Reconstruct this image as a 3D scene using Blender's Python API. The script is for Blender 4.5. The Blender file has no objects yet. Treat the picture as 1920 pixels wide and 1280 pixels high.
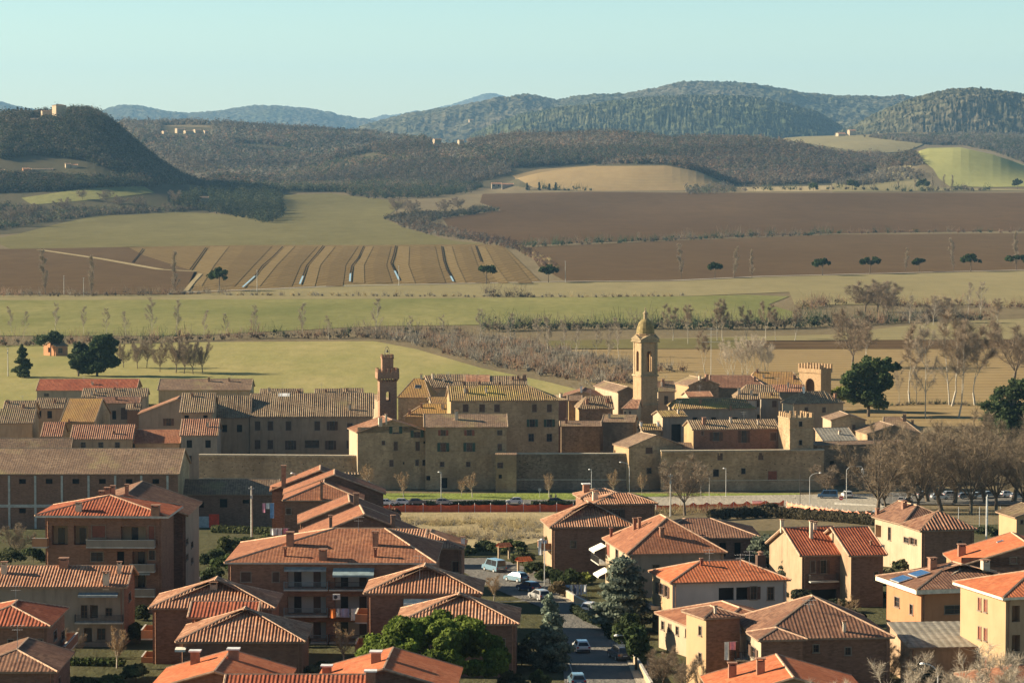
import bpy, math, random
import numpy as np
from mathutils import Vector, noise as mn
R=math.radians
sc=bpy.context.scene
COL=sc.collection
HAZE=2.6e-5
# ---------------------------------------------------------------- camera, sky, sun, exposure
FPX=6000.0; CAMZ=85.0
TH=math.atan(355/FPX)
cam=bpy.data.cameras.new("Camera"); camo=bpy.data.objects.new("Camera",cam); COL.objects.link(camo)
camo.location=(0,0,CAMZ); camo.rotation_euler=(math.pi/2-TH,0,0)
cam.lens=36*FPX/1920; cam.sensor_width=36; cam.clip_start=1; cam.clip_end=120000
sc.camera=camo
SUN_EL=R(22); SUN_AZ=math.atan2(-0.985,0.15)      # compass from +Y, clockwise positive (sun at far left)
SD=Vector((math.sin(SUN_AZ)*math.cos(SUN_EL),math.cos(SUN_AZ)*math.cos(SUN_EL),math.sin(SUN_EL)))
w=bpy.data.worlds.new("World"); sc.world=w; w.use_nodes=True
nt=w.node_tree; bg=nt.nodes["Background"]
sky=nt.nodes.new("ShaderNodeTexSky"); sky.sky_type='NISHITA'; sky.sun_disc=False
sky.sun_elevation=SUN_EL; sky.sun_rotation=SUN_AZ
sky.air_density=1.0; sky.dust_density=0.6; sky.ozone_density=1.5; sky.altitude=200
tint=nt.nodes.new("ShaderNodeMix"); tint.data_type='RGBA'; tint.blend_type='MULTIPLY'; tint.inputs[0].default_value=1
tint.inputs[7].default_value=(0.835,0.955,1.0,1)
nt.links.new(sky.outputs[0],tint.inputs[6])
_tc=nt.nodes.new("ShaderNodeTexCoord"); _sp=nt.nodes.new("ShaderNodeSeparateXYZ"); nt.links.new(_tc.outputs['Generated'],_sp.inputs[0])
_mr=nt.nodes.new("ShaderNodeMapRange"); _mr.inputs[1].default_value=.08; _mr.inputs[2].default_value=.30; _mr.inputs[3].default_value=1.0; _mr.inputs[4].default_value=.46
nt.links.new(_sp.outputs[2],_mr.inputs[0]); _m2=nt.nodes.new("ShaderNodeVectorMath"); _m2.operation='SCALE'
_mh=nt.nodes.new("ShaderNodeMapRange"); _mh.inputs[1].default_value=.0; _mh.inputs[2].default_value=.055; nt.links.new(_sp.outputs[2],_mh.inputs[0])
_hc=nt.nodes.new("ShaderNodeMix"); _hc.data_type='RGBA'; _hc.inputs[6].default_value=(1.14,1.05,.84,1); _hc.inputs[7].default_value=(.66,.735,.765,1); nt.links.new(_mh.outputs[0],_hc.inputs[0])
_hm=nt.nodes.new("ShaderNodeMix"); _hm.data_type='RGBA'; _hm.blend_type='MULTIPLY'; _hm.inputs[0].default_value=1; nt.links.new(tint.outputs[2],_hm.inputs[6]); nt.links.new(_hc.outputs[2],_hm.inputs[7])
nt.links.new(_hm.outputs[2],_m2.inputs[0]); nt.links.new(_mr.outputs[0],_m2.inputs['Scale']); nt.links.new(_m2.outputs[0],bg.inputs[0])
bg.inputs[1].default_value=0.10
sl=bpy.data.lights.new("Sun",'SUN'); sl.energy=5.0; sl.angle=R(0.55); sl.color=(1,0.85,0.63)
so=bpy.data.objects.new("Sun",sl); COL.objects.link(so)
so.rotation_euler=SD.to_track_quat('Z','Y').to_euler()
sc.view_settings.view_transform='Standard'; sc.view_settings.look='None'
sc.view_settings.exposure=1.28; sc.view_settings.gamma=1
sc.render.engine='CYCLES'
# ---------------------------------------------------------------- helpers
def ray(px,py):
    cx=(px-960)/FPX; cy=-(py-640)/FPX
    return Vector((cx, math.cos(TH)+cy*math.sin(TH), -math.sin(TH)+cy*math.cos(TH)))
def at(px,py,d):
    r=ray(px,py); return Vector((0,0,CAMZ))+r*(d/r.y)
def zpy(py,d):
    r=ray(960,py); return CAMZ+r.z*d/r.y
def tag(o,label=None,cat=None,group=None,kind=None):
    if label: o['label']=label
    if cat: o['category']=cat
    if group: o['group']=group
    if kind: o['kind']=kind
    return o
def empty(name,loc,rz=0,label=None,cat=None,group=None):
    o=bpy.data.objects.new(name,None); o.empty_display_size=.5; o.location=loc; o.rotation_euler=(0,0,rz); COL.objects.link(o)
    return tag(o,label,cat,group)
def link(name,me,parent=None):
    o=bpy.data.objects.new(name,me); COL.objects.link(o)
    if parent: o.parent=parent
    return o
class MB:
    def __init__(s): s.v=[];s.f=[];s.m=[];s.uv=[];s.sm=False
    def face(s,pts,m=0,uv=None):
        n=len(s.v); s.v+= [tuple(p) for p in pts]; s.f.append(tuple(range(n,n+len(pts)))); s.m.append(m)
        s.uv.append(uv if uv else [(0,0)]*len(pts))
    def box(s,x0,y0,z0,x1,y1,z1,m=0,tx=None):
        c=[(x0,y0,z0),(x1,y0,z0),(x1,y1,z0),(x0,y1,z0),(x0,y0,z1),(x1,y0,z1),(x1,y1,z1),(x0,y1,z1)]
        if tx: c=[tx(p) for p in c]
        for f in ((0,3,2,1),(4,5,6,7),(0,1,5,4),(1,2,6,5),(2,3,7,6),(3,0,4,7)):
            s.face([c[i] for i in f],m)
    def tube(s,p,q,r0,r1,n=5,m=0,cap=False):
        p=Vector(p);q=Vector(q);d=(q-p)
        if d.length<1e-6: return
        d.normalize(); a=d.orthogonal().normalized(); b=d.cross(a)
        A=[p+(a*math.cos(2*math.pi*i/n)+b*math.sin(2*math.pi*i/n))*r0 for i in range(n)]
        B=[q+(a*math.cos(2*math.pi*i/n)+b*math.sin(2*math.pi*i/n))*r1 for i in range(n)]
        for i in range(n):
            j=(i+1)%n; s.face([A[i],A[j],B[j],B[i]],m)
        if cap: s.face(B,m); s.face(A[::-1],m)
    def lathe(s,prof,cx=0,cy=0,n=12,m=0,rot=0):
        for (r0,z0),(r1,z1) in zip(prof[:-1],prof[1:]):
            for i in range(n):
                a=2*math.pi*i/n+rot;b=2*math.pi*(i+1)/n+rot
                s.face([(cx+r0*math.cos(a),cy+r0*math.sin(a),z0),(cx+r0*math.cos(b),cy+r0*math.sin(b),z0),
                        (cx+r1*math.cos(b),cy+r1*math.sin(b),z1),(cx+r1*math.cos(a),cy+r1*math.sin(a),z1)],m)
    def mesh(s,name,mats):
        me=bpy.data.meshes.new(name); me.from_pydata(s.v,[],s.f)
        for m in (mats if isinstance(mats,(list,tuple)) else [mats]): me.materials.append(m)
        me.polygons.foreach_set('material_index',s.m)
        u=me.uv_layers.new(name='UVMap'); fl=[c for f in s.uv for p in f for c in p]; u.data.foreach_set('uv',fl)
        me.validate(); me.update()
        return me
    def build(s,name,mats,parent=None):
        return link(name,s.mesh(name,mats),parent)
def npmesh(name,verts,quads,mat,cols=None,smooth=False,k=4):
    me=bpy.data.meshes.new(name); nv=len(verts); nf=len(quads)
    me.vertices.add(nv); me.vertices.foreach_set('co',np.asarray(verts,dtype=np.float32).ravel())
    me.loops.add(nf*k); me.loops.foreach_set('vertex_index',np.asarray(quads,dtype=np.int32).ravel())
    me.polygons.add(nf); me.polygons.foreach_set('loop_start',np.arange(0,nf*k,k,dtype=np.int32))
    me.polygons.foreach_set('loop_total',np.full(nf,k,dtype=np.int32))
    if smooth: me.polygons.foreach_set('use_smooth',np.ones(nf,dtype=bool))
    me.materials.append(mat)
    if cols is not None:
        ca=me.color_attributes.new('col','FLOAT_COLOR','POINT'); c=np.ones((nv,4),dtype=np.float32); c[:,:3]=cols
        ca.data.foreach_set('color',c.ravel())
    me.update(); me.validate(); return me
# ---------------------------------------------------------------- materials
def newmat(name,rough=.9,spec=.2):
    m=bpy.data.materials.new(name); m.use_nodes=True
    b=m.node_tree.nodes['Principled BSDF']; b.inputs['Roughness'].default_value=rough
    b.inputs['Specular IOR Level'].default_value=spec
    return m,m.node_tree,b
def N(nt,t,**k):
    n=nt.nodes.new(t)
    for a,b in k.items(): setattr(n,a,b)
    return n
def mixc(nt,fac,a,b,mode='MIX'):
    n=N(nt,'ShaderNodeMix',data_type='RGBA',blend_type=mode)
    for i,v in ((0,fac),(6,a),(7,b)):
        if hasattr(v,'node'): nt.links.new(v,n.inputs[i])
        elif i==0: n.inputs[0].default_value=v
        else: n.inputs[i].default_value=(*v[:3],1)
    return n.outputs[2]
def noise(nt,vec,scale,detail=4,rough=.6):
    n=N(nt,'ShaderNodeTexNoise'); n.inputs['Scale'].default_value=scale; n.inputs['Detail'].default_value=detail; n.inputs['Roughness'].default_value=rough
    if vec is not None: nt.links.new(vec,n.inputs['Vector'])
    return n.outputs['Fac']
def ramp(nt,f,lo,hi,a=0,b=1):
    n=N(nt,'ShaderNodeMapRange'); n.inputs[1].default_value=lo;n.inputs[2].default_value=hi;n.inputs[3].default_value=a;n.inputs[4].default_value=b
    nt.links.new(f,n.inputs[0]); return n.outputs[0]
def mathn(nt,op,a,b=None):
    n=N(nt,'ShaderNodeMath',operation=op)
    for i,v in ((0,a),(1,b)):
        if v is None: continue
        if hasattr(v,'node'): nt.links.new(v,n.inputs[i])
        else: n.inputs[i].default_value=v
    return n.outputs[0]
def geo(nt): return N(nt,'ShaderNodeNewGeometry').outputs['Position']
def mapping(nt,vec,scale):
    n=N(nt,'ShaderNodeMapping'); n.inputs['Scale'].default_value=scale; nt.links.new(vec,n.inputs[0]); return n.outputs[0]
_mc={}
def flat(name,c,rough=.8,spec=.3,metal=0,var=.25,sc_=1.5):
    if name in _mc: return _mc[name]
    m,t,b=newmat(name,rough,spec); b.inputs['Metallic'].default_value=metal
    n=noise(t,geo(t),sc_)
    t.links.new(mixc(t,ramp(t,n,.3,.7),tuple(x*(1-var) for x in c),tuple(min(1,x*(1+var)) for x in c)),b.inputs['Base Color'])
    _mc[name]=m; return m
def roofmat(name,c1,c2,c3,period=.42,lich=None,lf=.5,bump=.11,sharp=1.0):
    """tile roof: UV in metres, u along the eave; rounded tile rows as bump, colour patches and per-tile variation"""
    m,t,b=newmat(name,.92,.15)
    uv=N(t,'ShaderNodeUVMap').outputs[0]; pos=geo(t)
    sep=N(t,'ShaderNodeSeparateXYZ'); t.links.new(uv,sep.inputs[0])
    u=mathn(t,'DIVIDE',sep.outputs[0],period); fr=mathn(t,'FRACT',u)
    v=mathn(t,'DIVIDE',sep.outputs[1],.42); fv=mathn(t,'FRACT',v)
    # rounded cover tile on half of period, channel on other half
    s=mathn(t,'SINE',mathn(t,'MULTIPLY',fr,2*math.pi))
    cid=N(t,'ShaderNodeCombineXYZ'); t.links.new(mathn(t,'FLOOR',u),cid.inputs[0]); t.links.new(mathn(t,'FLOOR',v),cid.inputs[1])
    wn=N(t,'ShaderNodeTexWhiteNoise',noise_dimensions='2D'); t.links.new(cid.outputs[0],wn.inputs['Vector'])
    n1=noise(t,pos,.22,5,.65); n2=noise(t,pos,1.3,3,.6)
    c=mixc(t,ramp(t,n1,.42,.60),c1,c2)
    c=mixc(t,ramp(t,wn.outputs['Value'],.35,1,0,.9),c,c3)
    n4=noise(t,mapping(t,uv,(1,.25,1)),.5,4,.7); c=mixc(t,ramp(t,n4,.5,.75,0,.6),c,tuple(x*.5+.03 for x in c1))
    c=mixc(t,ramp(t,n2,.5,.8,0,.6),c,tuple(x*.55 for x in c1))
    # base colour goes darker in the channels between the rounded tiles
    c=mixc(t,ramp(t,s,.0,-.9,0,.35),c,tuple(x*.35 for x in c1))
    if lich:
        n3=noise(t,pos,.12,5,.7); c=mixc(t,ramp(t,n3,.62-lf*.35,.8-lf*.3,0,.85),c,lich)
    t.links.new(c,b.inputs['Base Color'])
    bp=N(t,'ShaderNodeBump'); bp.inputs['Distance'].default_value=.04; bp.inputs['Strength'].default_value=sharp
    h=mathn(t,'ADD',mathn(t,'MULTIPLY',fv,.5),mathn(t,'MULTIPLY',wn.outputs['Value'],.4))
    t.links.new(h,bp.inputs['Height']); t.links.new(bp.outputs[0],b.inputs['Normal'])
    m['period']=period; m['relief']=bump
    return m
def wallmat(name,c1,c2,dark=.5,brick=False,stone=False,sc_=.5):
    m,t,b=newmat(name,.95,.1); pos=geo(t)
    n1=noise(t,pos,sc_,6,.7); st=noise(t,mapping(t,pos,(1.2,1.2,.18)),1.0,4,.6)
    c=mixc(t,ramp(t,n1,.3,.7),c1,c2)
    c=mixc(t,ramp(t,st,.48,.74,0,.65),c,tuple(x*dark for x in c1)); n9=noise(t,pos,.16,3,.6); c=mixc(t,ramp(t,n9,.45,.7,0,.35),c,tuple(x*.65 for x in c1))
    if brick or stone:
        tc=N(t,'ShaderNodeTexCoord'); 
        vo=N(t,'ShaderNodeTexVoronoi'); vo.inputs['Scale'].default_value=1.0
        t.links.new(mapping(t,tc.outputs['Object'],(2.2,2.2,6) if brick else (1.5,1.5,2.6)),vo.inputs['Vector'])
        bw=N(t,'ShaderNodeRGBToBW'); t.links.new(vo.outputs['Color'],bw.inputs[0])
        c=mixc(t,ramp(t,bw.outputs[0],.2,.8,0,.46),c,tuple(min(1,x*(1.5 if stone else 1.35)) for x in c2))
        bp=N(t,'ShaderNodeBump'); bp.inputs['Distance'].default_value=.06; bp.inputs['Strength'].default_value=.6
        t.links.new(vo.outputs['Distance'],bp.inputs['Height']); t.links.new(bp.outputs[0],b.inputs['Normal'])
        if stone:
            n6=noise(t,mapping(t,pos,(1,1,.5)),.09,4,.65); c=mixc(t,ramp(t,n6,.42,.62,0,.7),c,tuple(x*f for x,f in zip(c1,(.62,.60,.58))))
            n5=noise(t,pos,2.2,3,.6); c=mixc(t,ramp(t,n5,.6,.75,0,.6),c,tuple(x*.35 for x in c1))
    t.links.new(c,b.inputs['Base Color'])
    return m
def attrmat(name,rough=.9,trans=0):
    m,t,b=newmat(name,rough,.1); a=N(t,'ShaderNodeAttribute',attribute_name='col'); t.links.new(a.outputs[0],b.inputs['Base Color'])
    if trans:
        tr=N(t,'ShaderNodeBsdfTranslucent'); t.links.new(a.outputs[0],tr.inputs[0]); mx=N(t,'ShaderNodeMixShader'); mx.inputs[0].default_value=trans
        t.links.new(b.outputs[0],mx.inputs[1]); t.links.new(tr.outputs[0],mx.inputs[2]); t.links.new(mx.outputs[0],t.nodes['Material Output'].inputs[0])
    return m
RO=dict(
 orange=roofmat('orange_tiles',(.55,.17,.07),(.62,.22,.10),(.48,.13,.055),.42,bump=.028),
 red=roofmat('red_tiles',(.36,.10,.05),(.46,.15,.075),(.27,.08,.045),.42,bump=.055),
 terra=roofmat('terracotta_tiles',(.42,.205,.115),(.56,.315,.19),(.29,.135,.08),.38,bump=.085),
 terraS=roofmat('weathered_flat_tiles',(.34,.14,.075),(.43,.19,.10),(.25,.10,.055),.42,bump=.015),
 brown=roofmat('brown_tiles',(.24,.12,.075),(.33,.18,.11),(.17,.085,.055),.42,bump=.035),
 old=roofmat('old_lichen_tiles',(.27,.19,.115),(.38,.28,.17),(.19,.12,.075),.56,lich=(.30,.245,.11),lf=.15,bump=.15),
 oldy=roofmat('yellow_lichen_tiles',(.33,.21,.10),(.42,.29,.13),(.22,.14,.075),.56,lich=(.36,.27,.075),lf=.45,bump=.13),
 oldS=roofmat('old_smooth_tiles',(.24,.155,.10),(.33,.22,.14),(.17,.11,.075),.5,lich=(.30,.24,.11),lf=.3,bump=.015),
 oldr=roofmat('old_reddish_tiles',(.36,.17,.10),(.46,.26,.16),(.24,.12,.08),.56,lich=(.36,.27,.12),lf=.1,bump=.15),
 lich=roofmat('orange_lichen_tiles',(.36,.20,.08),(.42,.26,.10),(.28,.15,.07),.5,lich=(.40,.23,.07),lf=.5,bump=.05),
 grey=roofmat('grey_fibre_cement',(.30,.27,.21),(.38,.34,.27),(.25,.22,.18),.9,bump=.03),
)
WA=dict(
 brick=wallmat('brown_brick',(.20,.105,.065),(.26,.14,.09),.6,brick=True),
 brickd=wallmat('dark_brick',(.17,.095,.065),(.22,.125,.085),.6,brick=True),
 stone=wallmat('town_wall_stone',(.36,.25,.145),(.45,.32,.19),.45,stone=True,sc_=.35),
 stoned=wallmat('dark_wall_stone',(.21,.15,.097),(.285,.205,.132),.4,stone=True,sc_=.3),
 ochre=wallmat('ochre_plaster',(.36,.25,.125),(.42,.30,.155),.7),
 yellow=wallmat('yellow_plaster',(.43,.285,.155),(.465,.315,.18),.9,sc_=.25),
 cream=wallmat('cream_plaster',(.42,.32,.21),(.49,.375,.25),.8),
 white=wallmat('white_plaster',(.44,.42,.37),(.50,.48,.42),.85),
 greyp=wallmat('grey_plaster',(.27,.22,.17),(.33,.27,.205),.65),
 brownp=wallmat('brown_plaster',(.36,.245,.15),(.45,.31,.195),.6),
 orangep=wallmat('orange_plaster',(.42,.20,.10),(.48,.24,.125),.85),
 towerb=wallmat('civic_tower_brick',(.25,.145,.09),(.32,.19,.12),.55,brick=True,sc_=.8),
 tower=wallmat('tower_brick',(.33,.215,.12),(.40,.27,.155),.55,brick=True,sc_=.8),
 tan=wallmat('tan_stone',(.33,.25,.15),(.40,.31,.19),.6,stone=True,sc_=.6),
)
GLASS=flat('window_glass',(.03,.032,.035),.15,.6)
DARK=flat('dark_opening',(.018,.016,.014),.9)
SHB=flat('brown_shutters',(.10,.055,.035),.7)
SHG=flat('green_shutters',(.04,.07,.05),.7)
SHR=flat('rust_shutters',(.22,.07,.04),.7)
FRAME=flat('window_surround',(.24,.19,.14),.8)
WHITE=flat('white_paint',(.75,.73,.68),.5)
MORT=flat('ridge_tiles_pale',(.52,.33,.21),.9,var=.35,sc_=2)
MORTD=flat('ridge_tiles_old',(.36,.26,.17),.9,var=.35,sc_=2)
SOFF=flat('eave_soffit',(.30,.20,.13),.9)
METAL=flat('galvanised_metal',(.45,.45,.43),.5,.5)
DMETAL=flat('dark_metal',(.06,.055,.05),.6)
CHIM=flat('chimney_brick',(.30,.16,.10),.9,var=.3)
CHIMP=flat('chimney_plaster',(.55,.45,.33),.9,var=.2)
CONC=flat('pale_concrete',(.46,.43,.37),.9)
# ---------------------------------------------------------------- terrain
tab_z=[(-200,84.0),(0,82.5),(100,64),(200,45),(300,28)]
for d,py in ((330,1350),(387,1225),(454,1118),(500,1068),(560,1035),(640,1000),(740,958),(780,939)): tab_z.append((d,zpy(py,d)))
tab_z+=[(805,0),(2900,0)]
for d,py in ((3200,443.3),(3500,425),(4000,392),(4500,362),(5500,338),(7000,320),(9000,312),(12000,306),(20000,297),(45000,291)): tab_z.append((d,zpy(py,d)))
TD=np.array([t[0] for t in tab_z],float); TZ=np.array([t[1] for t in tab_z],float)
def ridge(pts,d,wf,wb,und=0.0):
    a=np.array([(p[0]-960)/FPX for p in pts]); z=np.array([zpy(p[1],d) for p in pts])
    aa=np.linspace(a[0],a[-1],500); zz=np.interp(aa,a,z); w_=max(5,int(.011/(aa[1]-aa[0]))|1); k=np.hanning(w_+2)[1:-1]; k/=k.sum(); zz=np.convolve(np.pad(zz,w_//2,mode='edge'),k,mode='valid'); a,z=aa,zz[:500]
    return (a,z,d,wf,wb,und)
RID=[
 ridge([(-400,228),(-150,223),(0,221),(60,222),(120,219),(150,216),(180,221),(205,236),(235,262),(280,300),(335,338),(400,358),(450,378)],4700,900,1200),   # castle hill
 ridge([(-300,330),(0,322),(60,308),(150,308),(230,322),(300,345),(360,372)],4300,500,400),
 ridge([(0,300),(190,236),(240,231),(330,231),(420,233),(520,241),(600,245),(700,251),(800,266),(900,300)],8200,2600,1500),   # brown ridge
 ridge([(480,345),(560,318),(640,297),(720,280),(800,270),(880,268),(960,259),(1060,259),(1160,252),(1280,258),(1400,262),(1480,266),(1600,285),(1700,305),(1780,330)],6200,1150,1300),
 ridge([(930,345),(1000,325),(1080,314),(1180,308),(1260,311),(1310,322),(1360,345),(1400,370)],5000,350,500),  # bare earth knoll
 ridge([(1380,300),(1440,262),(1500,256),(1600,252),(1700,250),(1800,252),(1920,262),(2100,270),(2300,280)],8000,1800,900),
 ridge([(1600,345),(1660,305),(1720,278),(1800,277),(1870,292),(1920,312),(2000,340),(2100,360)],5600,700,700),  # bright field
]
def tz(x,y):
    x=np.asarray(x,float); y=np.asarray(y,float)
    b=np.interp(y,TD,TZ); z=b.copy() if hasattr(b,'copy') else np.array(b)
    a=x/np.maximum(y,50)
    for (ra,rz,d,wf,wb,und) in RID:
        t=np.where(y<d,(y-d)/wf,(y-d)/wb); s=np.clip(1-t*t,0,1)**1.6
        h=np.interp(a,ra,rz,left=-999,right=-999)
        e=np.clip(np.minimum(a-ra[0],ra[-1]-a)/.006,0,1)
        lump=1+.13*np.sin(x/110+y/170)*np.sin(y/125-x/210+1)+.06*np.sin(x/47-y/90); lump=np.where(d<5100,lump,1+(lump-1)*.5); lump=1+(lump-1)*np.clip(1.25-s,0,1)*1.3
        z=np.maximum(z,np.where(h>-900,b+(h-b)*s*e*lump,z))
    und=np.clip((y-2900)/1500,0,1)*(2.5*np.sin(x/170+y/410)+1.6*np.sin(x/61-y/230+1))
    return z+und
def gz(x,y): return float(tz(x,y))
def G(px,py,dmin=150,dmax=42000):
    r=ray(px,py); ds=np.geomspace(dmin,dmax,1500)
    x=r.x/r.y*ds; z=CAMZ+r.z/r.y*ds; t=tz(x,ds)
    i=np.argmax(z<=t)
    if z[i]>t[i]: i=len(ds)-1
    if i==0: return Vector((x[0],ds[0],t[0]))
    f=(z[i-1]-t[i-1])/max(1e-9,(z[i-1]-t[i-1])+(t[i]-z[i])); d=ds[i-1]+(ds[i]-ds[i-1])*f
    xx=r.x/r.y*d; return Vector((xx,d,gz(xx,d)))
# grid in (a,y)
GA=np.linspace(-.27,.27,217)
GY=np.concatenate([np.linspace(-150,280,12),np.linspace(300,790,60),np.linspace(805,2850,50),np.geomspace(2900,9500,190),np.geomspace(9800,46000,25)])
_A,_Y=np.meshgrid(GA,GY); ZG=tz(_A*np.maximum(_Y,200),_Y)
def sheetgrid(name,ia0,ia1,iy0,iy1,mat,lift=0,smooth=True):
    A,Y=np.meshgrid(GA[ia0:ia1],GY[iy0:iy1]); X=A*np.maximum(Y,200); Z=tz(X,Y)+lift
    n=A.shape[1]; v=np.stack([X.ravel(),Y.ravel(),Z.ravel()],1)
    i=np.arange(A.shape[0]*n).reshape(A.shape); q=np.stack([i[:-1,:-1],i[:-1,1:],i[1:,1:],i[1:,:-1]],-1).reshape(-1,4)
    return npmesh(name,v,q,mat,smooth=smooth)
def clip(poly,axis,val,keep_gt):
    out=[]
    for i in range(len(poly)):
        p=poly[i];q=poly[(i+1)%len(poly)]
        pin=(p[axis]>=val) if keep_gt else (p[axis]<=val); qin=(q[axis]>=val) if keep_gt else (q[axis]<=val)
        if pin: out.append(p)
        if pin!=qin:
            t=(val-p[axis])/(q[axis]-p[axis]); r=[p[0]+(q[0]-p[0])*t,p[1]+(q[1]-p[1])*t]; r[axis]=val; out.append(tuple(r))
    return out
def sheet(name,pts,mat,lift=.15,world=False,kind='structure',sub=8):
    """polygon (photo-measured points on the ground, or world xy) draped over the terrain grid"""
    P=[]
    for i,p in enumerate(pts):
        q=pts[(i+1)%len(pts)]
        for k in range(sub):
            m=(p[0]+(q[0]-p[0])*k/sub,p[1]+(q[1]-p[1])*k/sub)
            if world: P.append((m[0]/max(m[1],200),m[1]))
            else:
                g=G(*m); P.append((g.x/g.y,g.y))
    mb=MB()
    ys=[p[1] for p in P]
    j0=max(0,np.searchsorted(GY,min(ys))-1); j1=min(len(GY)-1,np.searchsorted(GY,max(ys)))
    for j in range(j0,j1):
        s=clip(clip(P,1,GY[j],True),1,GY[j+1],False)
        if len(s)<3: continue
        xs=[p[0] for p in s]
        i0=max(0,np.searchsorted(GA,min(xs))-1); i1=min(len(GA)-1,np.searchsorted(GA,max(xs)))
        for i in range(i0,i1):
            c=clip(clip(s,0,GA[i],True),0,GA[i+1],False)
            if len(c)<3: continue
            # bilinear height like the ground sheet
            Z=[ZG[jj,ii] for ii,jj in ((i,j),(i+1,j),(i,j+1),(i+1,j+1))]
            o=[]
            for (a,y) in c:
                u=(a-GA[i])/(GA[i+1]-GA[i]); v=(y-GY[j])/(GY[j+1]-GY[j])
                z=Z[0]*(1-u)*(1-v)+Z[1]*u*(1-v)+Z[2]*(1-u)*v+Z[3]*u*v
                o.append((a*max(y,200),y,z+lift))
            ar=sum(o[k][0]*o[(k+1)%len(o)][1]-o[(k+1)%len(o)][0]*o[k][1] for k in range(len(o)))
            if abs(ar)<1e-4: continue
            if ar<0: o=o[::-1]
            mb.face(o)
    ob=mb.build(name,mat); tag(ob,kind=kind); return ob
def fieldmat(name,c1,c2,c3=None,furrow=None,sc_=.004,fine=.05):
    m,t,b=newmat(name,1.0,0.0); pos=geo(t)
    flatp=mapping(t,pos,(1,.35,1))
    n1=noise(t,flatp,sc_,6,.65); n2=noise(t,flatp,fine,4,.7)
    c=mixc(t,ramp(t,n1,.35,.65),c1,c2)
    c=mixc(t,ramp(t,n2,.4,.7,0,.5),c,c3 or tuple(x*.7 for x in c1))
    if furrow:
        per,ang,st=furrow
        mp=N(t,'ShaderNodeMapping'); mp.inputs['Rotation'].default_value=(0,0,ang); t.links.new(pos,mp.inputs[0])
        wv=N(t,'ShaderNodeTexWave'); wv.inputs['Scale'].default_value=1/per*.314; wv.inputs['Distortion'].default_value=3; wv.inputs['Detail'].default_value=3; wv.inputs['Detail Scale'].default_value=.3
        t.links.new(mp.outputs[0],wv.inputs[0]); c=mixc(t,ramp(t,wv.outputs['Fac'],.2,.9,0,st),c,tuple(x*.6 for x in c1))
    t.links.new(c,b.inputs['Base Color'])
    bp=N(t,'ShaderNodeBump'); bp.inputs['Distance'].default_value=1.0; bp.inputs['Strength'].default_value=.35
    t.links.new(n2,bp.inputs['Height']); t.links.new(bp.outputs[0],b.inputs['Normal'])
    return m
FM=dict(
 grass=fieldmat('meadow_grass',(.17,.175,.065),(.27,.245,.10),(.13,.13,.05),sc_=.012,fine=.15),
 near=fieldmat('near_meadow_grass',(.27,.25,.095),(.36,.30,.13),(.22,.205,.08),sc_=.02,fine=.12),
 grassy=fieldmat('dry_meadow',(.155,.135,.058),(.19,.165,.072),(.12,.105,.048),sc_=.01,fine=.06),
 lawn=fieldmat('verge_grass',(.20,.24,.06),(.25,.28,.075),(.15,.18,.05),fine=.6),
 bright=fieldmat('young_wheat',(.31,.30,.11),(.37,.35,.13),(.26,.25,.09),sc_=.01,fine=.06),
 brown=fieldmat('ploughed_earth',(.105,.064,.033),(.135,.085,.045),(.082,.052,.03),furrow=(16,1.45,.35)),
 brown2=fieldmat('ploughed_earth_red',(.115,.074,.04),(.145,.096,.052),(.09,.06,.034),furrow=(22,1.5,.4)),
 stripe=fieldmat('sown_earth',(.18,.125,.058),(.235,.165,.075),(.14,.095,.045),furrow=(9,.16,.5)),
 band1=fieldmat('sown_band_light',(.225,.16,.075),(.265,.19,.088),(.185,.13,.06),furrow=(7,.16,.5)),
 band2=fieldmat('sown_band_dark',(.165,.115,.055),(.205,.145,.068),(.13,.09,.045),furrow=(7,.16,.5)),
 tan=fieldmat('stubble',(.30,.215,.105),(.35,.255,.125),(.25,.175,.09),furrow=(14,1.45,.35)),
 olive=fieldmat('thin_pasture',(.26,.22,.11),(.30,.25,.13),(.20,.17,.09),furrow=(18,1.4,.25)),
 scrub=fieldmat('rough_ground',(.17,.135,.08),(.23,.18,.105),(.12,.10,.06),sc_=.02,fine=.3),
 dry=fieldmat('dry_grass',(.33,.26,.14),(.40,.32,.18),(.23,.18,.10),sc_=.03,fine=.4),
 garden=fieldmat('garden_ground',(.075,.078,.038),(.13,.115,.062),(.055,.05,.033),sc_=.05,fine=.6),
 forest=fieldmat('forest_floor',(.085,.075,.045),(.12,.10,.06),(.06,.065,.04),sc_=.006,fine=.04),
 asphalt=fieldmat('asphalt',(.17,.16,.14),(.21,.195,.17),(.13,.122,.108),sc_=.05,fine=.8),
 pave=fieldmat('pale_paving',(.36,.32,.25),(.42,.37,.29),(.30,.27,.21),sc_=.1,fine=1.0),
)
# ---------------------------------------------------------------- ground and fields
link('ground',sheetgrid('ground',0,len(GA),0,len(GY),FM['scrub']))['kind']='structure'
def S(name,pts,m,lift=.15,**k): return sheet(name,pts,FM[m],lift,**k)
S('ground_woodland',[(-700,262),(200,232),(600,248),(960,262),(1400,262),(1640,300),(1700,330),(1560,352),(900,352),(560,362),(300,420),(0,440),(-700,440)],'forest',.1)
S('meadow_valley',[(-700,566),(640,561),(1280,556),(1400,553),(1480,556),(1440,572),(1500,588),(1480,600),(1200,606),(700,612),(350,630),(-700,630)],'grass',.2)
S('meadow_near',[(-700,660),(380,642),(700,640),(780,655),(900,690),(1020,715),(1100,735),(1150,790),(-700,790)],'near',.2)
S('field_strip',[(-700,556),(350,552),(640,533),(1040,530),(1260,528),(1430,520),(1920,508),(2600,500),(2600,572),(1920,572),(1640,572),(1490,572),(1480,548),(1280,556),(640,561),(-700,566)],'olive',.22)
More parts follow.
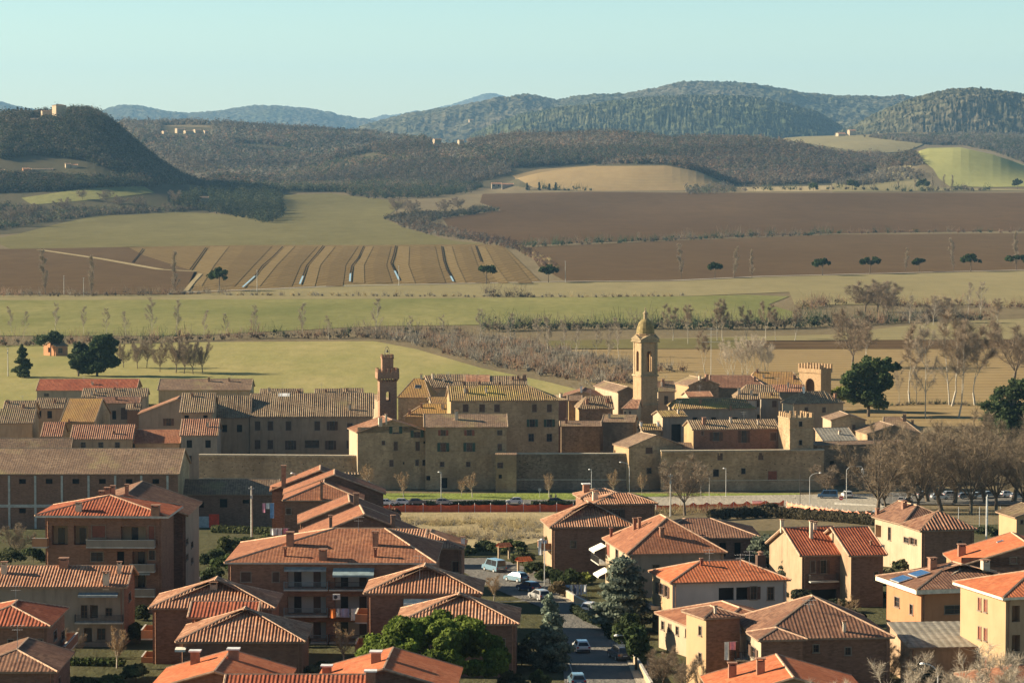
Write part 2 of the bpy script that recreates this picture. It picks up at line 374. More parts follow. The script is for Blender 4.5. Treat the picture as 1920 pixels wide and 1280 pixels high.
S('field_sown',[(0,468),(320,462),(470,460),(700,460),(910,458),(945,462),(1015,530),(640,534),(350,553),(-700,555),(-700,470)],'stripe',.3)
_t=[386,530,606,682,742,828,892,950]; _m=[362,495,575,660,735,838,905,982]; _b=[345,455,562,656,748,850,930,1010]
for i in range(7):
    for f0,f1,mm in ((.06,.30,'band1'),(.52,.86,'band2')):
        L_=lambda A,f:A[i]+(A[i+1]-A[i])*f
        S('field_band',[(L_(_t,f0),463),(L_(_t,f1),463),(L_(_m,f1),498),(L_(_b,f1),532 if i>2 else 538),(L_(_b,f0),532 if i>2 else 538),(L_(_m,f0),498)],mm,.5)
S('field_ploughed_left',[(-700,470),(0,468),(240,464),(270,480),(370,512),(355,540),(345,553),(-700,555)],'brown2',.5)
S('meadow_hillside',[(30,440),(110,420),(180,405),(270,402),(330,398),(430,402),(500,404),(520,400),(528,366),(620,363),(700,372),(760,380),(720,410),(760,428),(850,452),(912,458),(700,460),(470,460),(320,462),(100,468),(30,472),(-20,450)],'grassy',.3)
S('field_ploughed_lower',[(985,464),(1250,452),(1560,440),(1920,438),(2600,436),(2600,502),(1920,508),(1430,520),(1260,528),(1060,528),(1010,500)],'brown2',.3)
S('field_ploughed_upper',[(900,452),(840,425),(830,410),(940,395),(900,380),(905,364),(1100,360),(1290,362),(1560,362),(1920,362),(2600,362),(2600,433),(1920,433),(1560,438),(1250,450),(985,460)],'brown',.3)
S('field_knoll',[(960,330),(1010,318),(1100,312),(1250,311),(1310,322),(1350,340),(1380,357),(1100,359),(1000,352)],'tan',.3)
S('field_track',[(1380,352),(1500,350),(1700,344),(1720,352),(1700,358),(1400,360)],'dry',.5)
S('field_pale_hill',[(1460,258),(1600,254),(1720,254),(1730,272),(1700,285),(1620,290),(1540,285),(1500,275)],'olive',1.2)
S('field_slope_right',[(1560,345),(1640,318),(1710,310),(1700,330),(1760,352),(1920,356),(1920,358),(1560,360)],'olive',.6)
S('field_bright',[(1712,288),(1740,278),(1800,277),(1860,290),(1920,310),(1990,335),(1990,350),(1850,352),(1780,350),(1760,335),(1750,318)],'bright',.8)
S('meadow_far_left',[(40,372),(120,360),(180,348),(270,350),(290,362),(180,375),(60,385)],'grass',.6)
S('field_riverside',[(1040,640),(1400,632),(1560,628),(1760,604),(1920,598),(2600,590),(2600,640),(1920,650),(1100,655)],'olive',.3)
S('field_stubble',[(1040,656),(1500,654),(2600,652),(2600,800),(1000,800),(1150,740),(1100,715)],'tan',.2)
for i,(x0,x1,c) in enumerate(((1025,1400,'grassy'),(1400,2600,'brown2'))):
    S('field_dark_strip',[(x0,640),(x1,634),(x1,655),(x0,655)],c,.4)
# valley roads, canal and drainage ditches
def strip(name,pts,w,m,lift=.3,world=False):
    P=[Vector(p) if world else G(*p) for p in pts]; L=[];Rr=[]
    for i,p in enumerate(P):
        q=P[min(i+1,len(P)-1)]-P[max(i-1,0)]; n=Vector((-q.y,q.x,0)).normalized()*(w if not isinstance(w,(list,tuple)) else w[i])/2
        L.append((p.x+n.x,p.y+n.y));Rr.append((p.x-n.x,p.y-n.y))
    return sheet(name,L+Rr[::-1],FM[m] if isinstance(m,str) else m,lift,world=True,sub=4)
strip('country_road',[(345,549),(500,543),(640,537),(840,533),(1040,529),(1260,527),(1430,519),(1920,507),(2400,496)],7,'pave',.45)
strip('farm_track',[(75,470),(190,487),(300,507),(370,511)],7,'dry',.8)
WATER=flat('ditch_water',(.30,.36,.38),.15,.5,var=.1)
DITCH=FM['scrub']
for pts in ([(268,468),(258,482),(248,494)],[(386,466),(372,486),(356,508)],[(530,464),(512,483),(492,500),(478,520),(455,541)],[(606,462),(592,480),(575,500),(568,520),(562,535)],
    [(682,463),(672,485),(660,500),(657,515),(656,530)],[(742,462),(738,480),(733,495),(740,510),(748,527)],[(828,463),(832,490),(838,508),(845,520),(850,530)],[(892,462),(897,478),(902,492)]):
    strip('ditch',pts,1.15,flat('ditch_mud',(.045,.035,.024),1.0,0.0),.9)
    if len(pts)>3: strip('ditch_water',pts[-2:],1.2,WATER,1.0)
for pts in ([(348,548),(362,530),(376,515)],):
    strip('ditch',pts,3,'dry',.8)
# town ground
S('ground_town',[(-200,925),(2200,925),(2200,800),(-200,800)],'scrub',.12)
S('verge_lawn',[(708,926),(1500,926),(1500,938),(706,938)],'lawn',.25)
S('avenue',[(640,938.5),(1400,938.5),(1500,934),(1640,932),(1640,946),(1500,950),(1180,947),(640,947)],'asphalt',.3)
S('car_park',[(1640,925),(2300,925),(2300,952),(1640,946)],'asphalt',.3)
S('avenue_junction',[(1180,934),(1640,928),(1660,960),(1560,962),(1500,954),(1180,949)],'pave',.4)
S('field_dry_grass',[(690,962),(1040,962),(1040,1010),(960,1030),(720,1028),(650,1000)],'dry',.25)
S('ground_gardens',[(-200,960),(600,960),(640,1020),(1300,1000),(2200,975),(2200,1420),(-200,1420)],'garden',.2)
# residential street
strip('street',[(1135,1340),(1125,1285),(1112,1230),(1095,1180),(1065,1140),(1020,1118),(975,1098),(930,1072),(890,1058),(850,1050)],[8.5,8,7.6,7.4,8,10,11,11,12,12],'asphalt',.35)
strip('pavement',[(1230,1340),(1203,1285),(1180,1230),(1150,1188),(1118,1158),(1085,1138),(1052,1122)],1.4,'pave',.45)
strip('road_marking',[(900,1134),(985,1131)],.45,flat('road_paint',(.5,.49,.45),.9,0),.42)
strip('road_marking',[(1062,1232),(1076,1275)],.14,flat('road_paint',(.5,.49,.45),.9,0),.42)
# ---------------------------------------------------------------- far hills
def hill(name,pts,d,wf,wb,mat,amp,nx=360,ny=60,seed=1):
    a0=(pts[0][0]-960)/FPX; a1=(pts[-1][0]-960)/FPX
    A=np.linspace(a0,a1,nx); pa=[(p[0]-960)/FPX for p in pts]; pz=[zpy(p[1],d) for p in pts]
    H=np.interp(A,pa,pz)
    # soften the profile
    k=np.hanning(13); k/=k.sum(); H=np.convolve(np.pad(H,6,mode='edge'),k,mode='valid')
    T=np.linspace(-1,1,ny); base=-20.0
    Y=np.where(T<0,d+T*wf,d+T*wb)
    YY,AA=np.meshgrid(Y,A,indexing='ij'); HH=np.broadcast_to(H,YY.shape)
    TT=np.broadcast_to(T[:,None],YY.shape)
    ed=np.clip(np.minimum(AA-a0,a1-AA)/.004,0,1)
    sh=(1-TT**2)**1.3*ed**.5
    XX=AA*YY
    rng=np.random.RandomState(seed); nz=np.zeros(YY.shape)
    for o,(wl,am) in enumerate(((1400,1.0),(700,.6),(350,.4),(170,.28))):
        ph=rng.rand(6)*6.28; s=wl/6.28
        nz+=am*(np.sin(XX/s+ph[0]+1.3*np.sin(YY/s*.7+ph[1]))*np.sin(YY/s*1.1+ph[2]+1.2*np.sin(XX/s*.6+ph[3])))
    nz2=rng.rand(*YY.shape)-.5
    fade=1-np.exp(-(TT*3.2)**2)*.85
    Z=base+(HH-base)*sh+amp*nz*sh*fade+nz2*min(amp*.35,9)*np.clip(sh*3,0,1)
    v=np.stack([XX.ravel(),YY.ravel(),Z.ravel()],1); i=np.arange(nx*ny).reshape(ny,nx)
    q=np.stack([i[:-1,:-1],i[:-1,1:],i[1:,1:],i[1:,:-1]],-1).reshape(-1,4)
    o=link(name,npmesh(name,v,q,mat,smooth=False)); o['kind']='structure'; return o
def hillmat(name,a,b_,c_):
    m=fieldmat(name,a,b_,c_,sc_=.0022,fine=.03); t=m.node_tree; b=t.nodes['Principled BSDF']; pos=geo(t)
    vo=N(t,'ShaderNodeTexVoronoi'); vo.inputs['Scale'].default_value=.028; t.links.new(pos,vo.inputs['Vector'])
    bw=N(t,'ShaderNodeRGBToBW'); t.links.new(vo.outputs['Color'],bw.inputs[0])
    old=b.inputs['Base Color'].links[0].from_socket; t.links.new(mixc(t,ramp(t,bw.outputs[0],.3,.8,0,.8),old,tuple(x*.3 for x in a)),b.inputs['Base Color'])
    bp=[n for n in t.nodes if n.type=='BUMP'][0]; bp.inputs['Distance'].default_value=14; bp.inputs['Strength'].default_value=1; t.links.new(vo.outputs['Distance'],bp.inputs['Height'])
    return m
HM=hillmat('wooded_hill',(.085,.092,.05),(.14,.115,.075),(.045,.058,.035))
HMb=hillmat('wooded_hill_green',(.075,.09,.045),(.115,.108,.06),(.04,.055,.03))
hill('hill_peak',[(560,262),(640,238),(700,222),(760,214),(820,203),(860,193),(900,179),(920,174),(945,180),(980,192),(1050,205),(1160,225),(1300,262)],33000,4000,3000,HM,60,260,30,1)
hill('hill_blue_left',[(-900,250),(-500,205),(-200,180),(-60,182),(0,189),(30,200),(100,214),(180,212),(205,201),(240,197),(270,200),(310,209),(350,214),(400,211),(450,204),(490,199),(540,200),(590,207),(640,217),(690,224),(760,240),(860,262)],23000,4000,4000,HM,40,420,40,2)
hill('hill_back',[(640,258),(690,236),(760,216),(830,204),(880,194),(940,186),(985,181),(1010,185),(1045,192),(1080,182),(1120,179),(1180,177),(1230,165),(1270,154),(1310,152),(1360,155),(1420,159),(1460,165),(1500,175),(1560,180),(1640,181),(1700,185),(1780,192),(1900,205),(2200,230),(2500,262)],15000,3200,3000,HM,36,560,70,3)
hill('hill_front',[(860,262),(930,232),(980,212),(1040,203),(1120,194),(1200,184),(1270,180),(1350,182),(1430,186),(1480,196),(1530,212),(1570,236),(1620,262)],11500,2200,2200,HMb,26,420,70,4)
hill('hill_right',[(1540,262),(1600,240),(1640,216),(1700,191),(1750,174),(1790,167),(1840,165),(1890,172),(1940,180),(2050,195),(2300,225),(2500,262)],9600,1500,1800,HM,22,420,70,5)
# ---------------------------------------------------------------- haze
hz=MB(); hz.box(-14000,-300,-60,14000,38000,1100); hm=bpy.data.materials.new('haze'); hm.use_nodes=True
t=hm.node_tree; t.nodes.remove(t.nodes['Principled BSDF']); pv=N(t,'ShaderNodeVolumePrincipled')
pv.inputs['Color'].default_value=(.34,.64,.97,1); pv.inputs['Density'].default_value=HAZE; pv.inputs['Anisotropy'].default_value=.1
t.links.new(pv.outputs[0],t.nodes['Material Output'].inputs['Volume'])
tag(hz.build('haze',hm),kind='stuff')
# ---------------------------------------------------------------- building kit
_wm={}
def winmesh(part,w,h,kind):
    k=(part,round(w*5)/5,round(h*5)/5,kind)
    if k in _wm: return _wm[k]
    w,h=k[1],k[2]; b=MB()
    if part=='frame':
        t=.1
        b.box(-w/2-t,-.05,-h/2-t,-w/2,.06,h/2+t,0); b.box(w/2,-.05,-h/2-t,w/2+t,.06,h/2+t,0)
        b.box(-w/2,-.05,h/2,w/2,.06,h/2+t,0); b.box(-w/2-t-.05,-.14,-h/2-t-.02,w/2+t+.05,.058,-h/2-.001,0)
        m=[FRAME]
    elif part=='pane':
        b.box(-w/2+.002,.15,-h/2+.002,w/2-.002,.19,h/2-.002,0)
        for x in (-w/2+.04,0,w/2-.04): b.box(x-.035,.11,-h/2+.01,x+.035,.149,h/2-.01,1)
        b.box(-w/2+.01,.112,-.03,w/2-.01,.147,.03,1)
        m=[GLASS,SHB]
    elif part=='leaf':
        b.box(-w/4,-.10,-h/2,w/4,-.055,h/2,0)
        for i in range(4): b.box(-w/4+.05,-.115,-h/2+h*(i+.12)/4,w/4-.05,-.1,-h/2+h*(i+.4)/4,0)
        m=[{'s':SHB,'c':SHB,'g':SHG,'r':SHR}.get(kind,SHB)]
    k2=b.mesh('window_'+part,m); _wm[k]=k2; return k2
class House:
    def __init__(s,label,cat,px,py,d,W,D,yaw=0,pitch=17,axis='x',hip=(0,0),roof='old',wall='brownp',side=None,over=.45,rp=.5,hb=0,fas=.2,
                 name='house',group=None,anchor='L',base=None,fasm=None,cap=None,detail=False,ry=None,soff=None,capr=.14,back=None):
        s.back=WA[back] if back else None
        s.W,s.D,s.over,s.axis=W,D,over,axis; s.y=R(yaw); s.detail=detail
        cx,sx=math.cos(s.y),math.sin(s.y)
        A=at(px,py,d)
        if anchor=='R': A=A-Vector((W*cx,W*sx,0))
        cs=[A+Vector((cx*u-sx*v,sx*u+cx*v,0)) for u in (0,W) for v in (0,D)]
        g=min(gz(c.x,c.y) for c in cs) if base is None else base
        s.A=A; s.he=A.z-g; s.loc=Vector((A.x,A.y,g)); s.cx,s.sx=cx,sx
        if ry is not None:   # pitch from measured ridge line
            half=(D*rp if axis=='x' else W*.5); dep=(CAMZ-A.z)/d
            rise=(py-ry)*d/FPX-(half if axis=='x' else 0)*cx*dep; pitch=math.degrees(math.atan(max(.12,rise/half)))
        s.tp=math.tan(R(pitch)); s.rp=rp; s.hb=hb; s.hip=hip; s.fas=fas
        s.root=empty(name,s.loc,s.y,label,cat,group)
        s.holes={'f':[],'l':[],'r':[]}; s.wallm=WA[wall]; s.sidem=WA[side] if side else s.wallm
        s.rm=RO[roof]; s.capm=cap or (MORT if roof in('orange','red','terra','terraS','brown') else MORTD); s.fasm=fasm or SOFF
        s.capr=capr
        s.roof()
    def loc2(s,p):
        q=p-s.loc; return Vector((s.cx*q.x+s.sx*q.y,-s.sx*q.x+s.cx*q.y,q.z))
    def lray(s,px,py):
        r=ray(px,py); o=s.loc2(Vector((0,0,CAMZ))); return o,Vector((s.cx*r.x+s.sx*r.y,-s.sx*r.x+s.cx*r.y,r.z))
    def hit(s,face,px,py):
        o,r=s.lray(px,py)
        if face=='f': t=(s.over-o.y)/r.y
        elif face=='l': t=(s.over-o.x)/r.x
        else: t=(s.W-s.over-o.x)/r.x
        return o+r*t
    def rz(s,x,y):
        if s.axis=='x': a,b,S_,T=x,y,s.W,s.D
        else: a,b,S_,T=y,x,s.D,s.W
        yr=s.rp*T; h=yr*s.tp; z=min(b*s.tp, s.hb+(T-b)*(h-s.hb)/max(T-yr,1e-3) if yr<T-.01 else 1e9)
        if s.hip[0]: z=min(z,a*h/s.hip[0])
        if s.hip[1]: z=min(z,(S_-a)*h/s.hip[1])
        return s.he+z
    def roof(s):
        S_,T=(s.W,s.D) if s.axis=='x' else (s.D,s.W)
        yr=s.rp*T; h=yr*s.tp; f=s.fas
        hl,hr=s.hip
        if hl==1: hl=s.hip=(yr,s.hip[1]); hl=yr
        if hr==1: hr=yr; s.hip=(s.hip[0],yr)
        mp=(lambda p:(p[0],p[1],s.he+p[2])) if s.axis=='x' else (lambda p:(p[1],p[0],s.he+p[2]))
        R0=(hl,yr,h);R1=(S_-hr,yr,h); c00=(0,0,0);c10=(S_,0,0);c11=(S_,T,s.hb);c01=(0,T,s.hb)
        b=MB(); up=lambda p:(p[0],p[1],p[2]+f)
        def rf(ps):
            P=[Vector(mp(up(p))) for p in ps]; u=(P[1]-P[0]).normalized(); n=u.cross(P[2]-P[0]).normalized(); v=n.cross(u)
            if v.z<0: v=-v
            o=P[0]; ju=0
            per=s.rm['period']; am=s.rm['relief']; nn=u.cross(v); nn=nn if nn.z>0 else -nn
            Q=[((p-o).dot(u),(p-o).dot(v)) for p in P]; b.face(P,0,Q)
            u0=min(q[0] for q in Q);u1=max(q[0] for q in Q); K=6; n=max(1,int((u1-u0)/per*K))
            def vr(x):
                vs=[]
                for i in range(len(Q)):
                    a,c=Q[i],Q[(i+1)%len(Q)]
                    if abs(a[0]-c[0])<1e-6:
                        if abs(a[0]-x)<1e-4: vs+=[a[1],c[1]]
                    elif min(a[0],c[0])-1e-6<=x<=max(a[0],c[0])+1e-6: vs.append(a[1]+(c[1]-a[1])*(x-a[0])/(c[0]-a[0]))
                return (min(vs),max(vs)) if vs else (0,0)
            last=None
            for i in range(n+1):
                x=u0+(u1-u0)*i/n; xx=min(max(x,u0+1e-4),u1-1e-4); lo,hi=vr(xx); hk=math.sin(math.floor(x/per)*12.9898+s.loc.x)*43758.5453; hk-=math.floor(hk); off=nn*(.012+am*(.72+.5*hk)*(.5+.5*math.sin(2*math.pi*x/per)))
                cur=(o+u*x+v*(lo-.03)+off,o+u*x+v*hi+off,(x,lo),(x,hi))
                if last and max(cur[3][1]-cur[2][1],last[3][1]-last[2][1])>.01: b.face([last[0],cur[0],cur[1],last[1]],0,[last[2],cur[2],cur[3],last[3]])
                if last and last[0]!=cur[0]: pass
                last=cur
            b.face([mp(p) for p in ps][::-1],1)
        rf([c00,c10,R1,R0])
        if yr<T-.01: rf([c11,c01,R0,R1])
        if hl: rf([c01,c00,R0])
        if hr: rf([c10,c11,R1])
        per=[c00,c10]+([R1] if (not hr and yr<T-.01) else [])+[c11 if yr<T-.01 else R1]+([c01] if yr<T-.01 else [R0])+([R0] if (not hl and yr<T-.01) else [])
        for i,p in enumerate(per):
            q=per[(i+1)%len(per)]; b.face([mp(p),mp(q),mp(up(q)),mp(up(p))],1)
        r=s.capr
        def cap(p,q): b.tube(mp((p[0],p[1],p[2]+f)),mp((q[0],q[1],q[2]+f)),r,r,5,2,True)
        cap(R0,R1)
        if hl: cap(c00,R0); cap(c01,R0)
        else: cap(c00,R0); (yr<T-.01) and cap(R0,c01)
        if hr: cap(c10,R1); cap(c11,R1)
        else: cap(c10,R1); (yr<T-.01) and cap(R1,c11)
        s.rob=b.build('roof',[s.rm,s.fasm,s.capm],s.root)
    def win(s,face,px,py,w,h,kind='p'):
        """window measured on the facade; w,h in photo pixels"""
        p=s.hit(face,px,py); d=s.loc.y
        k=d/FPX; fs=abs(s.cx) if face=='f' else abs(s.sx)
        ww=w*k/max(.15,fs); hh=h*k; u=p.x if face=='f' else p.y
        s.winm(face,u,p.z,ww,hh,kind)
    def winm(s,face,u,z,ww,hh,kind='p'):
        L=s.W if face=='f' else s.D; o=s.over
        u=min(max(u,o+ww/2+.25),L-o-ww/2-.25)
        top=s.he+(o*s.tp if (face=='f')==(s.axis=='x') else 0)-.2
        if (face=='f')==(s.axis!='x'): top=(s.rz(u-ww/2,o) if face=='f' else s.rz(o,u-ww/2))-.3; top=min(top,(s.rz(u+ww/2,o) if face=='f' else s.rz(o,u+ww/2))-.3) if not s.hip[0] else s.he-.2
        if z+hh/2>top: z=top-hh/2
        if z-hh/2<.1: return
        ww=max(.4,round(ww*5)/5); hh=max(.4,round(hh*5)/5)
        dep={'o':1.3,'D':.5}.get(kind,.22)
        for (a0,a1,b0,b1,_,_) in s.holes[face]:
            if a0<u+ww/2+.05 and a1>u-ww/2-.05 and b0<z+hh/2+.05 and b1>z-hh/2-.05: return
        s.holes[face].append((u-ww/2,u+ww/2,z-hh/2,z+hh/2,dep,kind))
        if kind in 'oD': return
        loc=(u,o,z) if face=='f' else ((o,u,z) if face=='l' else (s.W-o,u,z)); rot={'f':0,'l':-math.pi/2,'r':math.pi/2}[face]
        wo=link('window',winmesh('frame',ww,hh,kind),s.root); wo.location=loc; wo.rotation_euler=(0,0,rot)
        pn=link('pane',winmesh('pane',ww,hh,kind),wo)
        if kind in 'sgr':
            for sg in (-1,1):
                l=link('shutter',winmesh('leaf',ww,hh,kind),wo); l.location=(sg*(ww*.75+.08),0,0)
        if kind in 'cGR':
            for sg in (-1,1):
                l=link('shutter',winmesh('leaf',ww,hh,{'G':'g','R':'r'}.get(kind,'s')),wo); l.location=(sg*ww*.25,.14,0)
    def rows(s,face,xs,ys,w,h,kind='p'):
        for y in ys:
            for x in xs: s.win(face,x,y,w,h,kind)
    def walls(s):
        o=s.over; W,D=s.W,s.D; b=MB(); z0=-1.5
        def facade(L,fn,holes,mi,top):
            us=sorted({o,L-o}|{v for h in holes for v in h[:2]}); zs=sorted({z0,top}|{v for h in holes for v in h[2:4]})
            for u0,u1 in zip(us,us[1:]):
                for a,c in zip(zs,zs[1:]):
                    m=((u0+u1)/2,(a+c)/2)
                    if u1-u0<1e-4 or c-a<1e-4: continue
                    if any(h[0]<m[0]<h[1] and h[2]<m[1]<h[3] for h in holes): continue
                    b.face([fn(u0,0,a),fn(u1,0,a),fn(u1,0,c),fn(u0,0,c)],mi)
            for (u0,u1,a,c,dp,k) in holes:
                e={'o':3,'D':3}.get(k,mi)
                b.face([fn(u0,0,a),fn(u0,dp,a),fn(u0,dp,c),fn(u0,0,c)],mi); b.face([fn(u1,0,a),fn(u1,dp,a),fn(u1,dp,c),fn(u1,0,c)],mi)
                b.face([fn(u0,0,c),fn(u1,0,c),fn(u1,dp,c),fn(u0,dp,c)],mi); b.face([fn(u0,0,a),fn(u1,0,a),fn(u1,dp,a),fn(u0,dp,a)],mi)
                b.face([fn(u0,dp,a),fn(u1,dp,a),fn(u1,dp,c),fn(u0,dp,c)],{'o':4,'D':3}.get(k,3))
        fF=lambda u,dp,z:(u,o+dp,z); fL=lambda u,dp,z:(o+dp,u,z); fR=lambda u,dp,z:(W-o-dp,u,z); fB=lambda u,dp,z:(u,D-o-dp,z)
        e=.01
        tx=s.he+e if s.axis=='y' else s.rz(o,o)+e if not(s.hip[0]) else s.he+min(o*s.tp,.3)
        ty=s.he+(e if s.axis=='x' else .12)
        tf=s.he+(o*s.tp if s.axis=='x' else e)
        facade(W,fF,s.holes['f'],0,tf)
        tb=s.he+(max(e,s.hb+e) if s.axis=='x' else e)
        if s.rp>.98 and s.axis=='x': tb=s.rz(W/2,D-o)
        facade(W,fB,[],0,tb)
        tl=s.he+(e if s.axis=='x' else o*s.tp)
        facade(D,fL,s.holes['l'],1,tl); facade(D,fR,s.holes['r'],1,tl)
        # gables
        if s.axis=='x':
            for hp,X in ((s.hip[0],o),(s.hip[1],W-o)):
                if not hp:
                    yr=min(s.rp*D,D-o); xs=[o,yr,D-o]
                    pts=[(X,o,tl)]+[(X,y,s.rz(W/2,y)) for y in xs]+[(X,D-o,tl)]
                    b.face(pts,1)
        else:
            for hp,Y in ((s.hip[0],o),(s.hip[1],D-o)):
                if not hp:
                    pts=[(o,Y,tf)]+[(x,Y,s.rz(x,D/2)) for x in (o,min(s.rp*W,W-o),W-o)]+[(W-o,Y,tf)]
                    b.face(pts,0)
        b.build('wall',[s.wallm,s.sidem,GLASS,DARK,s.back or s.wallm],s.root)
        for (u0,u1,a,c,dp,k) in s.holes['f']:
            if k=='o' and u1-u0>1.8:
                n=max(1,int((u1-u0)/2.2)); 
                for i in range(n):
                    x=u0+(u1-u0)*(i+.5)/n; dm=MB(); dm.box(x-.45,o+dp-.06,a+.02,x+.45,o+dp-.004,min(c-.05,a+2.15)); dm.build('door',[SHB if i%2 else GLASS],s.root)
    def chim(s,px,py,h=1.2,w=.7,m=None,white=False,pot=False):
        o,r=s.lray(px,py); p=None
        for i in range(500):
            t=(s.A.y-6+i*.1)/ray(px,py).y; q=o+r*t
            if 0<q.x<s.W and 0<q.y<s.D and q.z<=s.rz(q.x,q.y): p=q; break
        if p is None: return
        b=MB(); m=m or CHIM
        b.box(-w/2,-w/2,-.6,w/2,w/2,h,0); 
        if white: b.box(-w/2-.18,-w/2-.18,h,w/2+.18,w/2+.18,h+.14,1)
        elif pot: b.lathe([(w*.3,h),(w*.3,h+.35),(w*.5,h+.36),(0,h+.6)],n=8,m=1)
        else:
            for a in (-1,1): b.box(a*w*.42-.06,-w/2,h,a*w*.42+.06,w/2,h+.22,0)
            b.box(-w/2-.1,-w/2-.1,h+.22,w/2+.1,w/2+.1,h+.32,1)
        c=b.build('chimney',[m,WHITE if white else CHIM],s.rob); c.location=(p.x,p.y,s.rz(p.x,p.y)+s.fas)
    def ant(s,px,py,h=2.5):
        o,r=s.lray(px,py); p=None
        for i in range(500):
            t=(s.A.y-6+i*.1)/ray(px,py).y; q=o+r*t
            if 0<q.x<s.W and 0<q.y<s.D and q.z<=s.rz(q.x,q.y): p=q; break
        if p is None: return
        b=MB(); b.tube((0,0,-.3),(0,0,h),.035,.025,4)
        for k,(z,l) in enumerate(((h-.15,.7),(h-.6,.5))):
            b.tube((-l,0,z),(l,.1,z),.02,.02,3)
            for j in range(5): x=-l+2*l*j/4; b.tube((x,-.3,z),(x,.3,z),.012,.012,3)
        c=b.build('antenna',[METAL],s.rob); c.location=(p.x,p.y,s.rz(p.x,p.y)+s.fas)
    def sky(s,px,py,w=.9,h=1.2,m=None,name='skylight',thick=.12,n=1,off=.0):
        o,r=s.lray(px,py); p=None
        for i in range(500):
            t=(s.A.y-6+i*.1)/ray(px,py).y; q=o+r*t
            if 0<q.x<s.W and 0<q.y<s.D and q.z<=s.rz(q.x,q.y): p=q; break
        if p is None: return
        e=.2; gxx=(s.rz(p.x+e,p.y)-s.rz(p.x-e,p.y))/(2*e); gyy=(s.rz(p.x,p.y+e)-s.rz(p.x,p.y-e))/(2*e)
        nrm=Vector((-gxx,-gyy,1)).normalized()
        b=MB(); b.box(-w/2,-h/2,0,w/2,h/2,thick,1); b.box(-w/2+.07,-h/2+.07,thick,w/2-.07,h/2-.07,thick+.02,0)
        c=b.build(name,[m or GLASS,METAL],s.rob); c.location=Vector((p.x,p.y,s.rz(p.x,p.y)))+nrm*(s.fas+off)
        c.rotation_mode='QUATERNION'; c.rotation_quaternion=nrm.to_track_quat('Z','Y')
        # keep the long side up-slope
    def balc(s,face,px0,px1,py,depth=1.3,hgt=1.0,kind='solid',m=None):
        a=s.hit('f',px0,py) if face=='f' else s.hit(face,px0,py); c=s.hit(face,px1,py)
        z=a.z
        if z<.3: return
        u0,u1=(a.x,c.x) if face=='f' else sorted((a.y,c.y))
        if face!='f': z=(a.z+c.z)/2
        b=MB(); o=s.over
        if face=='f': T=lambda p:(p[0],o-p[1],p[2])
        elif face=='l': T=lambda p:(o-p[1],p[0],p[2])
        else: T=lambda p:(s.W-o+p[1],p[0],p[2])
        b.box(u0,-.05,z-.18,u1,depth,z,1,T)
        if kind=='solid':
            b.box(u0,depth-.12,z,u1,depth,z+hgt,0,T); b.box(u0,0,z,u0+.12,depth-.12,z+hgt,0,T); b.box(u1-.12,0,z,u1,depth-.12,z+hgt,0,T)
            b.box(u0-.03,depth-.16,z+hgt,u1+.03,depth+.04,z+hgt+.07,1,T)
        else:
            b.box(u0,depth-.07,z+hgt-.05,u1,depth-.02,z+hgt,0,T)
            n=max(2,int((u1-u0)/.16))
            for i in range(n+1):
                x=u0+(u1-u0-.04)*i/n; b.box(x,depth-.06,z,x+.03,depth-.03,z+hgt-.05,0,T)
            for x in (u0,u1-.04):
                b.box(x,0,z+hgt-.05,x+.04,depth-.07,z+hgt,0,T)
                for j in range(5): b.box(x,.1+j*.22,z,x+.03,.13+j*.22,z+hgt-.05,0,T)
        b.build('balcony',[m or (s.wallm if kind=='solid' else DMETAL),CONC],s.root)
    def awn(s,face,px0,px1,py,depth=1.2,drop=.5,m=None):
        a=s.hit(face,px0,py);c=s.hit(face,px1,py); z=(a.z+c.z)/2; o=s.over
        u0,u1=(a.x,c.x) if face=='f' else sorted((a.y,c.y))
        if face=='f': T=lambda p:(p[0],o-p[1],p[2])
        elif face=='l': T=lambda p:(o-p[1],p[0],p[2])
        b=MB(); q=[(u0,0,z),(u1,0,z),(u1,depth,z-drop),(u0,depth,z-drop)]
        b.face([T(p) for p in q]); b.face([T((p[0],p[1],p[2]-.05)) for p in q][::-1])
        b.box(u0,depth-.02,z-drop-.25,u1,depth+.02,z-drop,0,T)
        b.build('awning',[m or WHITE],s.root)
    def pipe(s,face,px):
        p=s.hit(face,px,640); o=s.over; b=MB(); u=p.x if face=='f' else p.y
        q=(u,o-.1) if face=='f' else ((o-.1,u) if face=='l' else (s.W-o+.1,u))
        b.tube((q[0],q[1],-.5),(q[0],q[1],s.he),.06,.06,5); b.build('drainpipe',[CHIM],s.root)
    def done(s):
        s.walls()
        if s.loc.y<520 and s.W>6: s.pipe_u(s.over+.35); s.pipe_u(s.W-s.over-.35)
        return s
    def pipe_u(s,u):
        b=MB(); y=s.over-.09; b.tube((u,y,-.5),(u,y,s.he-.25),.055,.055,5); b.tube((u,y,s.he-.25),(u,.1,s.he-.02),.05,.05,5); b.build('drainpipe',[CHIM],s.root)
AWB=flat('blue_green_awning',(.26,.33,.33),.8)
AWC=flat('cream_awning',(.80,.76,.62),.8)
AWG=flat('grey_awning',(.24,.27,.27),.8)
PANEL=flat('solar_glass',(.05,.12,.26),.12,.8)
# ================================================================= NEAR HOUSES
def H(*a,**k): return House(*a,**k)
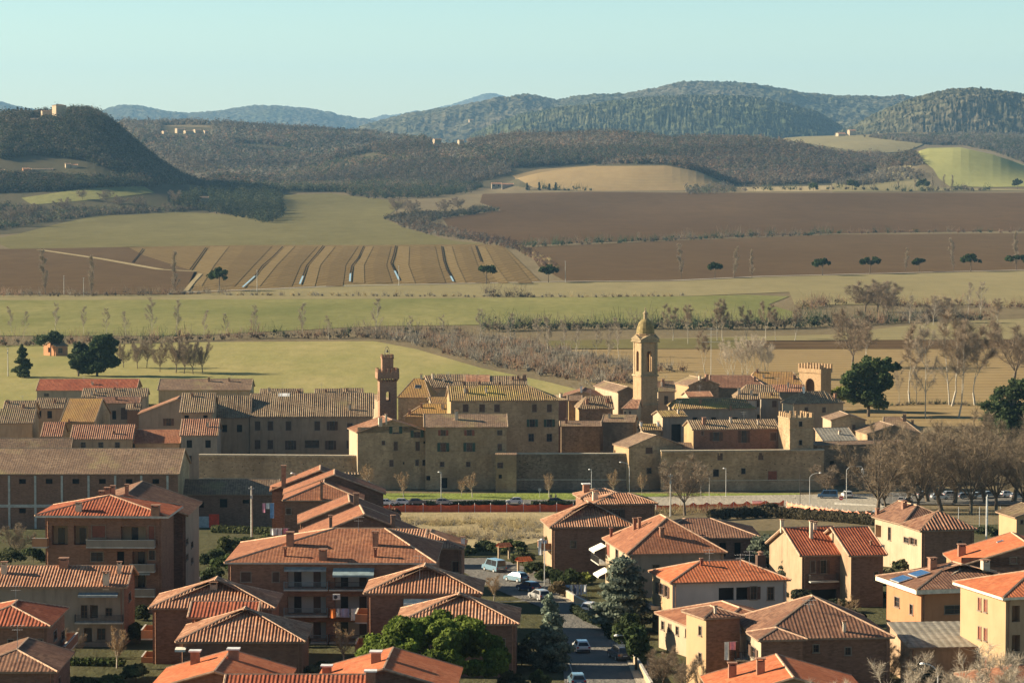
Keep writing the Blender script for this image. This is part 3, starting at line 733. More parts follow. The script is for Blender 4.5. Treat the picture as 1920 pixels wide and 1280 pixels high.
# --- bottom edge
h=H('bright orange gable roofed house at the bottom edge left of the pine, white capped chimneys','house',275,1297,322,13.8,14,-2,16,'y',(0,0),'orange','brick')
h.chim(366,1247,1.3,.9,white=True); h.chim(438,1240,1.1,1.0,white=True); h.done()
h=H('orange gable roofed house just below the umbrella pine, one white capped chimney by its ridge','house',582,1295,322,14.8,14,-2,16,'y',(0,0),'orange','brick')
h.chim(705,1245,1.1,.95,white=True); h.chim(613,1266,.8,.9,white=True); h.done()
h=H('low red tiled roof at the bottom edge between the two orange gable roofs','house',415,1312,311,14.6,10,0,17,'x',(0,0),'red','brick',ry=1266)
h.chim(695,1285,1.2,.9,white=True); h.done()
h=H('orange roofed house at the bottom edge right of the street, two square chimneys','house',1340,1317,316,15.8,15,2,16,'y',(0,0),'orange','cream')
h.chim(1373,1272,1.2,.8); h.chim(1426,1266,1.3,.8); h.chim(1530,1250,1.6,.6,CHIMP); h.done()
h=H('corner of a red roof cut by the bottom right corner of the photo','house',1862,1292,320,12,9,18,17,'x',(1,1),'terraS','cream'); h.done()
# --- left column
h=H('brick house in the lower left corner with red striped hip roof and blue blinds','house',95,1177,350,10.2,14.5,0,17,'y',(1,1),'red','brick',anchor='R',fasm=SOFF)
h.win('f',68,1208,24,22,'p'); h.win('f',40,1208,12,22,'c'); h.win('f',20,1205,9,14,'p'); h.rows('r',[103,118],[1190,1235],6,16,'p'); h.win('f',60,1255,16,18,'c')
h.balc('r',100,125,1215); h.ant(30,1150,3); h.done()
h=H('dark tiled lower house filling the very bottom left corner','house',108,1262,329,10,13,0,17,'y',(1,0),'brown','brickd',anchor='R'); h.ant(33,1245,4); h.rows('r',[111,113],[1275],4,12); h.done()
h=H('long low apartment house with brown ridge roof, left edge, two floors of balcony doors','house',-40,1103,392,18.3,12,0,17,'x',(0,0),'terra','greyp','brick',ry=1062)
h.win('f',176,1146,14,26,'o'); h.win('f',158,1146,12,26,'p'); h.win('f',204,1147,12,16,'p'); h.win('f',165,1190,16,28,'o'); h.win('f',190,1188,16,20,'p'); h.win('f',60,1145,16,18,'c'); h.win('f',110,1146,14,18,'p'); h.rows('r',[243],[1118],5,16)
h.balc('f',142,232,1164,1.2,.9,'rail'); h.balc('f',140,235,1213,1.2,.9,'rail'); h.win('f',180,1237,30,18,'D')
h.chim(199,1099,1.4,.75,CHIMP); h.chim(224,1078,1.2,.5,CHIMP); h.chim(8,1078,1.2,.7,CHIMP); h.chim(120,1066,.9,1.1,CHIM); h.awn('f',148,222,1110,1.0,.25,AWG); h.done()
h=H('four storey brick apartment block on the left with grey balconies and loggias','apartment block',65,970,430,18.2,13,-3,13,'y',(6.5,6.5),'red','brick',back='brownp',over=1.2,fasm=CONC,fas=.3,name='apartment_block')
h.win('f',112,1003,30,36,'o'); h.win('f',152,1003,28,36,'o'); h.win('f',185,996,24,22,'R'); h.win('f',182,1043,22,18,'p'); h.win('f',250,1003,46,34,'o'); h.win('f',284,998,10,24,'R')
h.win('f',262,1046,28,26,'o'); h.win('f',285,1040,10,16,'p'); h.win('f',226,1050,14,34,'D'); h.win('f',262,1090,26,26,'o')
h.balc('f',165,292,1022,1.5,.9,'solid',WA['greyp']); h.balc('f',246,292,1068,1.3,.9,'solid',WA['greyp']); h.balc('f',246,292,1114,1.3,.9,'solid',WA['greyp'])
h.balc('f',64,92,1022,1.4,1.1,'solid',WA['orangep']); h.awn('f',246,284,1068,1.1,.3,AWG); h.chim(292,968,1.0,1.1); h.chim(148,962,.9,.8,CHIMP); h.done()
h=H('dark gable roof with three chimneys rising behind the brick apartment block','house',120,968,442,17.3,17,-1,19,'y',(0,0),'brown','brickd','greyp')
h.chim(191,950,1.3,.7); h.chim(202,945,1.5,.8); h.chim(212,939,1.5,.6); h.chim(238,930,1.1,.5); h.rows('r',[345,360],[1020,1050],5,10); h.done()
h=H('hip roofed brick house with orange lit slope, left of centre with bright side balconies','house',278,1143,375,15,12.2,0,17,'y',(1,1),'terra','brick',ry=1099)
h.chim(401,1106,.5,.9,MORT); h.balc('l',0,1,1190) if 0 else None
h.done()
def sidebal(h,v0,v1,z,m='orangep'):
    b=MB(); o=h.over; T=lambda p:(o-p[1],p[0],p[2])
    b.box(v0,-.05,z-.18,v1,1.5,z,1,T); b.box(v0,1.38,z,v1,1.5,z+.95,0,T); b.box(v0,0,z,v0+.12,1.38,z+.95,0,T); b.box(v1-.12,0,z,v1,1.38,z+.95,0,T)
    b.box(v0-.03,1.34,z+.95,v1+.03,1.54,z+1.02,1,T); b.build('balcony',[WA['orangep'],CONC],h.root)
sidebal(h,1.5,6,h.he-3.6); sidebal(h,1.5,6,h.he-6.8)
h=H('red tiled low link roof between the two hip roofed brick houses','house',352,1160,366,8,5,0,15,'x',(0,0),'red','brick',rp=.9); h.done()
h=H('nearer hip roofed brick house overlapping its neighbour, small conifer at its right corner','house',328,1206,355,14.6,12.8,0,17,'y',(1,1),'terra','brick',ry=1157)
h.win('f',420,1240,18,18,'p'); h.awn('f',330,350,1212,1.4,.1,AWC); h.win('f',500,1242,14,18,'c'); h.done()
h=H('wide three storey apartment house, smooth red roof, balconies and a blue awning','apartment house',420,1057,395,26.4,20.5,-1,17,'x',(13,7),'terraS','brick','brick',fasm=CONC,back='white',name='apartment_house',ry=990)
for y,hh in ((1085,34),(1134,34),(1182,32)):
    h.win('f',575,y,72,hh,'o'); h.win('f',662,y,70,hh,'o')
h.win('f',461,1081,18,18,'c'); h.win('f',517,1081,12,18,'c'); h.win('f',461,1130,14,18,'p')
for y in (1103,1152,1202):
    h.balc('f',533,615,y,.9,.95,'rail',AWG); h.balc('f',618,702,y,.9,.95,'rail',DMETAL)
h.awn('f',625,702,1064,1.6,.7,AWB); h.awn('f',533,612,1062,.5,.3,AWG)
h.chim(544,1025,1.4,.9); h.chim(606,1051,1.0,.95); h.chim(535,1046,.9,.3,SHR); h.chim(704,1025,1.5,.7); h.chim(704,1047,.9,.35,SHR); h.ant(672,1000,2); h.done()
# wash-hand details inside the loggias: pale end walls and doors
h=H('hip roofed brick house in front of the apartment house with white awning under the eaves','house',681,1115,378,14.2,11.4,-1,17,'y',(1,1),'terra','brick',ry=1072)
h.win('f',815,1132,110,12,'o'); h.awn('f',757,875,1122,.9,.45,AWC); h.ant(787,1090,3); h.win('f',860,1165,14,20,'p'); h.done(); sidebal(h,1,6,h.he-3.4); sidebal(h,1,6,h.he-7)
h=H('hip roofed house right behind the umbrella pine','house',741,1172,363,14.2,12.4,-1,17,'y',(1,1),'terra','brickd',ry=1128); h.rows('f',[940],[1205,1250],12,18,'c'); h.done()
h=H('small dark right sloping roof with lit left side beside the dry field','house',732,1030,437,10.2,9,-2,17,'y',(1,0),'terra','brickd'); h.chim(770,1020,1.5,.6); h.chim(868,1022,.7,.5,WHITE); h.win('f',862,1062,14,20); h.done()
h=H('dark brick annex with metal vents behind the apartment house roof','house',700,1010,432,7,8,-3,10,'x',(0,0),'terra','brickd'); h.chim(755,988,.9,.8,METAL,pot=True); h.chim(735,990,.6,.6,METAL,pot=True); h.done()
# stepped row by the field
gp='stepped gable houses beside the dry field'
for (lab,x,y,d,W,D,ax,hp,yw,pt) in (
  ('rearmost stepped gable house with tall dark chimney, against the town wall',505,922,566,18,9,'y',(0,0),3,22),
  ('second stepped gable house, thin lit roof edge under the rearmost one',530,929,555,18,9,'y',(0,0),3,21),
  ('stepped house with small flat-fronted hip roof over a dark loggia',529,940,545,14,11,'y',(4.5,0),2,20),
  ('stepped gable house with long slanting roof edge below the hip roofed one',558,984,500,16.4,12,'y',(0,0),4,22),
  ('nearest stepped gable house, bright slanting roof edge touching the big smooth red roof',566,1015,456,18,12,'y',(0,0),6,22)):
    h=H(lab,'house',x,y,d,W,D,yw,pt,ax,hp,'terraS','brick',group=gp)
    if y==922: h.chim(532,912,3.2,.8); h.win('f',560,915,8,6)
    if y==940: h.chim(603,938,3.0,.4,CHIM); h.win('f',632,954,26,18,'o'); h.win('f',531,958,8,10,'c')
    if y==984: h.win('f',618,996,10,8,'c'); h.chim(668,962,1.6,.8)
    if y==1015: h.chim(620,998,1.6,.45); h.chim(737,990,1.2,.6)
    h.done()
h=H('pale yellow dormer box on the rear roofs above the stepped houses','house',648,892,572,2.4,3,8,8,'x',(0,0),'old','ochre',over=.1); h.done()
# --- middle, right of the field
h=H('lower wing of the two level house with striped hip roof and side terrace','house',1030,991,482,13.2,10.5,7,17,'y',(1,1),'terra','brick','brownp',ry=950)
sidebal(h,1.2,5.5,h.he-3.3); h.win('l',1024,1015,4,16,'s'); h.win('f',1075,1020,10,12,'p'); h.done()
h=H('upper block of the two level house with brown shuttered window','house',1112,948,489,10.2,8,9,17,'x',(1,1),'terra','brick','brownp',ry=927)
h.win('f',1156,963,14,18,'s'); h.chim(1116,940,1.2,.8,CHIMP); h.chim(1228,934,1.2,.8,CHIM); h.done()
h=H('rear striped roof just behind the upper block, nearest the avenue','house',1088,936,503,8,7,9,17,'x',(1,1),'terra','brick',ry=918); h.chim(1099,925,1.3,1.0,CHIM,white=True); h.chim(1207,925,1.2,1.2,CHIM,white=True); h.done()
h=H('long brown hip roofed house behind the orange roofs right of the street','house',1205,1011,497,18.8,15,2,17,'x',(1,1),'brown','brickd',ry=973)
h.chim(1276,1003,1.0,.25,METAL); h.chim(1293,1008,.7,.5); h.rows('f',[1355,1383],[1030],12,26,'D'); h.done()
h=H('orange roofed house with cream lit side, balconies and white awnings facing the street','house',1175,1041,450,14.6,19,9,16,'y',(1,1),'terraS','greyp','cream',ry=985)
h.win('l',1140,1030,5,22,'R'); h.win('l',1157,1040,4,20,'p'); h.chim(1146,1008,1.0,.35,SHR); h.chim(1190,995,1.4,.45); h.chim(1199,993,1.3,.4); h.chim(1241,1008,1.0,.6); h.rows('f',[1230,1290],[1065],12,14)
h.awn('l',1127,1137,1020,1.8,.8,AWC); h.awn('l',1135,1145,1065,1.8,.9,AWC); h.balc('l',1125,1140,1052,1.4,1,'rail'); h.done()
h=H('white walled house with broad low orange hip roof and strip of dark windows','house',1256,1095,400,15.8,11.7,11,16,'x',(5.5,5),'orange','white','yellow',ry=1055)
h.win('l',1241,1104,6,22,'p'); h.win('l',1234,1102,3,20,'s'); h.win('l',1250,1108,4,22,'s'); h.win('f',1362,1113,28,24,'D'); h.win('f',1392,1112,24,24,'D'); h.win('f',1413,1111,12,24,'s'); h.win('f',1445,1112,12,24,'p')
h.chim(1426,1066,1.6,1.1,SHB,pot=True); h.chim(1315,1062,.6,.3,SHR); h.ant(1405,1064,2); h.ant(1330,1064,2.2); h.ant(1388,1064,1.6); h.balc('l',1222,1238,1135,1.2,.3); h.done()
h=H('house with long lit facade and broad red roof sloping toward the street','house',1328,1192,374,13,19,17,17,'y',(1,1),'terraS','brick','cream')
for i,x in enumerate((1243,1256,1270,1288,1306,1320)): h.win('l',x,1172+i*5,5,16,'c' if i%2 else 'p')
h.done()
h=H('narrow stair tower like block with small hip roof, cream side and red brick front','house',1320,1162,353,5,6.5,20,17,'y',(1,1),'brown','brick','yellow')
h.win('l',1313,1182,5,16,'p'); h.win('l',1313,1232,5,16,'p'); h.chim(1341,1153,.6,.25,CHIMP); h.done()
h=H('big brown hip roofed house in the lower right with cream side walls and terrace','house',1421,1201,346,15.2,16,6,17,'y',(1,1),'brown','brick','cream',ry=1140)
h.win('l',1409,1215,6,22,'s'); h.win('l',1388,1178,6,10,'c'); h.win('f',1530,1215,10,14,'p'); h.win('f',1590,1220,10,14,'p'); h.chim(1583,1188,.9,.3,CHIMP); h.ant(1517,1150,1.4); h.balc('l',1378,1405,1224,1.5,.9,'rail'); h.done()
h=H('small lower roof before the big brown hip roof, over a cream corner with balcony','house',1421,1203,343,5.5,6,8,17,'y',(1,1),'brown','brick','cream'); h.win('l',1412,1222,6,22,'s'); h.done()
for lab,x,d,W in (('left half of the semi-detached house with bright red gable roof and tall chimney',1500,440,7.6),('right half of the semi-detached house, its red roof half in shadow',1592,437,5.6)):
    h=H(lab,'house',x,1044,d,W,15,14,22,'x',(0,0),'orange' if 0 else 'red','brickd','brownp',group='semi-detached red roofed pair')
    if W>7: h.chim(1521,1012,2.2,.45,CHIMP); h.chim(1584-118,995,1.0,.4,CHIMP); h.chim(1528,995,.8,.5,CHIMP); h.win('f',1544,1062,11,24,'s'); h.win('f',1524,1062,9,22,'c'); h.balc('f',1515,1568,1088,1.2,.9,'rail'); h.win('f',1545,1115,50,22,'D')
    else: h.win('f',1643,1080,8,16,'p'); h.chim(1633,1024,.3,.2)
    h.done()
h=H('house with cream side columns and orange front behind the one with barrel-striped hip roof','house',1692,985,500,9.5,11.8,18,17,'y',(1,0),'brown','orangep','cream',ry=957)
h.win('l',1668,1000,4,24,'p'); h.win('l',1645,995,8,24,'o'); h.win('l',1655,1030,5,18,'p'); h.chim(1645,966,.7,.5); h.chim(1695,955,.9,.7); h.chim(1763,960,.9,.9,CHIMP); h.done()
h=H('cream sided house with strongly striped hip roof near the sports net','house',1725,997,485,9.4,9,13,18,'y',(1,1),'oldr','brick','cream',ry=967)
h.win('l',1699,1012,6,10,'p'); h.win('l',1711,1014,4,12,'s'); h.win('l',1717,1015,3,10,'p'); h.win('f',1800,1018,8,10); h.done()
h=H('orange gable roof with square chimney on the right edge, dark gable wall below','house',1797,1064,426,19,13.8,1,17,'y',(0,0),'terraS' if 0 else 'orange','brickd','ochre')
h.chim(1803,1044,1.3,1.0); h.chim(1848,1012,1.0,.35,WHITE); h.sky(1876,1018,.8,.9); h.win('f',1900,1050,10,10); h.done()
h=H('low hip roofed house with white fascia, solar panels on the roof and orange walls','house',1718,1114,390,16.5,13.6,15,15,'y',(1,1),'brown','orangep','orangep',over=1.1,fas=.55,fasm=flat('cream_fascia',(.70,.62,.48),.8))
h.sky(1692,1095,3.0,1.9,PANEL,'solar_panel',.1,off=.12); h.sky(1726,1085,3.0,1.9,PANEL,'solar_panel',.1,off=.12); h.chim(1748,1075,1.2,.9); h.chim(1847,1078,1.1,.9,CHIMP); h.win('l',1682,1128,6,18,'p'); h.win('l',1709,1142,4,18,'p'); h.win('f',1790,1142,40,14,'p'); h.done()
h=H('tall yellow apartment block with vivid orange roof at the right edge','apartment block',1880,1125,350,14,13.6,16,16,'y',(1,1),'orange','brownp','yellow',over=.7,fas=.3,fasm=flat('cream_fascia2',(.72,.64,.48),.8),name='apartment_block')
for y,o in ((1132,0),(1186,2),(1240,4)):
    h.win('l',1837,y,3.5,24,'R'); h.win('l',1848,y+3,3.5,24,'R')
h.win('f',1905,1150,16,30,'o'); h.win('f',1905,1205,16,30,'o'); h.done()
h=H('long grey fibre cement shed roof in front of the orange walled house','shed',1702,1217,357,13,11.5,5,6,'x',(0,0),'grey','brownp',rp=1.0,name='shed',over=.3,capr=.04); h.done()
h=H('pale yellow building cut by the right edge beside the sports net','house',1903,972,520,9,9,12,17,'y',(0,0),'old','yellow'); h.win('f',1916,978,4,8); h.done()
# ================================================================= LOW BUILDINGS BEFORE THE TOWN WALL
h=H('long brick warehouse with mossy ridge roof and grey pilasters, left edge','warehouse',-120,890,655,50,24,0,20,'x',(0,0),'oldS','brick','stone',ry=841,name='warehouse',over=.3)
for x in (-8,42,92,142,192,242,292): h.win('f',x,902,13,9,'D'); h.win('f',x,957,12,9,'D')
b=MB()
for x in (-33,17,66,116,166,216,265,314):
    p=h.hit('f',x,900); b.box(p.x-.22,h.over-.12,-1,p.x+.22,h.over+.01,h.he-.15)
p=h.hit('f',100,948); b.box(.5,h.over-.09,p.z-.3,h.W-.5,h.over+.01,p.z+.3); b.build('pilasters',[CONC],h.root); h.done()
h=H('low brick workshop, mossy roof, between warehouse and stepped gable houses','workshop',333,928,665,21,9,0,14,'x',(0,0),'oldS','brick',ry=899,name='workshop')
h.win('f',419,943,14,16,'D'); h.win('f',461,940,12,8,'D'); h.win('f',374,946,16,10,'D'); h.done()
h=H('low reddish roof strip behind the warehouse ridge on the far left','house',-60,843,835,27,7,0,14,'x',(0,0),'oldS','stone',ry=822); h.done()
# ================================================================= WALLED TOWN
T=dict(ry=None)
def town(lab,x,y,d,x1,ry,wall='brownp',side='tan',roof='old',yaw=2,hip=(0,0),D=None,ax='x',W=None,pitch=20,wins=(),ch=(),**k):
    W=W or (x1-x)*d/FPX/math.cos(R(yaw))
    if D is None:
        dep=(y-285)/FPX; D=2*(y-ry)*d/FPX/(math.tan(R(pitch))+dep); D=min(max(D,5),30)
    h=H(lab,'house',x,y,d,W,D,yaw,pitch,ax,hip,roof,wall,side,ry=ry if ax=='x' else None,over=k.pop('over',.35),group=k.pop('group','old houses inside the town wall'),**k)
    for w_ in wins: h.win(*w_)
    for c in ch: h.chim(*c)
    q=int(abs(x*7+y*3)); rr_=random.Random(q); ym=(y+ry)/2 if ry else y-8
    if rr_.random()<.6: h.chim(x+(x1-x)*rr_.uniform(.15,.85),ym,rr_.uniform(.7,1.3),rr_.uniform(.45,.7),CHIMP if rr_.random()<.4 else None)
    if rr_.random()<.5: h.ant(x+(x1-x)*rr_.uniform(.2,.8),ym-3,rr_.uniform(2,3.2))
    h.done(); return h
F=lambda xs,ys,w,h,k='s':[('f',x,y,w,h,k) for y in ys for x in xs]
# far left
town('far long roof of bright red tiles at the edge of the meadow',67,733,1060,256,711,'greyp',roof='red',wins=F([87,170],[740],9,6,'p'),yaw=0)
town('far long grey brown roof at the meadow edge, right of the bright red one',295,732,1060,471,711,'brownp',roof='oldS',yaw=0,ch=((392,716,1.2,.7),(430,716,1,.6)))
town('striped roof in front of the bright red one with pale wall under its eaves',153,746,975,275,729,'cream',roof='old',wins=F([205,245],[758],7,8,'D'),ch=((172,742,1.2,.6,CHIMP),(216,733,.8,.5)))
town('leftmost striped roof in town with lower roof below',-60,795,872,62,768,'brownp',roof='old')
town('striped roof above the leftmost one',2,780,905,62,752,'brownp',roof='old',ch=((15,758,.8,.6),))
town('house with arched dark windows between striped roofs on the left',64,767,940,119,747,'brownp',wins=F([73,93],[777],9,14,'D'),roof='old')
town('steep orange lichen roof turned toward us on the left',112,792,900,178,747,'ochre',roof='lich',wins=(),ch=((130,800,.5,.5),),yaw=-2,hip=(0,0),ax='x')
town('small striped low roof left of the long tan striped one',76,820,862,116,792,'brownp',roof='oldr')
town('dark courtyard house with rust shutters and pale cornice',180,757,945,262,745,'brownd' if 0 else 'brownp',roof='brown',wins=F([196,214],[778],8,16,'D')+F([235],[775],16,22,'c'))
town('brown side wing beside the dark courtyard',236,770,915,262,758,'orangep',roof='old')
town('striped tan roof over three arched windows, behind the warehouse ridge',131,825,838,249,797,'brownp',roof='oldr',wins=F([156,189,220],[834],9,10,'p'),ch=((215,815,.8,.6),))
town('smooth reddish roof left of the two storey tower house',250,832,842,338,806,'brownp',roof='terraS',ch=((254,812,1,.8),))
h=town('pale gable house with one brown shuttered window left of the tower house',258,778,888,340,738,'greyp',roof='oldr',ax='y',W=22,D=12,pitch=21,yaw=2,wins=F([316],[791],9,14))
town('upper striped roof of the tall tower house',337,775,850,400,737,'brownp',roof='old',wins=F([350,385],[781],9,6,'D'),ch=((360,745,.8,.6),))
town('lower reddish striped roof of the tall tower house by the wall end',337,818,826,409,786,'greyp',roof='oldr',wins=F([355,390],[832],10,14,'D')+F([355],[861],9,14,'p'),side='greyp')
town('striped roof strip between the tower house and the long block',400,785,868,470,742,'brownp',roof='old',D=18,wins=F([421,449],[803],9,14,'D'))
h=town('long two storey block with striped roof, shop window and shuttered windows',466,783,868,700,738,'brownp',roof='old',wins=F([483,507,541,595],[798],9,16,'c')+F([623],[798],9,16,'s')+F([483,507],[833],9,16,'c')+F([545,620],[834],9,16,'s')+F([585],[832],26,14,'p')+F([656],[800],10,14,'c')+F([655],[833],10,14,'c'),ch=((655,770,1.4,.6,CHIMP),))
h.sky(533,742,3.2,2.2,WHITE)
town('raised dormer roof on the long two storey block',507,757,883,567,735,'stone',roof='old',D=9,ch=((560,738,.8,.6),))
town('small far striped roof left of the civic tower',590,742,985,642,730,'brownp',roof='old')
town('small far striped roof touching the civic tower',637,744,990,681,729,'brownp',roof='old',ch=((650,735,.8,.5),))
town('small far striped roof above the long block',487,741,990,567,730,'brownp',roof='old')
town('roof end with lit pilastered wall at the foot of the civic tower',640,760,935,690,745,'stone','cream',roof='old',yaw=18,D=14)
town('narrow lit wall house left of the civic tower',708,752,950,735,742,'ochre','cream','old',yaw=30,D=18)
# centre
h=town('ochre gabled roof with skylight right of the civic tower',744,746,940,808,710,'stone','ochre','lich',yaw=-6,D=16,hip=(4,3),ch=((790,712,1.2,.6,CHIMP),)); h.sky(783,726,1.6,1.6)
town('pale gabled end with jagged roof line on the centre skyline',806,728,955,852,705,'stone','cream','old',yaw=14,D=14,ch=((812,712,1.4,.7,CHIMP),))
town('yellow lichen annex below the ochre skylight roof',808,757,930,846,745,'ochre','ochre','lich',yaw=8,D=10,wins=())
town('dark striped skyline roof above the big striped block',818,716,985,880,703,'stone','cream','old',yaw=0)
town('pinkish skyline roof between dark striped roofs in the centre',872,720,980,918,704,'stone','cream','terra',yaw=0)
town('right hand dark striped skyline roof with round chimney pot',910,722,980,988,706,'stone','cream','old',yaw=0,ch=((984,714,1.6,.9),(972,712,1.0,.6)))
town('second row skyline roof with chimneys behind the yellow striped block',822,728,968,945,717,'stone','cream','old',yaw=-2,ch=((900,722,1,.6),(937,724,1,.6),(870,724,1,.6)))
h=town('big three storey block with yellow lichen striped roof in the town centre',843,753,850,1051,724,'stone','ochre','oldy',yaw=5,D=16,hip=(0,1),wins=F([873,904,932],[765],10,14,'c')+F([1002,1030],[765],9,14,'c')+F([998,1030],[793],10,14,'g')+F([996,1030],[820],10,14,'p'),ch=((912,738,1.2,.6,CHIMP),(872,738,1.1,.6,CHIMP),(1010,727,1,.6),))
h=town('orange lichen hip roof below the civic tower with several chimneys',757,782,868,860,757,'stone','ochre','lich',yaw=-4,D=12,hip=(5,2),ch=((768,778,1.0,.7),(830,768,1.2,.7,CHIMP),(850,770,1.6,.7,CHIMP),(790,766,1,.5)))
# wall houses
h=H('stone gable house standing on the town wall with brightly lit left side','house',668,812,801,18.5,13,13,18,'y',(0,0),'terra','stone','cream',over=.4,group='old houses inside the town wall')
for w_ in F([742,782],[806],11,13,'g')+F([719],[830],6,8,'p')+F([742,783],[836],8,16,'c')+F([799],[829],4,5,'D')+F([734],[868],7,12,'c')+F([782,797],[867],6,10,'p')+F([757],[868],3,4,'D'): h.win(*w_)
h.chim(724,800,1.8,.5,CHIMP); h.chim(713,806,1.5,.9,CHIMP); h.chim(797,800,1.4,.6,CHIMP); h.done()
town('long stone house on the wall with smooth yellow patched roof and shuttered windows',795,802,803,953,777,'stone','stone','oldS',yaw=2,wins=F([831,880],[811],9,11,'r')+F([937],[811],9,9,'p')+F([831,880],[838],10,16,'g')+F([937],[838],8,12,'p')+F([829,878],[870],7,9,'p')+F([832],[905],14,20,'D')+F([800],[896],7,9,'D'),ch=((856,788,2.0,.8,CHIMP),(788,792,1.6,.6,CHIMP)))
h=House('projecting square stone bastion of the town wall, two small windows','bastion',929,853,797,5.3,5,0,2,'x',(0,0),'oldS','stone',over=.05,fas=.12,rp=1.0,name='bastion',capr=.02); h.win('f',938,872,10,10,'p'); h.win('f',938,893,6,8,'D'); h.done()
# around the church
town('dark brown gabled house on the edge of the meadow, centre right',1052,745,935,1128,722,'brownp','brownp','brown',yaw=-5,ax='y',D=14,pitch=17,ch=((1090,742,1.2,.6,WHITE),))
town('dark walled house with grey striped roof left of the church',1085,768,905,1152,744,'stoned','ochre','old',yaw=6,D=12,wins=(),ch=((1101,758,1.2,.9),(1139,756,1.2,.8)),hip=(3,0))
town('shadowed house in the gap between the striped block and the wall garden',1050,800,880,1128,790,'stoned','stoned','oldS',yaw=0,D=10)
town('narrow lit yellow wall with two chimneys right of the big striped block',1045,752,895,1065,742,'brickd','yellow','old',yaw=25,D=14,ch=((1061,745,2.2,.7,CHIMP),))
town('small grey flat roof left of the church apse',1064,752,915,1092,742,'stoned','ochre','oldS',yaw=0)
h=town('lit yellow church gable with plain roof just behind the bell tower','1',1,1,1,1) if 0 else None
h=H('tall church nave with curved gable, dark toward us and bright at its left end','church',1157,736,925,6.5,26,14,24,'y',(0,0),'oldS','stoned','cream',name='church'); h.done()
h=H('pale yellow gable wall at the far end of the church','chapel',1133,741,950,6.2,9,20,26,'y',(0,0),'old','stone','yellow',name='chapel'); h.done()
h=town('small cream house with two slit windows at the foot of the bell tower',1166,767,893,1196,750,'cream','cream','terra',yaw=-12,D=8,wins=F([1168,1181],[775],3,8,'p'),hip=(2,0))
town('low dark roof in front of the little cream house',1128,792,868,1190,778,'stoned','stoned','oldS',yaw=-8,D=9)
h=town('yellow lichen roof right at the foot of the bell tower',1203,808,862,1242,796,'stone','cream','oldy',yaw=6,D=8,ch=((1202,800,1.0,.6,WHITE),(1234,800,1,.6,WHITE)))
town('church annex with big dark arch and yellow lichen roof right of the tower',1241,783,868,1290,771,'greyp','cream','oldy',yaw=16,D=9,wins=F([1268],[812],18,34,'D'))
town('lit cream house with arched window right behind the bell tower',1232,735,930,1268,716,'cream','cream','oldS',yaw=4,D=10,wins=F([1249],[750],6,16,'p'),ch=((1243,722,1.4,.8),))
town('house with pyramid gable roof on the skyline right of the church',1290,724,935,1352,702,'stoned','yellow','oldS',yaw=18,D=12,hip=(0,0),ax='y',pitch=22,ch=((1325,722,1.2,.9),))
h=town('long striped roof over a grey wall with low arched windows',1263,768,895,1420,748,'greyp','cream','oldy',yaw=5,D=14,hip=(2,3),wins=F([1303,1338,1378],[786],9,8,'D'),ch=((1370,782,.5,.5),))
h=town('pale house with striped sloping roof and two dark windows',1376,750,915,1466,722,'white','cream','old',yaw=-2,D=16,hip=(4,3),wins=F([1397,1424],[756],9,12,'p')+F([1423],[781],6,8,'D'),ch=((1386,740,1.6,.8,CHIMP),(1409,742,1.4,.8,CHIMP))); h.sky(1360,715,4,3,METAL)
town('low pink roofed link between the grey wall and the pyramid roof',1290,745,912,1338,735,'cream','cream','terra',yaw=12,D=8)
h=town('dark sloping roof falling right from the pyramid gable',1330,728,945,1440,704,'stoned','stoned','brown',yaw=-4,D=16,hip=(0,5))
town('orange tiled skyline roof left of the gate tower',1398,722,985,1506,697,'brownp','cream','lich',yaw=-3,D=16,hip=(3,3),ch=((1420,700,1,.6),(1398,710,1.4,.8,CHIMP),(1490,712,1.2,.9)))
town('brown skyline roof at the foot of the gate tower',1440,736,960,1510,722,'brownp','cream','oldr',yaw=-2,ch=((1478,728,1.4,.6,CHIMP),))
town('yellow lichen roof over a grey shaded wall left of the crenellated wall tower',1425,748,905,1462,737,'greyp','greyp','oldy',yaw=-2,wins=F([1452],[757],8,12,'c'))
town('hip roofed house with lit left corner between the gate tower and the wall tower',1487,759,893,1588,736,'brownp','cream','old',yaw=18,D=9,hip=(1,1),wins=F([1512,1545],[768],7,10,'c'),ch=((1507,738,1.6,.5,WHITE),))
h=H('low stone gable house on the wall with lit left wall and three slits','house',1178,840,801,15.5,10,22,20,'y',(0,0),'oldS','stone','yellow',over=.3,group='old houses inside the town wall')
h.win('f',1217,843,12,14,'c'); h.win('f',1217,882,10,10,'p'); h.win('f',1223,908,16,24,'D')
for x in (1111,1122,1138): h.win('l',x,838,2.5,8,'D')
h.done()
town('low grey lean-to roof between the stone gable and the brick house',1262,845,806,1300,831,'stone','stone','oldS',yaw=-4,D=7)
h=town('long brick house on the wall with loggia windows and tan striped roof',1298,807,806.5,1466,789,'brick','ochre','old',yaw=9,D=12,wins=F([1343],[818],12,17,'s')+F([1395],[818],10,22,'s')+F([1450],[818],12,15,'c')+F([1317],[812],4,8,'c'),ch=((1320,797,1.5,.9),(1370,794,1.2,.5,CHIMP)))
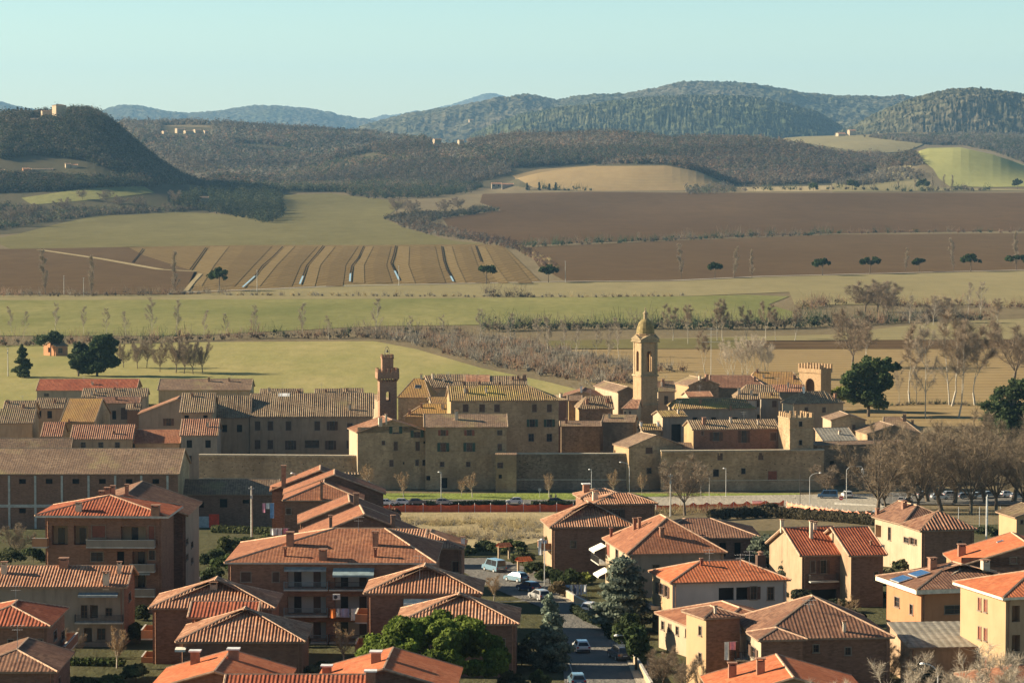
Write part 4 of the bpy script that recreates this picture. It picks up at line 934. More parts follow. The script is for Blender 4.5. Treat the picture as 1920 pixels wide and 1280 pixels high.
# right end
h=H('pale gabled stone house with grey lean-to right of the wall tower','house',1557,789,862,10,12,6,17,'y',(0,0),'oldS','tan','cream',over=.3,group='old houses inside the town wall'); h.win('f',1601,801,6,10,'c'); h.ant(1584,775,1.6); h.done()
town('grey slab lean-to roof sloping to the wall at the right end of town',1543,828,838,1610,803,'stoned','stone','grey',yaw=10,D=9,rp=1.0)
h=H('broad lichened roof with a dark arch opening at the right end of town','house',1625,815,850,15,13,10,17,'y',(0,0),'oldS','stoned','stone',over=.3,group='old houses inside the town wall'); h.chim(1640,775,1.2,.9); h.ant(1654,778,1.6); h.done()
town('last roof at the right end of town, pale ridge line and dark slope',1655,813,868,1728,782,'stoned','stoned','oldS',yaw=-8,D=14,hip=(0,6),ch=((1696,790,1.6,.9),(1713,795,1.2,1.0)))
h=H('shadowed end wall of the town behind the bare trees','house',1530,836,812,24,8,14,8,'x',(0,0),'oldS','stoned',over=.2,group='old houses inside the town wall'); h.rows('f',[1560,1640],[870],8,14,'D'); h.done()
# ================================================================= TOWERS, WALL
def merl(b,x0,y0,x1,y1,z,n,t=.4,w=.55,h=.9,m=0):
    """merlons along a rectangle"""
    for (ax,ay,bx,by) in ((x0,y0,x1,y0),(x1,y0,x1,y1),(x1,y1,x0,y1),(x0,y1,x0,y0)):
        L=math.hypot(bx-ax,by-ay); ux,uy=(bx-ax)/L,(by-ay)/L; nx,ny=-uy,ux
        for i in range(n):
            c=(i+.5)/n*L if n>1 else L/2; a0=c-w/2;a1=c+w/2
            tf=lambda p:(ax+ux*p[0]+nx*p[1],ay+uy*p[0]+ny*p[1],p[2])
            b.box(a0,.003*(i%2)+.02,z,a1,t,z+h,m,tf)
def archwall(b,fn,W,z0,z1,cx,hw,zs,zt,mi=0,th=.6,n=8):
    """wall panel 0..W with an arched opening centred cx, half width hw, sill zs, spring zt; fn(u,depth,z)"""
    for dp in (0,th):
        b.face([fn(0,dp,z0),fn(cx-hw,dp,z0),fn(cx-hw,dp,z1),fn(0,dp,z1)],mi); b.face([fn(cx+hw,dp,z0),fn(W,dp,z0),fn(W,dp,z1),fn(cx+hw,dp,z1)],mi)
        b.face([fn(cx-hw,dp,z0),fn(cx+hw,dp,z0),fn(cx+hw,dp,zs),fn(cx-hw,dp,zs)],mi)
        ps=[(cx+hw*math.cos(math.pi*i/n),zt+hw*math.sin(math.pi*i/n)) for i in range(n+1)]
        for p,q in zip(ps,ps[1:]): b.face([fn(p[0],dp,p[1]),fn(p[0],dp,z1),fn(q[0],dp,z1),fn(q[0],dp,q[1])],mi)
    for p,q in zip(ps,ps[1:]): b.face([fn(p[0],0,p[1]),fn(q[0],0,q[1]),fn(q[0],th,q[1]),fn(p[0],th,p[1])],mi)
    for u in (cx-hw,cx+hw): b.face([fn(u,0,zs),fn(u,th,zs),fn(u,th,zt),fn(u,0,zt)],mi)
    b.face([fn(cx-hw,0,zs),fn(cx+hw,0,zs),fn(cx+hw,th,zs),fn(cx-hw,th,zs)],mi)
def fns(L,z=0): return (lambda u,d,zz:(u,d,zz),lambda u,d,zz:(d,u,zz),lambda u,d,zz:(L-d,u,zz),lambda u,d,zz:(u,L-d,zz))
# bell tower
d=900; Z=lambda py:zpy(py,d); A=at(1202,800,d); L=5.15; yw=R(24)
bt=empty('bell_tower',(A.x,A.y,0),yw,'tall brick bell tower with green dome, taller than everything in the walled town','bell tower')
b=MB(); b.box(0,0,-1,L,L,Z(705)); b.box(-.15,-.15,Z(750),L+.15,L+.15,Z(750)+.35); b.build('shaft',[WA['tower']],bt)
for i in range(1): pass
b=MB(); b.box(-.3,-.3,Z(706),L+.3,L+.3,Z(703)); b.box(-.22,-.22,Z(760),L+.22,L+.22,Z(757)); b.build('cornice',[WA['tan']],bt)
b=MB(); e=.12
for fn in fns(L-2*e):
    g=lambda u,dd,zz,fn=fn:tuple(np.array(fn(u,dd,zz))+np.array((e,e,0)))
    archwall(b,g,L-2*e,Z(703),Z(642),(L-2*e)/2,.8,Z(697),Z(664),0,.55)
b.build('belfry',[WA['tower']],bt)
b=MB()
for x in (0,L-.7):
    for y in (0,L-.7): b.box(x,y,Z(703)+.01,x+.7,y+.7,Z(643))
b.build('pilaster',[WA['tan']],bt)
b=MB(); b.lathe([(.05,Z(668)+.9),(.35,Z(668)+.8),(.45,Z(668)+.2),(.7,Z(668)-.25),(.72,Z(668)-.3)],L/2,L/2,10); b.tube((.6,L/2,Z(668)+1),(L-.6,L/2,Z(668)+1),.08,.08,4); b.build('bell',[DMETAL],bt)
b=MB()
for x in (.75,L/2+.35): b.tube((L/2-.55+ (0 if x<1 else 1.1),.15,Z(697)),(L/2-.55+(0 if x<1 else 1.1),.15,Z(672)),.1,.1,6)
b.box(-.5,-.5,Z(642),L+.5,L+.5,Z(640)); b.box(-.3,-.3,Z(640),L+.3,L+.3,Z(637))
for k in range(4):   # pediments
    c=[(-.5,-.5),(L+.5,-.5),(L+.5,L+.5),(-.5,L+.5)]; p=Vector((*c[k],Z(637))); q=Vector((*c[(k+1)%4],Z(637))); m_=(p+q)/2; up=Vector((0,0,1.5)); inn=(Vector((L/2,L/2,Z(637)))-m_).normalized()*1.6
    b.face([p,q,m_+up]); b.face([p,m_+up,m_+up+inn]); b.face([q,m_+up,m_+up+inn]); b.face([p,m_+up+inn,p+inn]); b.face([q,q+inn,m_+up+inn])
b.build('pediment',[WA['tan']],bt)
b=MB(); r=2.45
b.lathe([(r+.1,Z(638)),(r+.1,Z(628)),(r+.25,Z(627.5)),(r+.25,Z(626))],L/2,L/2,8,0,R(22.5)); b.build('drum',[WA['tower']],bt)
b=MB(); zz=Z(626); Hh=Z(598)-zz
b.lathe([((r+.1)*math.cos(t)**.9 if t<1.5 else .75,zz+Hh*math.sin(t)) for t in np.linspace(0,1.32,9)],L/2,L/2,16,0,R(22.5)); b.build('dome',[flat('mossy_dome',(.24,.18,.075),.9,var=.45,sc_=1)],bt)
b=MB(); b.lathe([(.75,Z(600)),(.6,Z(599)),(.6,Z(590)),(.8,Z(589.5)),(.8,Z(588)),(.35,Z(585)),(.12,Z(582)),(.25,Z(580)),(.1,Z(578)),(.03,Z(577)),(.02,Z(572))],L/2,L/2,8); b.build('lantern',[WA['tan']],bt)
# pale columns in the belfry opening
# civic tower
A=at(712,775,905); d=905; L=4.9; yw=R(9)
ct=empty('civic_tower',(A.x,A.y,0),yw,'slim brick civic tower with battlements and a smaller crenellated turret on top','tower')
b=MB(); b.box(0,0,-1,L,L,Z(756))
for fn in fns(L): archwall(b,fn,L,Z(756),Z(722),L/2,.62,Z(752),Z(738),0,.6)
b.box(0,0,Z(722),L,L,Z(714)); b.build('shaft',[WA['towerb']],ct)
b=MB(); q=.65
for i in range(7):
    for fn in fns(L):
        u=.1+i*(L-.2)/6; c=[fn(u-.16,0,Z(716)),fn(u+.16,0,Z(716)),fn(u+.16,-q,Z(710)),fn(u-.16,-q,Z(710)),fn(u-.16,0,Z(710)),fn(u+.16,0,Z(710))]
        b.face([c[0],c[1],c[2],c[3]]); b.face([c[0],c[3],c[4]]); b.face([c[1],c[2],c[5]])
b.box(-q,-q,Z(710),L+q,L+q,Z(698)); merl(b,-q,-q,L+q,L+q,Z(698),5,.35,.7,1.0); b.build('parapet',[WA['towerb']],ct)
b=MB(); i_=.85; b.box(i_,i_,Z(700),L-i_,L-i_,Z(671)); b.box(i_-.15,i_-.15,Z(673),L-i_+.15,L-i_+.15,Z(670.5)); merl(b,i_-.12,i_-.12,L-i_+.12,L-i_+.12,Z(670.5),4,.3,.4,.8); b.build('turret',[WA['towerb']],ct)
b=MB()
for a in (0,90,180,270):
    p=[(L/2+1.0*math.cos(R(a+45))*math.cos(t),L/2+1.0*math.sin(R(a+45))*math.cos(t),Z(668)+2.6*math.sin(t)) for t in np.linspace(0,1.57,6)]
    for u,v in zip(p,p[1:]): b.tube(u,v,.05,.05,3)
b.tube((L/2,L/2,Z(668)),(L/2,L/2,Z(668)+3.4),.04,.03,3); b.lathe([(.05,Z(668)+1.9),(.3,Z(668)+1.3),(.45,Z(668)+1)],L/2,L/2,8); b.build('bell_cage',[DMETAL],ct)
# gate tower
d=1040; A=at(1539,741,d); 
gt=empty('gate_tower',(A.x,A.y,0),R(42),'square crenellated gate tower with big arch, farthest right on the town skyline','gate tower')
Wd,Ld=4.9,9.6
b=MB(); fF=lambda u,dp,z:(u,dp,z); fL=lambda u,dp,z:(dp,u,z)
archwall(b,fL,Ld,-1,Z(697),Ld*.5,2.0,Z(760),Z(722),0,.7); b.face([(0,0,-1),(Wd,0,-1),(Wd,0,Z(697)),(0,0,Z(697))]); b.face([(Wd,0,-1),(Wd,Ld,-1),(Wd,Ld,Z(697)),(Wd,0,Z(697))]); b.face([(0,Ld,-1),(Wd,Ld,-1),(Wd,Ld,Z(697)),(0,Ld,Z(697))])
b.face([(0,0,Z(697)),(Wd,0,Z(697)),(Wd,Ld,Z(697)),(0,Ld,Z(697))]); b.face([(3.4,.1,-1),(3.4,Ld-.1,-1),(3.4,Ld-.1,Z(698)),(3.4,.1,Z(698))])
b.build('wall',[WA['tower']],gt)
b=MB(); b.box(-.3,-.3,Z(700),Wd+.3,Ld+.3,Z(691)); b.build('parapet',[WA['tower']],gt)
b=MB()
for (a,c,n,hz_) in (((-.3,-.3),(-.3,Ld+.3),8,0),((-.3,-.3),(Wd+.3,-.3),4,0),((Wd+.3,-.3),(Wd+.3,Ld+.3),8,0),((-.3,Ld+.3),(Wd+.3,Ld+.3),4,0)):
    a=Vector(a);c=Vector(c);u=(c-a).normalized();L_=(c-a).length
    for i in range(n):
        p=a+u*((i+.5)/n*L_); b.box(p.x-.3,p.y-.3,Z(691),p.x+.3,p.y+.3,Z(691)+1.3)
b.build('merlons',[WA['tower']],gt)
# wall tower right
d=802.4; A=at(1481,780,d)
wt=empty('wall_tower',(A.x,A.y,0),R(17),'crenellated brick wall tower with brightly lit left edge beside the long brick house','wall tower')
b=MB(); b.box(.02,.02,-1,6.38,7.78,Z(806)); b.build('base',[WA['stone']],wt); b=MB(); b.box(0,0,Z(806)+.01,6.4,7.8,Z(784)); b.build('wall',[WA['tower']],wt)
for px_,py_ in ((1503,795),(1503,830),(1503,858)):
    q=at(px_,py_,d); f=link('window',winmesh('frame',.8,1.2,'p'),wt); f.location=(2.9,-.04,q.z); b=MB(); b.box(-.4,-.02,-.6,.4,.03,.6); b.build('pane',[DARK],f)
b=MB(); b.box(-.12,-.12,Z(786),6.52,7.92,Z(783.5)); b.box(-.08,-.08,Z(806),6.48,7.88,Z(804)); b.build('cornice',[WA['tan']],wt)
b=MB()
for i in range(5):
    b.box(.1+i*1.45,0.0,Z(783.5),.8+i*1.45-.1,.45,Z(775)); b.box(0.002,.9+i*1.45,Z(783.5),.45,1.6+i*1.45,Z(775)); b.box(5.95,.9+i*1.45,Z(783.5),6.398,1.6+i*1.45,Z(775)); b.box(.1+i*1.45,7.3,Z(783.5),.7+i*1.45,7.75,Z(775))
b.build('merlons',[WA['tower']],wt)
# town wall in three lengths with scarp foot, stringcourse and putlog holes
def twall(lab,x0,x1,ytop,d0,d1,mat,merlon=False,base=-1,wins=()):
    P=at(x0,ytop,d0);Q=at(x1,ytop,d1); Ln=(Q.xy-P.xy).length; yw=math.atan2(Q.y-P.y,Q.x-P.x)
    e=empty('town_wall',(P.x,P.y,0),yw,lab,'wall','medieval town wall'); zt=P.z
    b=MB(); b.face([(0,-1.0,base),(Ln,-1.0,base),(Ln,0,2.6),(0,0,2.6)]); b.box(0,0,2.6,Ln,1.4,zt); b.box(0,.001,base,Ln,1.4,2.6); b.build('wall',[mat],e)
    b=MB(); b.box(-.05,-.14,2.5,Ln+.05,.0,2.75); b.box(-.1,-.12,zt,Ln+.1,1.5,zt+.22)
    b.build('coping',[flat('pale_coping',(.50,.42,.30),.9)],e)
    b=MB(); n=int(Ln/1.1)
    for i in range(n): b.box(i*1.1+.2,-.22,zt-1.1,i*1.1+.5,0,zt-.5)
    b.box(0,-.25,zt-.5,Ln,0.0,zt-.02); b.build('corbels',[mat],e)
    rnd=random.Random(int(x0)); b=MB()
    for i in range(int(Ln/2.2)):
        x=rnd.uniform(.5,Ln-.5); z=rnd.uniform(3.2,zt-1.5); b.box(x,-.02,z,x+.22,.02,z+.22)
    b.build('putlog_holes',[DARK],e)
    for (px,py,w_,h_,k) in wins:
        q=at(px,py,P.y); u=q.x-P.x; ww=w_*P.y/FPX; hh=h_*P.y/FPX; f=link('window',winmesh('frame',ww,hh,'p'),e); f.location=(u,-.04,q.z); b=MB(); b.box(-ww/2,-.02,-hh/2,ww/2,.03,hh/2); b.build('pane',[DARK if k=='D' else (SHR if k=='R' else SHB)],f)
twall('left length of the town wall, plain with a pale coping, ending by the tower house',373,680,853,806,803,WA['stone'])
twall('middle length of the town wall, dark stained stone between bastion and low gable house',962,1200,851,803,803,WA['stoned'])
twall('right length of the town wall under the long brick house',1240,1545,846,800,803,WA['stone'],wins=((1351,856,9,14,'c'),(1428,856,9,14,'c'),(1343,887,11,13,'D'),(1450,897,17,26,'R'),(1300,880,6,7,'D'),(1395,884,8,10,'D')))
# ================================================================= VEGETATION
LEAF=attrmat('foliage',.85,.35); TWIG=attrmat('twigs',.9,0); WOODM=attrmat('wood_canopy',.95,.55)
BARK=flat('bark',(.13,.10,.07),.95,var=.35); BARKP=flat('pale_bark',(.42,.37,.29),.95,var=.3); BARKD=flat('dark_bark',(.07,.05,.035),.95)
def cards(C,Rd,n,size,cols,seed=0,shell=.5,out=1.0,asp=1.0,var=.3,drop=0,nz=.55,upb=0):
    """clouds of small leaf faces: C centres (N,3), Rd radii (N,3)"""
    rg=np.random.RandomState(seed); C=np.asarray(C,float);Rd=np.asarray(Rd,float);cols=np.asarray(cols,float); M=len(C)
    n_=np.full(M,n) if np.isscalar(n) else np.asarray(n); idx=np.repeat(np.arange(M),n_); K=len(idx)
    d=rg.normal(size=(K,3)); d/=np.linalg.norm(d,axis=1)[:,None]
    r=(shell+(1-shell)*rg.rand(K))*(rg.rand(K)**.15)
    P=C[idx]+d*Rd[idx]*r[:,None]; P[:,2]-=drop*rg.rand(K)
    nn=d*out+rg.normal(size=(K,3))*nz+np.array([0,0,upb]); nn/=np.linalg.norm(nn,axis=1)[:,None]
    t=np.cross(nn,rg.normal(size=(K,3))); t/=np.linalg.norm(t,axis=1)[:,None]; b=np.cross(nn,t)
    sz=(size if np.isscalar(size) else np.asarray(size)[idx])*(.6+.8*rg.rand(K)); sz=sz[:,None]/2
    V=np.stack([P-t*sz-b*sz*asp*.6,P+t*sz*.8-b*sz*asp,P+t*sz+b*sz*asp*.7,P-t*sz*.7+b*sz*asp],1)
    cc=cols[idx]*(1-var+2*var*rg.rand(K)[:,None]); cc=np.repeat(np.clip(cc,0,1)[:,None,:],4,1)
    return V.reshape(-1,3),cc.reshape(-1,3)
def cardmesh(name,V,c,mat): return npmesh(name,V,np.arange(len(V)).reshape(-1,4),mat,cols=c)
PAL=dict(b=(.14,.112,.078),g=(.18,.16,.125),o=(.10,.105,.058),d=(.05,.065,.036),y=(.28,.22,.11),r=(.20,.13,.085))
def inpoly(px,py,poly):
    c=np.zeros(len(px),bool); j=len(poly)-1
    for i in range(len(poly)):
        xi,yi=poly[i];xj,yj=poly[j]
        k=((yi>py)!=(yj>py))&(px<(xj-xi)*(py-yi)/(yj-yi+1e-12)+xi); c^=k; j=i
    return c
# clearings kept open in front of the farms
CLEAR=[(80,130,190,228,4640),(55,82,200,236,4600),(300,400,235,262,9000),(808,880,255,280,6400),(1565,1618,235,265,9000),(374,396,366,392,9999),(-10,160,300,332,5000)]
def wood(name,poly,pal,count,r=6,seed=1,ncard=12,label=None,size=2.6,hmul=1.0,flatn=1.0):
    P=[]
    for i,p in enumerate(poly):
        q=poly[(i+1)%len(poly)]
        for k in range(5):
            x_=p[0]+(q[0]-p[0])*k/5; y_=p[1]+(q[1]-p[1])*k/5; dm={1:4780,2:4400,3:8400,5:6320,6:6320,7:8150}.get(seed,9000)
            for _ in range(40):
                g=G(x_,y_,800)
                if g.y<dm: break
                y_+=1.5
            P.append((g.x/g.y,g.y))
    rg=np.random.RandomState(seed); a0=min(p[0] for p in P);a1=max(p[0] for p in P);y0=min(p[1] for p in P);y1=max(p[1] for p in P)
    A=[];Y=[]; n=0
    for it in range(60):
        a=rg.uniform(a0,a1,4000); y=rg.uniform(y0,y1,4000); k=inpoly(a,y,P)&(rg.rand(4000)<y/y1); A.append(a[k]);Y.append(y[k]); n+=k.sum()
        if n>=count: break
    A=np.concatenate(A)[:count];Y=np.concatenate(Y)[:count]; X=A*Y; Z=tz(X,Y)
    PXx=960+FPX*X/Y; PYy=285+FPX*(CAMZ-Z)/Y; ok=np.ones(len(X),bool)
    for (ex0,ex1,ey0,ey1,dm) in CLEAR: ok&=~((PXx>ex0)&(PXx<ex1)&(PYy>ey0)&(PYy<ey1)&(Y<dm))
    clr=np.sin(X/140+seed*1.7)*np.sin(Y/190-X/320+seed)+.35*np.sin(X/53+Y/71)
    if seed in(1,3,4,5,7): ok&=clr<1.02
    X=X[ok];Y=Y[ok];Z=Z[ok]
    M=len(X); rr=r*(.5+.55*rg.rand(M)+.6*rg.rand(M)**4); hh=rr*(.75+.5*rg.rand(M))*hmul
    # patches of kind: low-frequency choice
    f2=np.clip(.95+.22*np.sin(X/95+seed*3+np.sin(Y/160)*2)+.18*np.sin(Y/120-X/210+seed),.55,1.5)
    f=np.sin(X/170+seed)+np.sin(Y/230+X/300+seed*2)+np.sin(X/60-Y/90)*.6+rg.normal(size=M)*.7
    keys=list(pal); q=np.argsort(np.argsort(f))/M; ki=np.minimum((q*len(keys)).astype(int),len(keys)-1)
    cols=np.array([PAL[k] for k in keys])[ki]*(.72 if seed in(1,2,10) else 1)*(.85+.3*rg.rand(M)[:,None])*f2[:,None]
    C=np.stack([X,Y,Z+hh*.9],1); Rd=np.stack([rr,rr,hh],1)
    V,c=cards(C,Rd,int(ncard*1.3),size*.82,cols,seed,.4,1.0,var=.10,nz=.4,upb=.8)
    o=link(name,cardmesh(name,V,c,WOODM)); tag(o,kind='stuff',label=label); return o
wood('woodland',[(0,214),(60,212),(130,206),(180,207),(213,226),(243,250),(290,287),(340,320),(392,348),(300,345),(240,330),(150,300),(60,292),(0,300)],'dogbodgobgd',11250,5.95,1,24,'dark green oak wood covering the castle hill',2.32)
wood('woodland',[(-200,328),(0,325),(60,332),(150,337),(250,337),(300,350),(190,353),(100,360),(0,362),(-200,365)],'dodb',3250,5.1,2,24,'dark wood at the foot of the castle hill',1.86)
wood('woodland',[(225,232),(420,234),(520,242),(600,248),(700,255),(800,270),(760,280),(700,285),(640,300),(560,325),(480,350),(400,350),(340,322),(290,290)],'bgbogrbdg',16250,7.65,3,18,'leafless brown woods on the far ridge',3.48)
wood('woodland',[(380,350),(480,348),(560,325),(640,303),(740,298),(860,303),(960,308),(955,328),(900,340),(760,366),(650,362),(620,360),(535,360),(400,357)],'bgborbdo',8125,5.52,4,24,'mixed brown wood on the slope above the meadow',2.09)
wood('woodland',[(680,282),(800,268),(960,258),(1160,252),(1400,262),(1500,275),(1560,290),(1620,295),(1720,292),(1730,310),(1640,318),(1560,343),(1390,350),(1310,322),(1250,308),(1100,308),(960,316),(860,300),(740,296)],'bgrbogbrb',18750,6.38,5,20,'long leafless wood on the middle ridge',2.55)
wood('woodland',[(860,282),(960,278),(1100,282),(1290,278),(1290,296),(1180,306),(1060,308),(960,314),(900,300)],'dodbd',2250,6.38,6,28,'dark evergreen belt along the middle ridge',2.09)
wood('woodland',[(1620,258),(1920,256),(2050,280),(1990,306),(1920,306),(1860,284),(1800,272),(1740,272)],'bgdobg',4750,6.38,7,22,'woods above the bright field on the right',2.67)
wood('woodland',[(1560,345),(1640,322),(1700,316),(1740,330),(1700,340),(1600,350)],'bgb',625,4.25,17,22,'thin scrub below the bright field',1.74)
wood('woodland',[(660,352),(760,345),(880,345),(905,352),(880,362),(800,372),(700,374),(655,368)],'ddobd',1125,6.38,8,32,'dark oak grove beside the meadow, centre left',1.74)
wood('woodland',[(-60,378),(60,392),(180,393),(260,392),(330,388),(400,382),(400,392),(330,398),(200,404),(100,415),(20,428),(-60,440)],'dbob',1625,4.25,9,28,'dark tree belt along the upper edge of the hillside meadow',1.39)
wood('woodland',[(330,372),(400,362),(470,360),(527,374),(532,412),(500,420),(430,405),(370,396),(320,390)],'ddodo',1125,6.38,10,40,'dark evergreen oak grove at the right end of the tree belt',1.62,1.25)
wood('woodland',[(720,412),(780,402),(830,404),(900,392),(935,396),(880,404),(830,410),(790,422),(745,420)],'bbgo',525,3.82,11,28,'leafless hedge trees between meadow and ploughed field',1.28)
wood('woodland',[(745,424),(800,420),(850,432),(930,448),(985,462),(960,468),(880,452),(800,440)],'rgbr',525,3.06,12,24,'reddish brown scrub down the field corner',1.1)
wood('woodland',[(960,462),(1000,470),(1050,505),(1040,512),(1000,490)],'ryr',175,2.04,13,24,'dry brush beside the field track',0.93)
wood('woodland',[(1280,350),(1370,350),(1378,362),(1288,366)],'bog',137,5.1,14,28,'scrub trees at the foot of the bare knoll',1.51)
def band(name,pts,wd,h,pal,dens,seed,label,size=1.1,ncard=16,kind='stuff'):
    """hedge / scrub following ground points"""
    P=[G(*p) for p in pts]; rg=np.random.RandomState(seed); C=[];Rd=[];co=[]
    for p,q in zip(P,P[1:]):
        L=(q-p).length; n=max(2,int(L*dens)); nrm=Vector((-(q.y-p.y),q.x-p.x,0)).normalized()
        for i in range(n):
            t=(i+rg.rand())/n; w_=(rg.rand()-.5)*wd; c=p.lerp(q,t)+nrm*w_; hh=h*(.5+.8*rg.rand()); z=gz(c.x,c.y)
            C.append((c.x,c.y,z+hh*.45)); Rd.append((hh*.75,hh*.75,hh*.55)); co.append(np.array(PAL[pal[rg.randint(len(pal))]])*(.7+.6*rg.rand()))
    C=np.array(C);Rd=np.array(Rd);co=np.array(co); V,c=cards(C,Rd,int(ncard*.9),size*.55,co,seed,.2,.6,asp=1.3,var=.2)
    K=int(ncard*2.6); ix=np.repeat(np.arange(len(C)),K); p=C[ix]+rg.normal(size=(len(ix),3))*Rd[ix]*np.array([.6,.6,.5]); dr=rg.normal(size=(len(ix),3))*.38+np.array([0,0,1]); ln=(Rd[ix][:,2:3]*(.5+.9*rg.rand(len(ix),1)))
    q=p+dr*ln; sd=np.cross(dr,rg.normal(size=dr.shape)); sd/=np.linalg.norm(sd,axis=1)[:,None]; wd_=size*.05
    V2=np.stack([p-sd*wd_,p+sd*wd_,q+sd*wd_*.5,q-sd*wd_*.5],1).reshape(-1,3); c2=np.repeat((co[ix]*1.35*(.8+.4*rg.rand(len(ix),1)))[:,None,:],4,1).reshape(-1,3)
    V=np.concatenate([V,V2]);c=np.concatenate([c,c2]); o=link(name,cardmesh(name,V,c,WOODM)); tag(o,kind=kind,label=label); return o
band('hedge_scrub',[(985,464),(1060,460),(1250,452),(1400,445),(1560,440)],8,5.5,'dbd',.16,21,'dark hedge between the two ploughed fields',2.2)
band('hedge_scrub',[(1570,439),(1700,437),(1800,437),(1920,437),(2000,437)],10,5,'rbd',.12,22,'brown hedge continuing right between ploughed fields',2.0)
band('hedge_scrub',[(1380,359),(1500,357),(1700,360),(1860,358)],20,7,'dbo',.09,23,'dark hedge line under the bright field',3.2)
band('hedge_scrub',[(1010,355),(1060,358),(1110,358)],8,7,'dd',.12,24,'dark clipped hedge by the farmhouse',2.6)
band('hedge_scrub',[(-100,558),(60,556),(180,556),(345,552),(420,553)],9,3.6,'brbg',.28,25,'scrub verge left of the country road',1.3)
band('hedge_scrub',[(420,554),(560,555),(700,556),(900,557),(1100,558),(1280,556)],5,2.0,'bgy',.3,26,'low dry verge along the canal',1.0)
band('hedge_scrub',[(905,556),(935,557),(990,558)],8,5,'db',.35,27,'dark bush clump beside the canal',1.6)
band('hedge_scrub',[(1500,580),(1560,572),(1640,570),(1700,575),(1800,576),(1920,578),(2000,578)],14,4.2,'rbry',.35,28,'brown reed bank on the right',1.5)
band('hedge_scrub',[(-100,652),(60,648),(240,645),(380,638),(480,634),(620,634),(700,632)],10,4.2,'brbd',.35,29,'riverside scrub on the left',1.5)
band('hedge_scrub',[(700,632),(800,640),(860,655),(920,672),(1000,690),(1080,705),(1160,722)],26,3.4,'rgbgr',.8,30,'reddish brown river thicket behind the town',1.5)
band('hedge_scrub',[(820,632),(900,640),(980,652),(1060,668),(1150,690),(1240,700)],24,2.8,'gbrg',.7,31,'grey brown brush along the river',1.4)
band('hedge_scrub',[(900,622),(1000,618),(1100,618),(1240,616),(1400,618),(1560,612)],14,5.6,'dbbd',.45,32,'dark river hedge across the valley',1.8)
band('hedge_scrub',[(1560,612),(1640,606),(1740,600),(1840,598)],26,4.5,'gbrd',.6,33,'grey brown thicket at the river bend',1.6)
band('hedge_scrub',[(640,625),(760,626),(860,622)],10,4,'bd',.3,34,'hedge behind the near meadow',1.5)
band('hedge_scrub',[(1650,762),(1760,758),(1900,765)],3,1.2,'bo',.8,35,'dry verge by the stubble field',.7)
# ---- single trees
def seg_tree(kind,seed):
    """h=1 tree: leaders with laterals all along, ascending"""
    P=dict(sap=(4,.12,.34,34,.3,2,.010),tall=(1,.02,.36,38,.25,2,.011),poplar=(1,.02,.30,24,.10,2,.012),lean=(2,.18,.34,42,.35,2,.012),round=(5,.22,.42,45,.15,3,.020),small=(5,.30,.42,40,.1,2,.020),plane=(6,.17,.40,42,.12,3,.024))[kind]
    nl,th,lf,ang,st,lev,r0=P; rg=random.Random(seed); S_=[]
    def lead(p,d,L,r,lv):
        n=(7,6,4,3)[lv]; q=p
        for i in range(n):
            e_=.03 if (lv==0 and nl==1) else .09; d=(d+Vector((rg.gauss(0,e_),rg.gauss(0,e_),.06+rg.gauss(0,.05)))).normalized(); q2=q+d*L/n
            S_.append((q.copy(),q2.copy(),r*(1-.85*i/n),r*(1-.85*(i+1)/n),lv)); q=q2
            if lv<lev and (i+1)/n>st:
                for _ in range(2 if lv<lev-1 or rg.random()<.5 else 1):
                    a=rg.random()*6.283; b=d.orthogonal().normalized(); c=d.cross(b); sd=b*math.cos(a)+c*math.sin(a); t=R(ang*(.7+.6*rg.random()))
                    lead(q,(d*math.cos(t)+sd*math.sin(t)).normalized(),L*lf*(1.05-.65*(i+1)/n)*(.7+.6*rg.random()),r*.42*(1-.5*i/n),lv+1)
    if nl==1: lead(Vector((0,0,0)),Vector((rg.gauss(0,.05),rg.gauss(0,.05),1)).normalized(),1.0,r0,0)
    else:
        top=Vector((rg.gauss(0,.02),rg.gauss(0,.02),th)); S_.append((Vector((0,0,0)),top,r0*1.15,r0*.9,0))
        for i in range(nl):
            a=6.283*(i+rg.random()*.5)/nl; t=R({'sap':24,'lean':14,'round':40,'small':34,'plane':38}[kind]*(.35+.8*rg.random())); lead(top,Vector((math.cos(a)*math.sin(t),math.sin(a)*math.sin(t),math.cos(t))),(1-th)*(.8+.25*rg.random()),r0*.55,0 if kind in('lean','sap') else 1)
    return S_
def tubesmesh(name,S_,mat,n=5,minr=0):
    P=np.array([s[0] for s in S_]);Q=np.array([s[1] for s in S_]);r0=np.array([s[2] for s in S_]);r1=np.array([s[3] for s in S_])
    d=Q-P; L=np.linalg.norm(d,axis=1)[:,None]; d/=np.maximum(L,1e-6); a=np.cross(d,[.3,.9,.1]); a/=np.linalg.norm(a,axis=1)[:,None]; b=np.cross(d,a)
    an=np.arange(n)*2*math.pi/n; ring=a[:,None,:]*np.cos(an)[None,:,None]+b[:,None,:]*np.sin(an)[None,:,None]
    V=np.concatenate([P[:,None,:]+ring*np.maximum(r0,minr)[:,None,None],Q[:,None,:]+ring*np.maximum(r1,minr)[:,None,None]],1).reshape(-1,3)
    m=len(S_); base=(np.arange(m)*2*n)[:,None,None]; i=np.arange(n); j=(i+1)%n
    q=np.stack([i,j,j+n,i+n],1)[None]+base
    return npmesh(name,V,q.reshape(-1,4),mat)
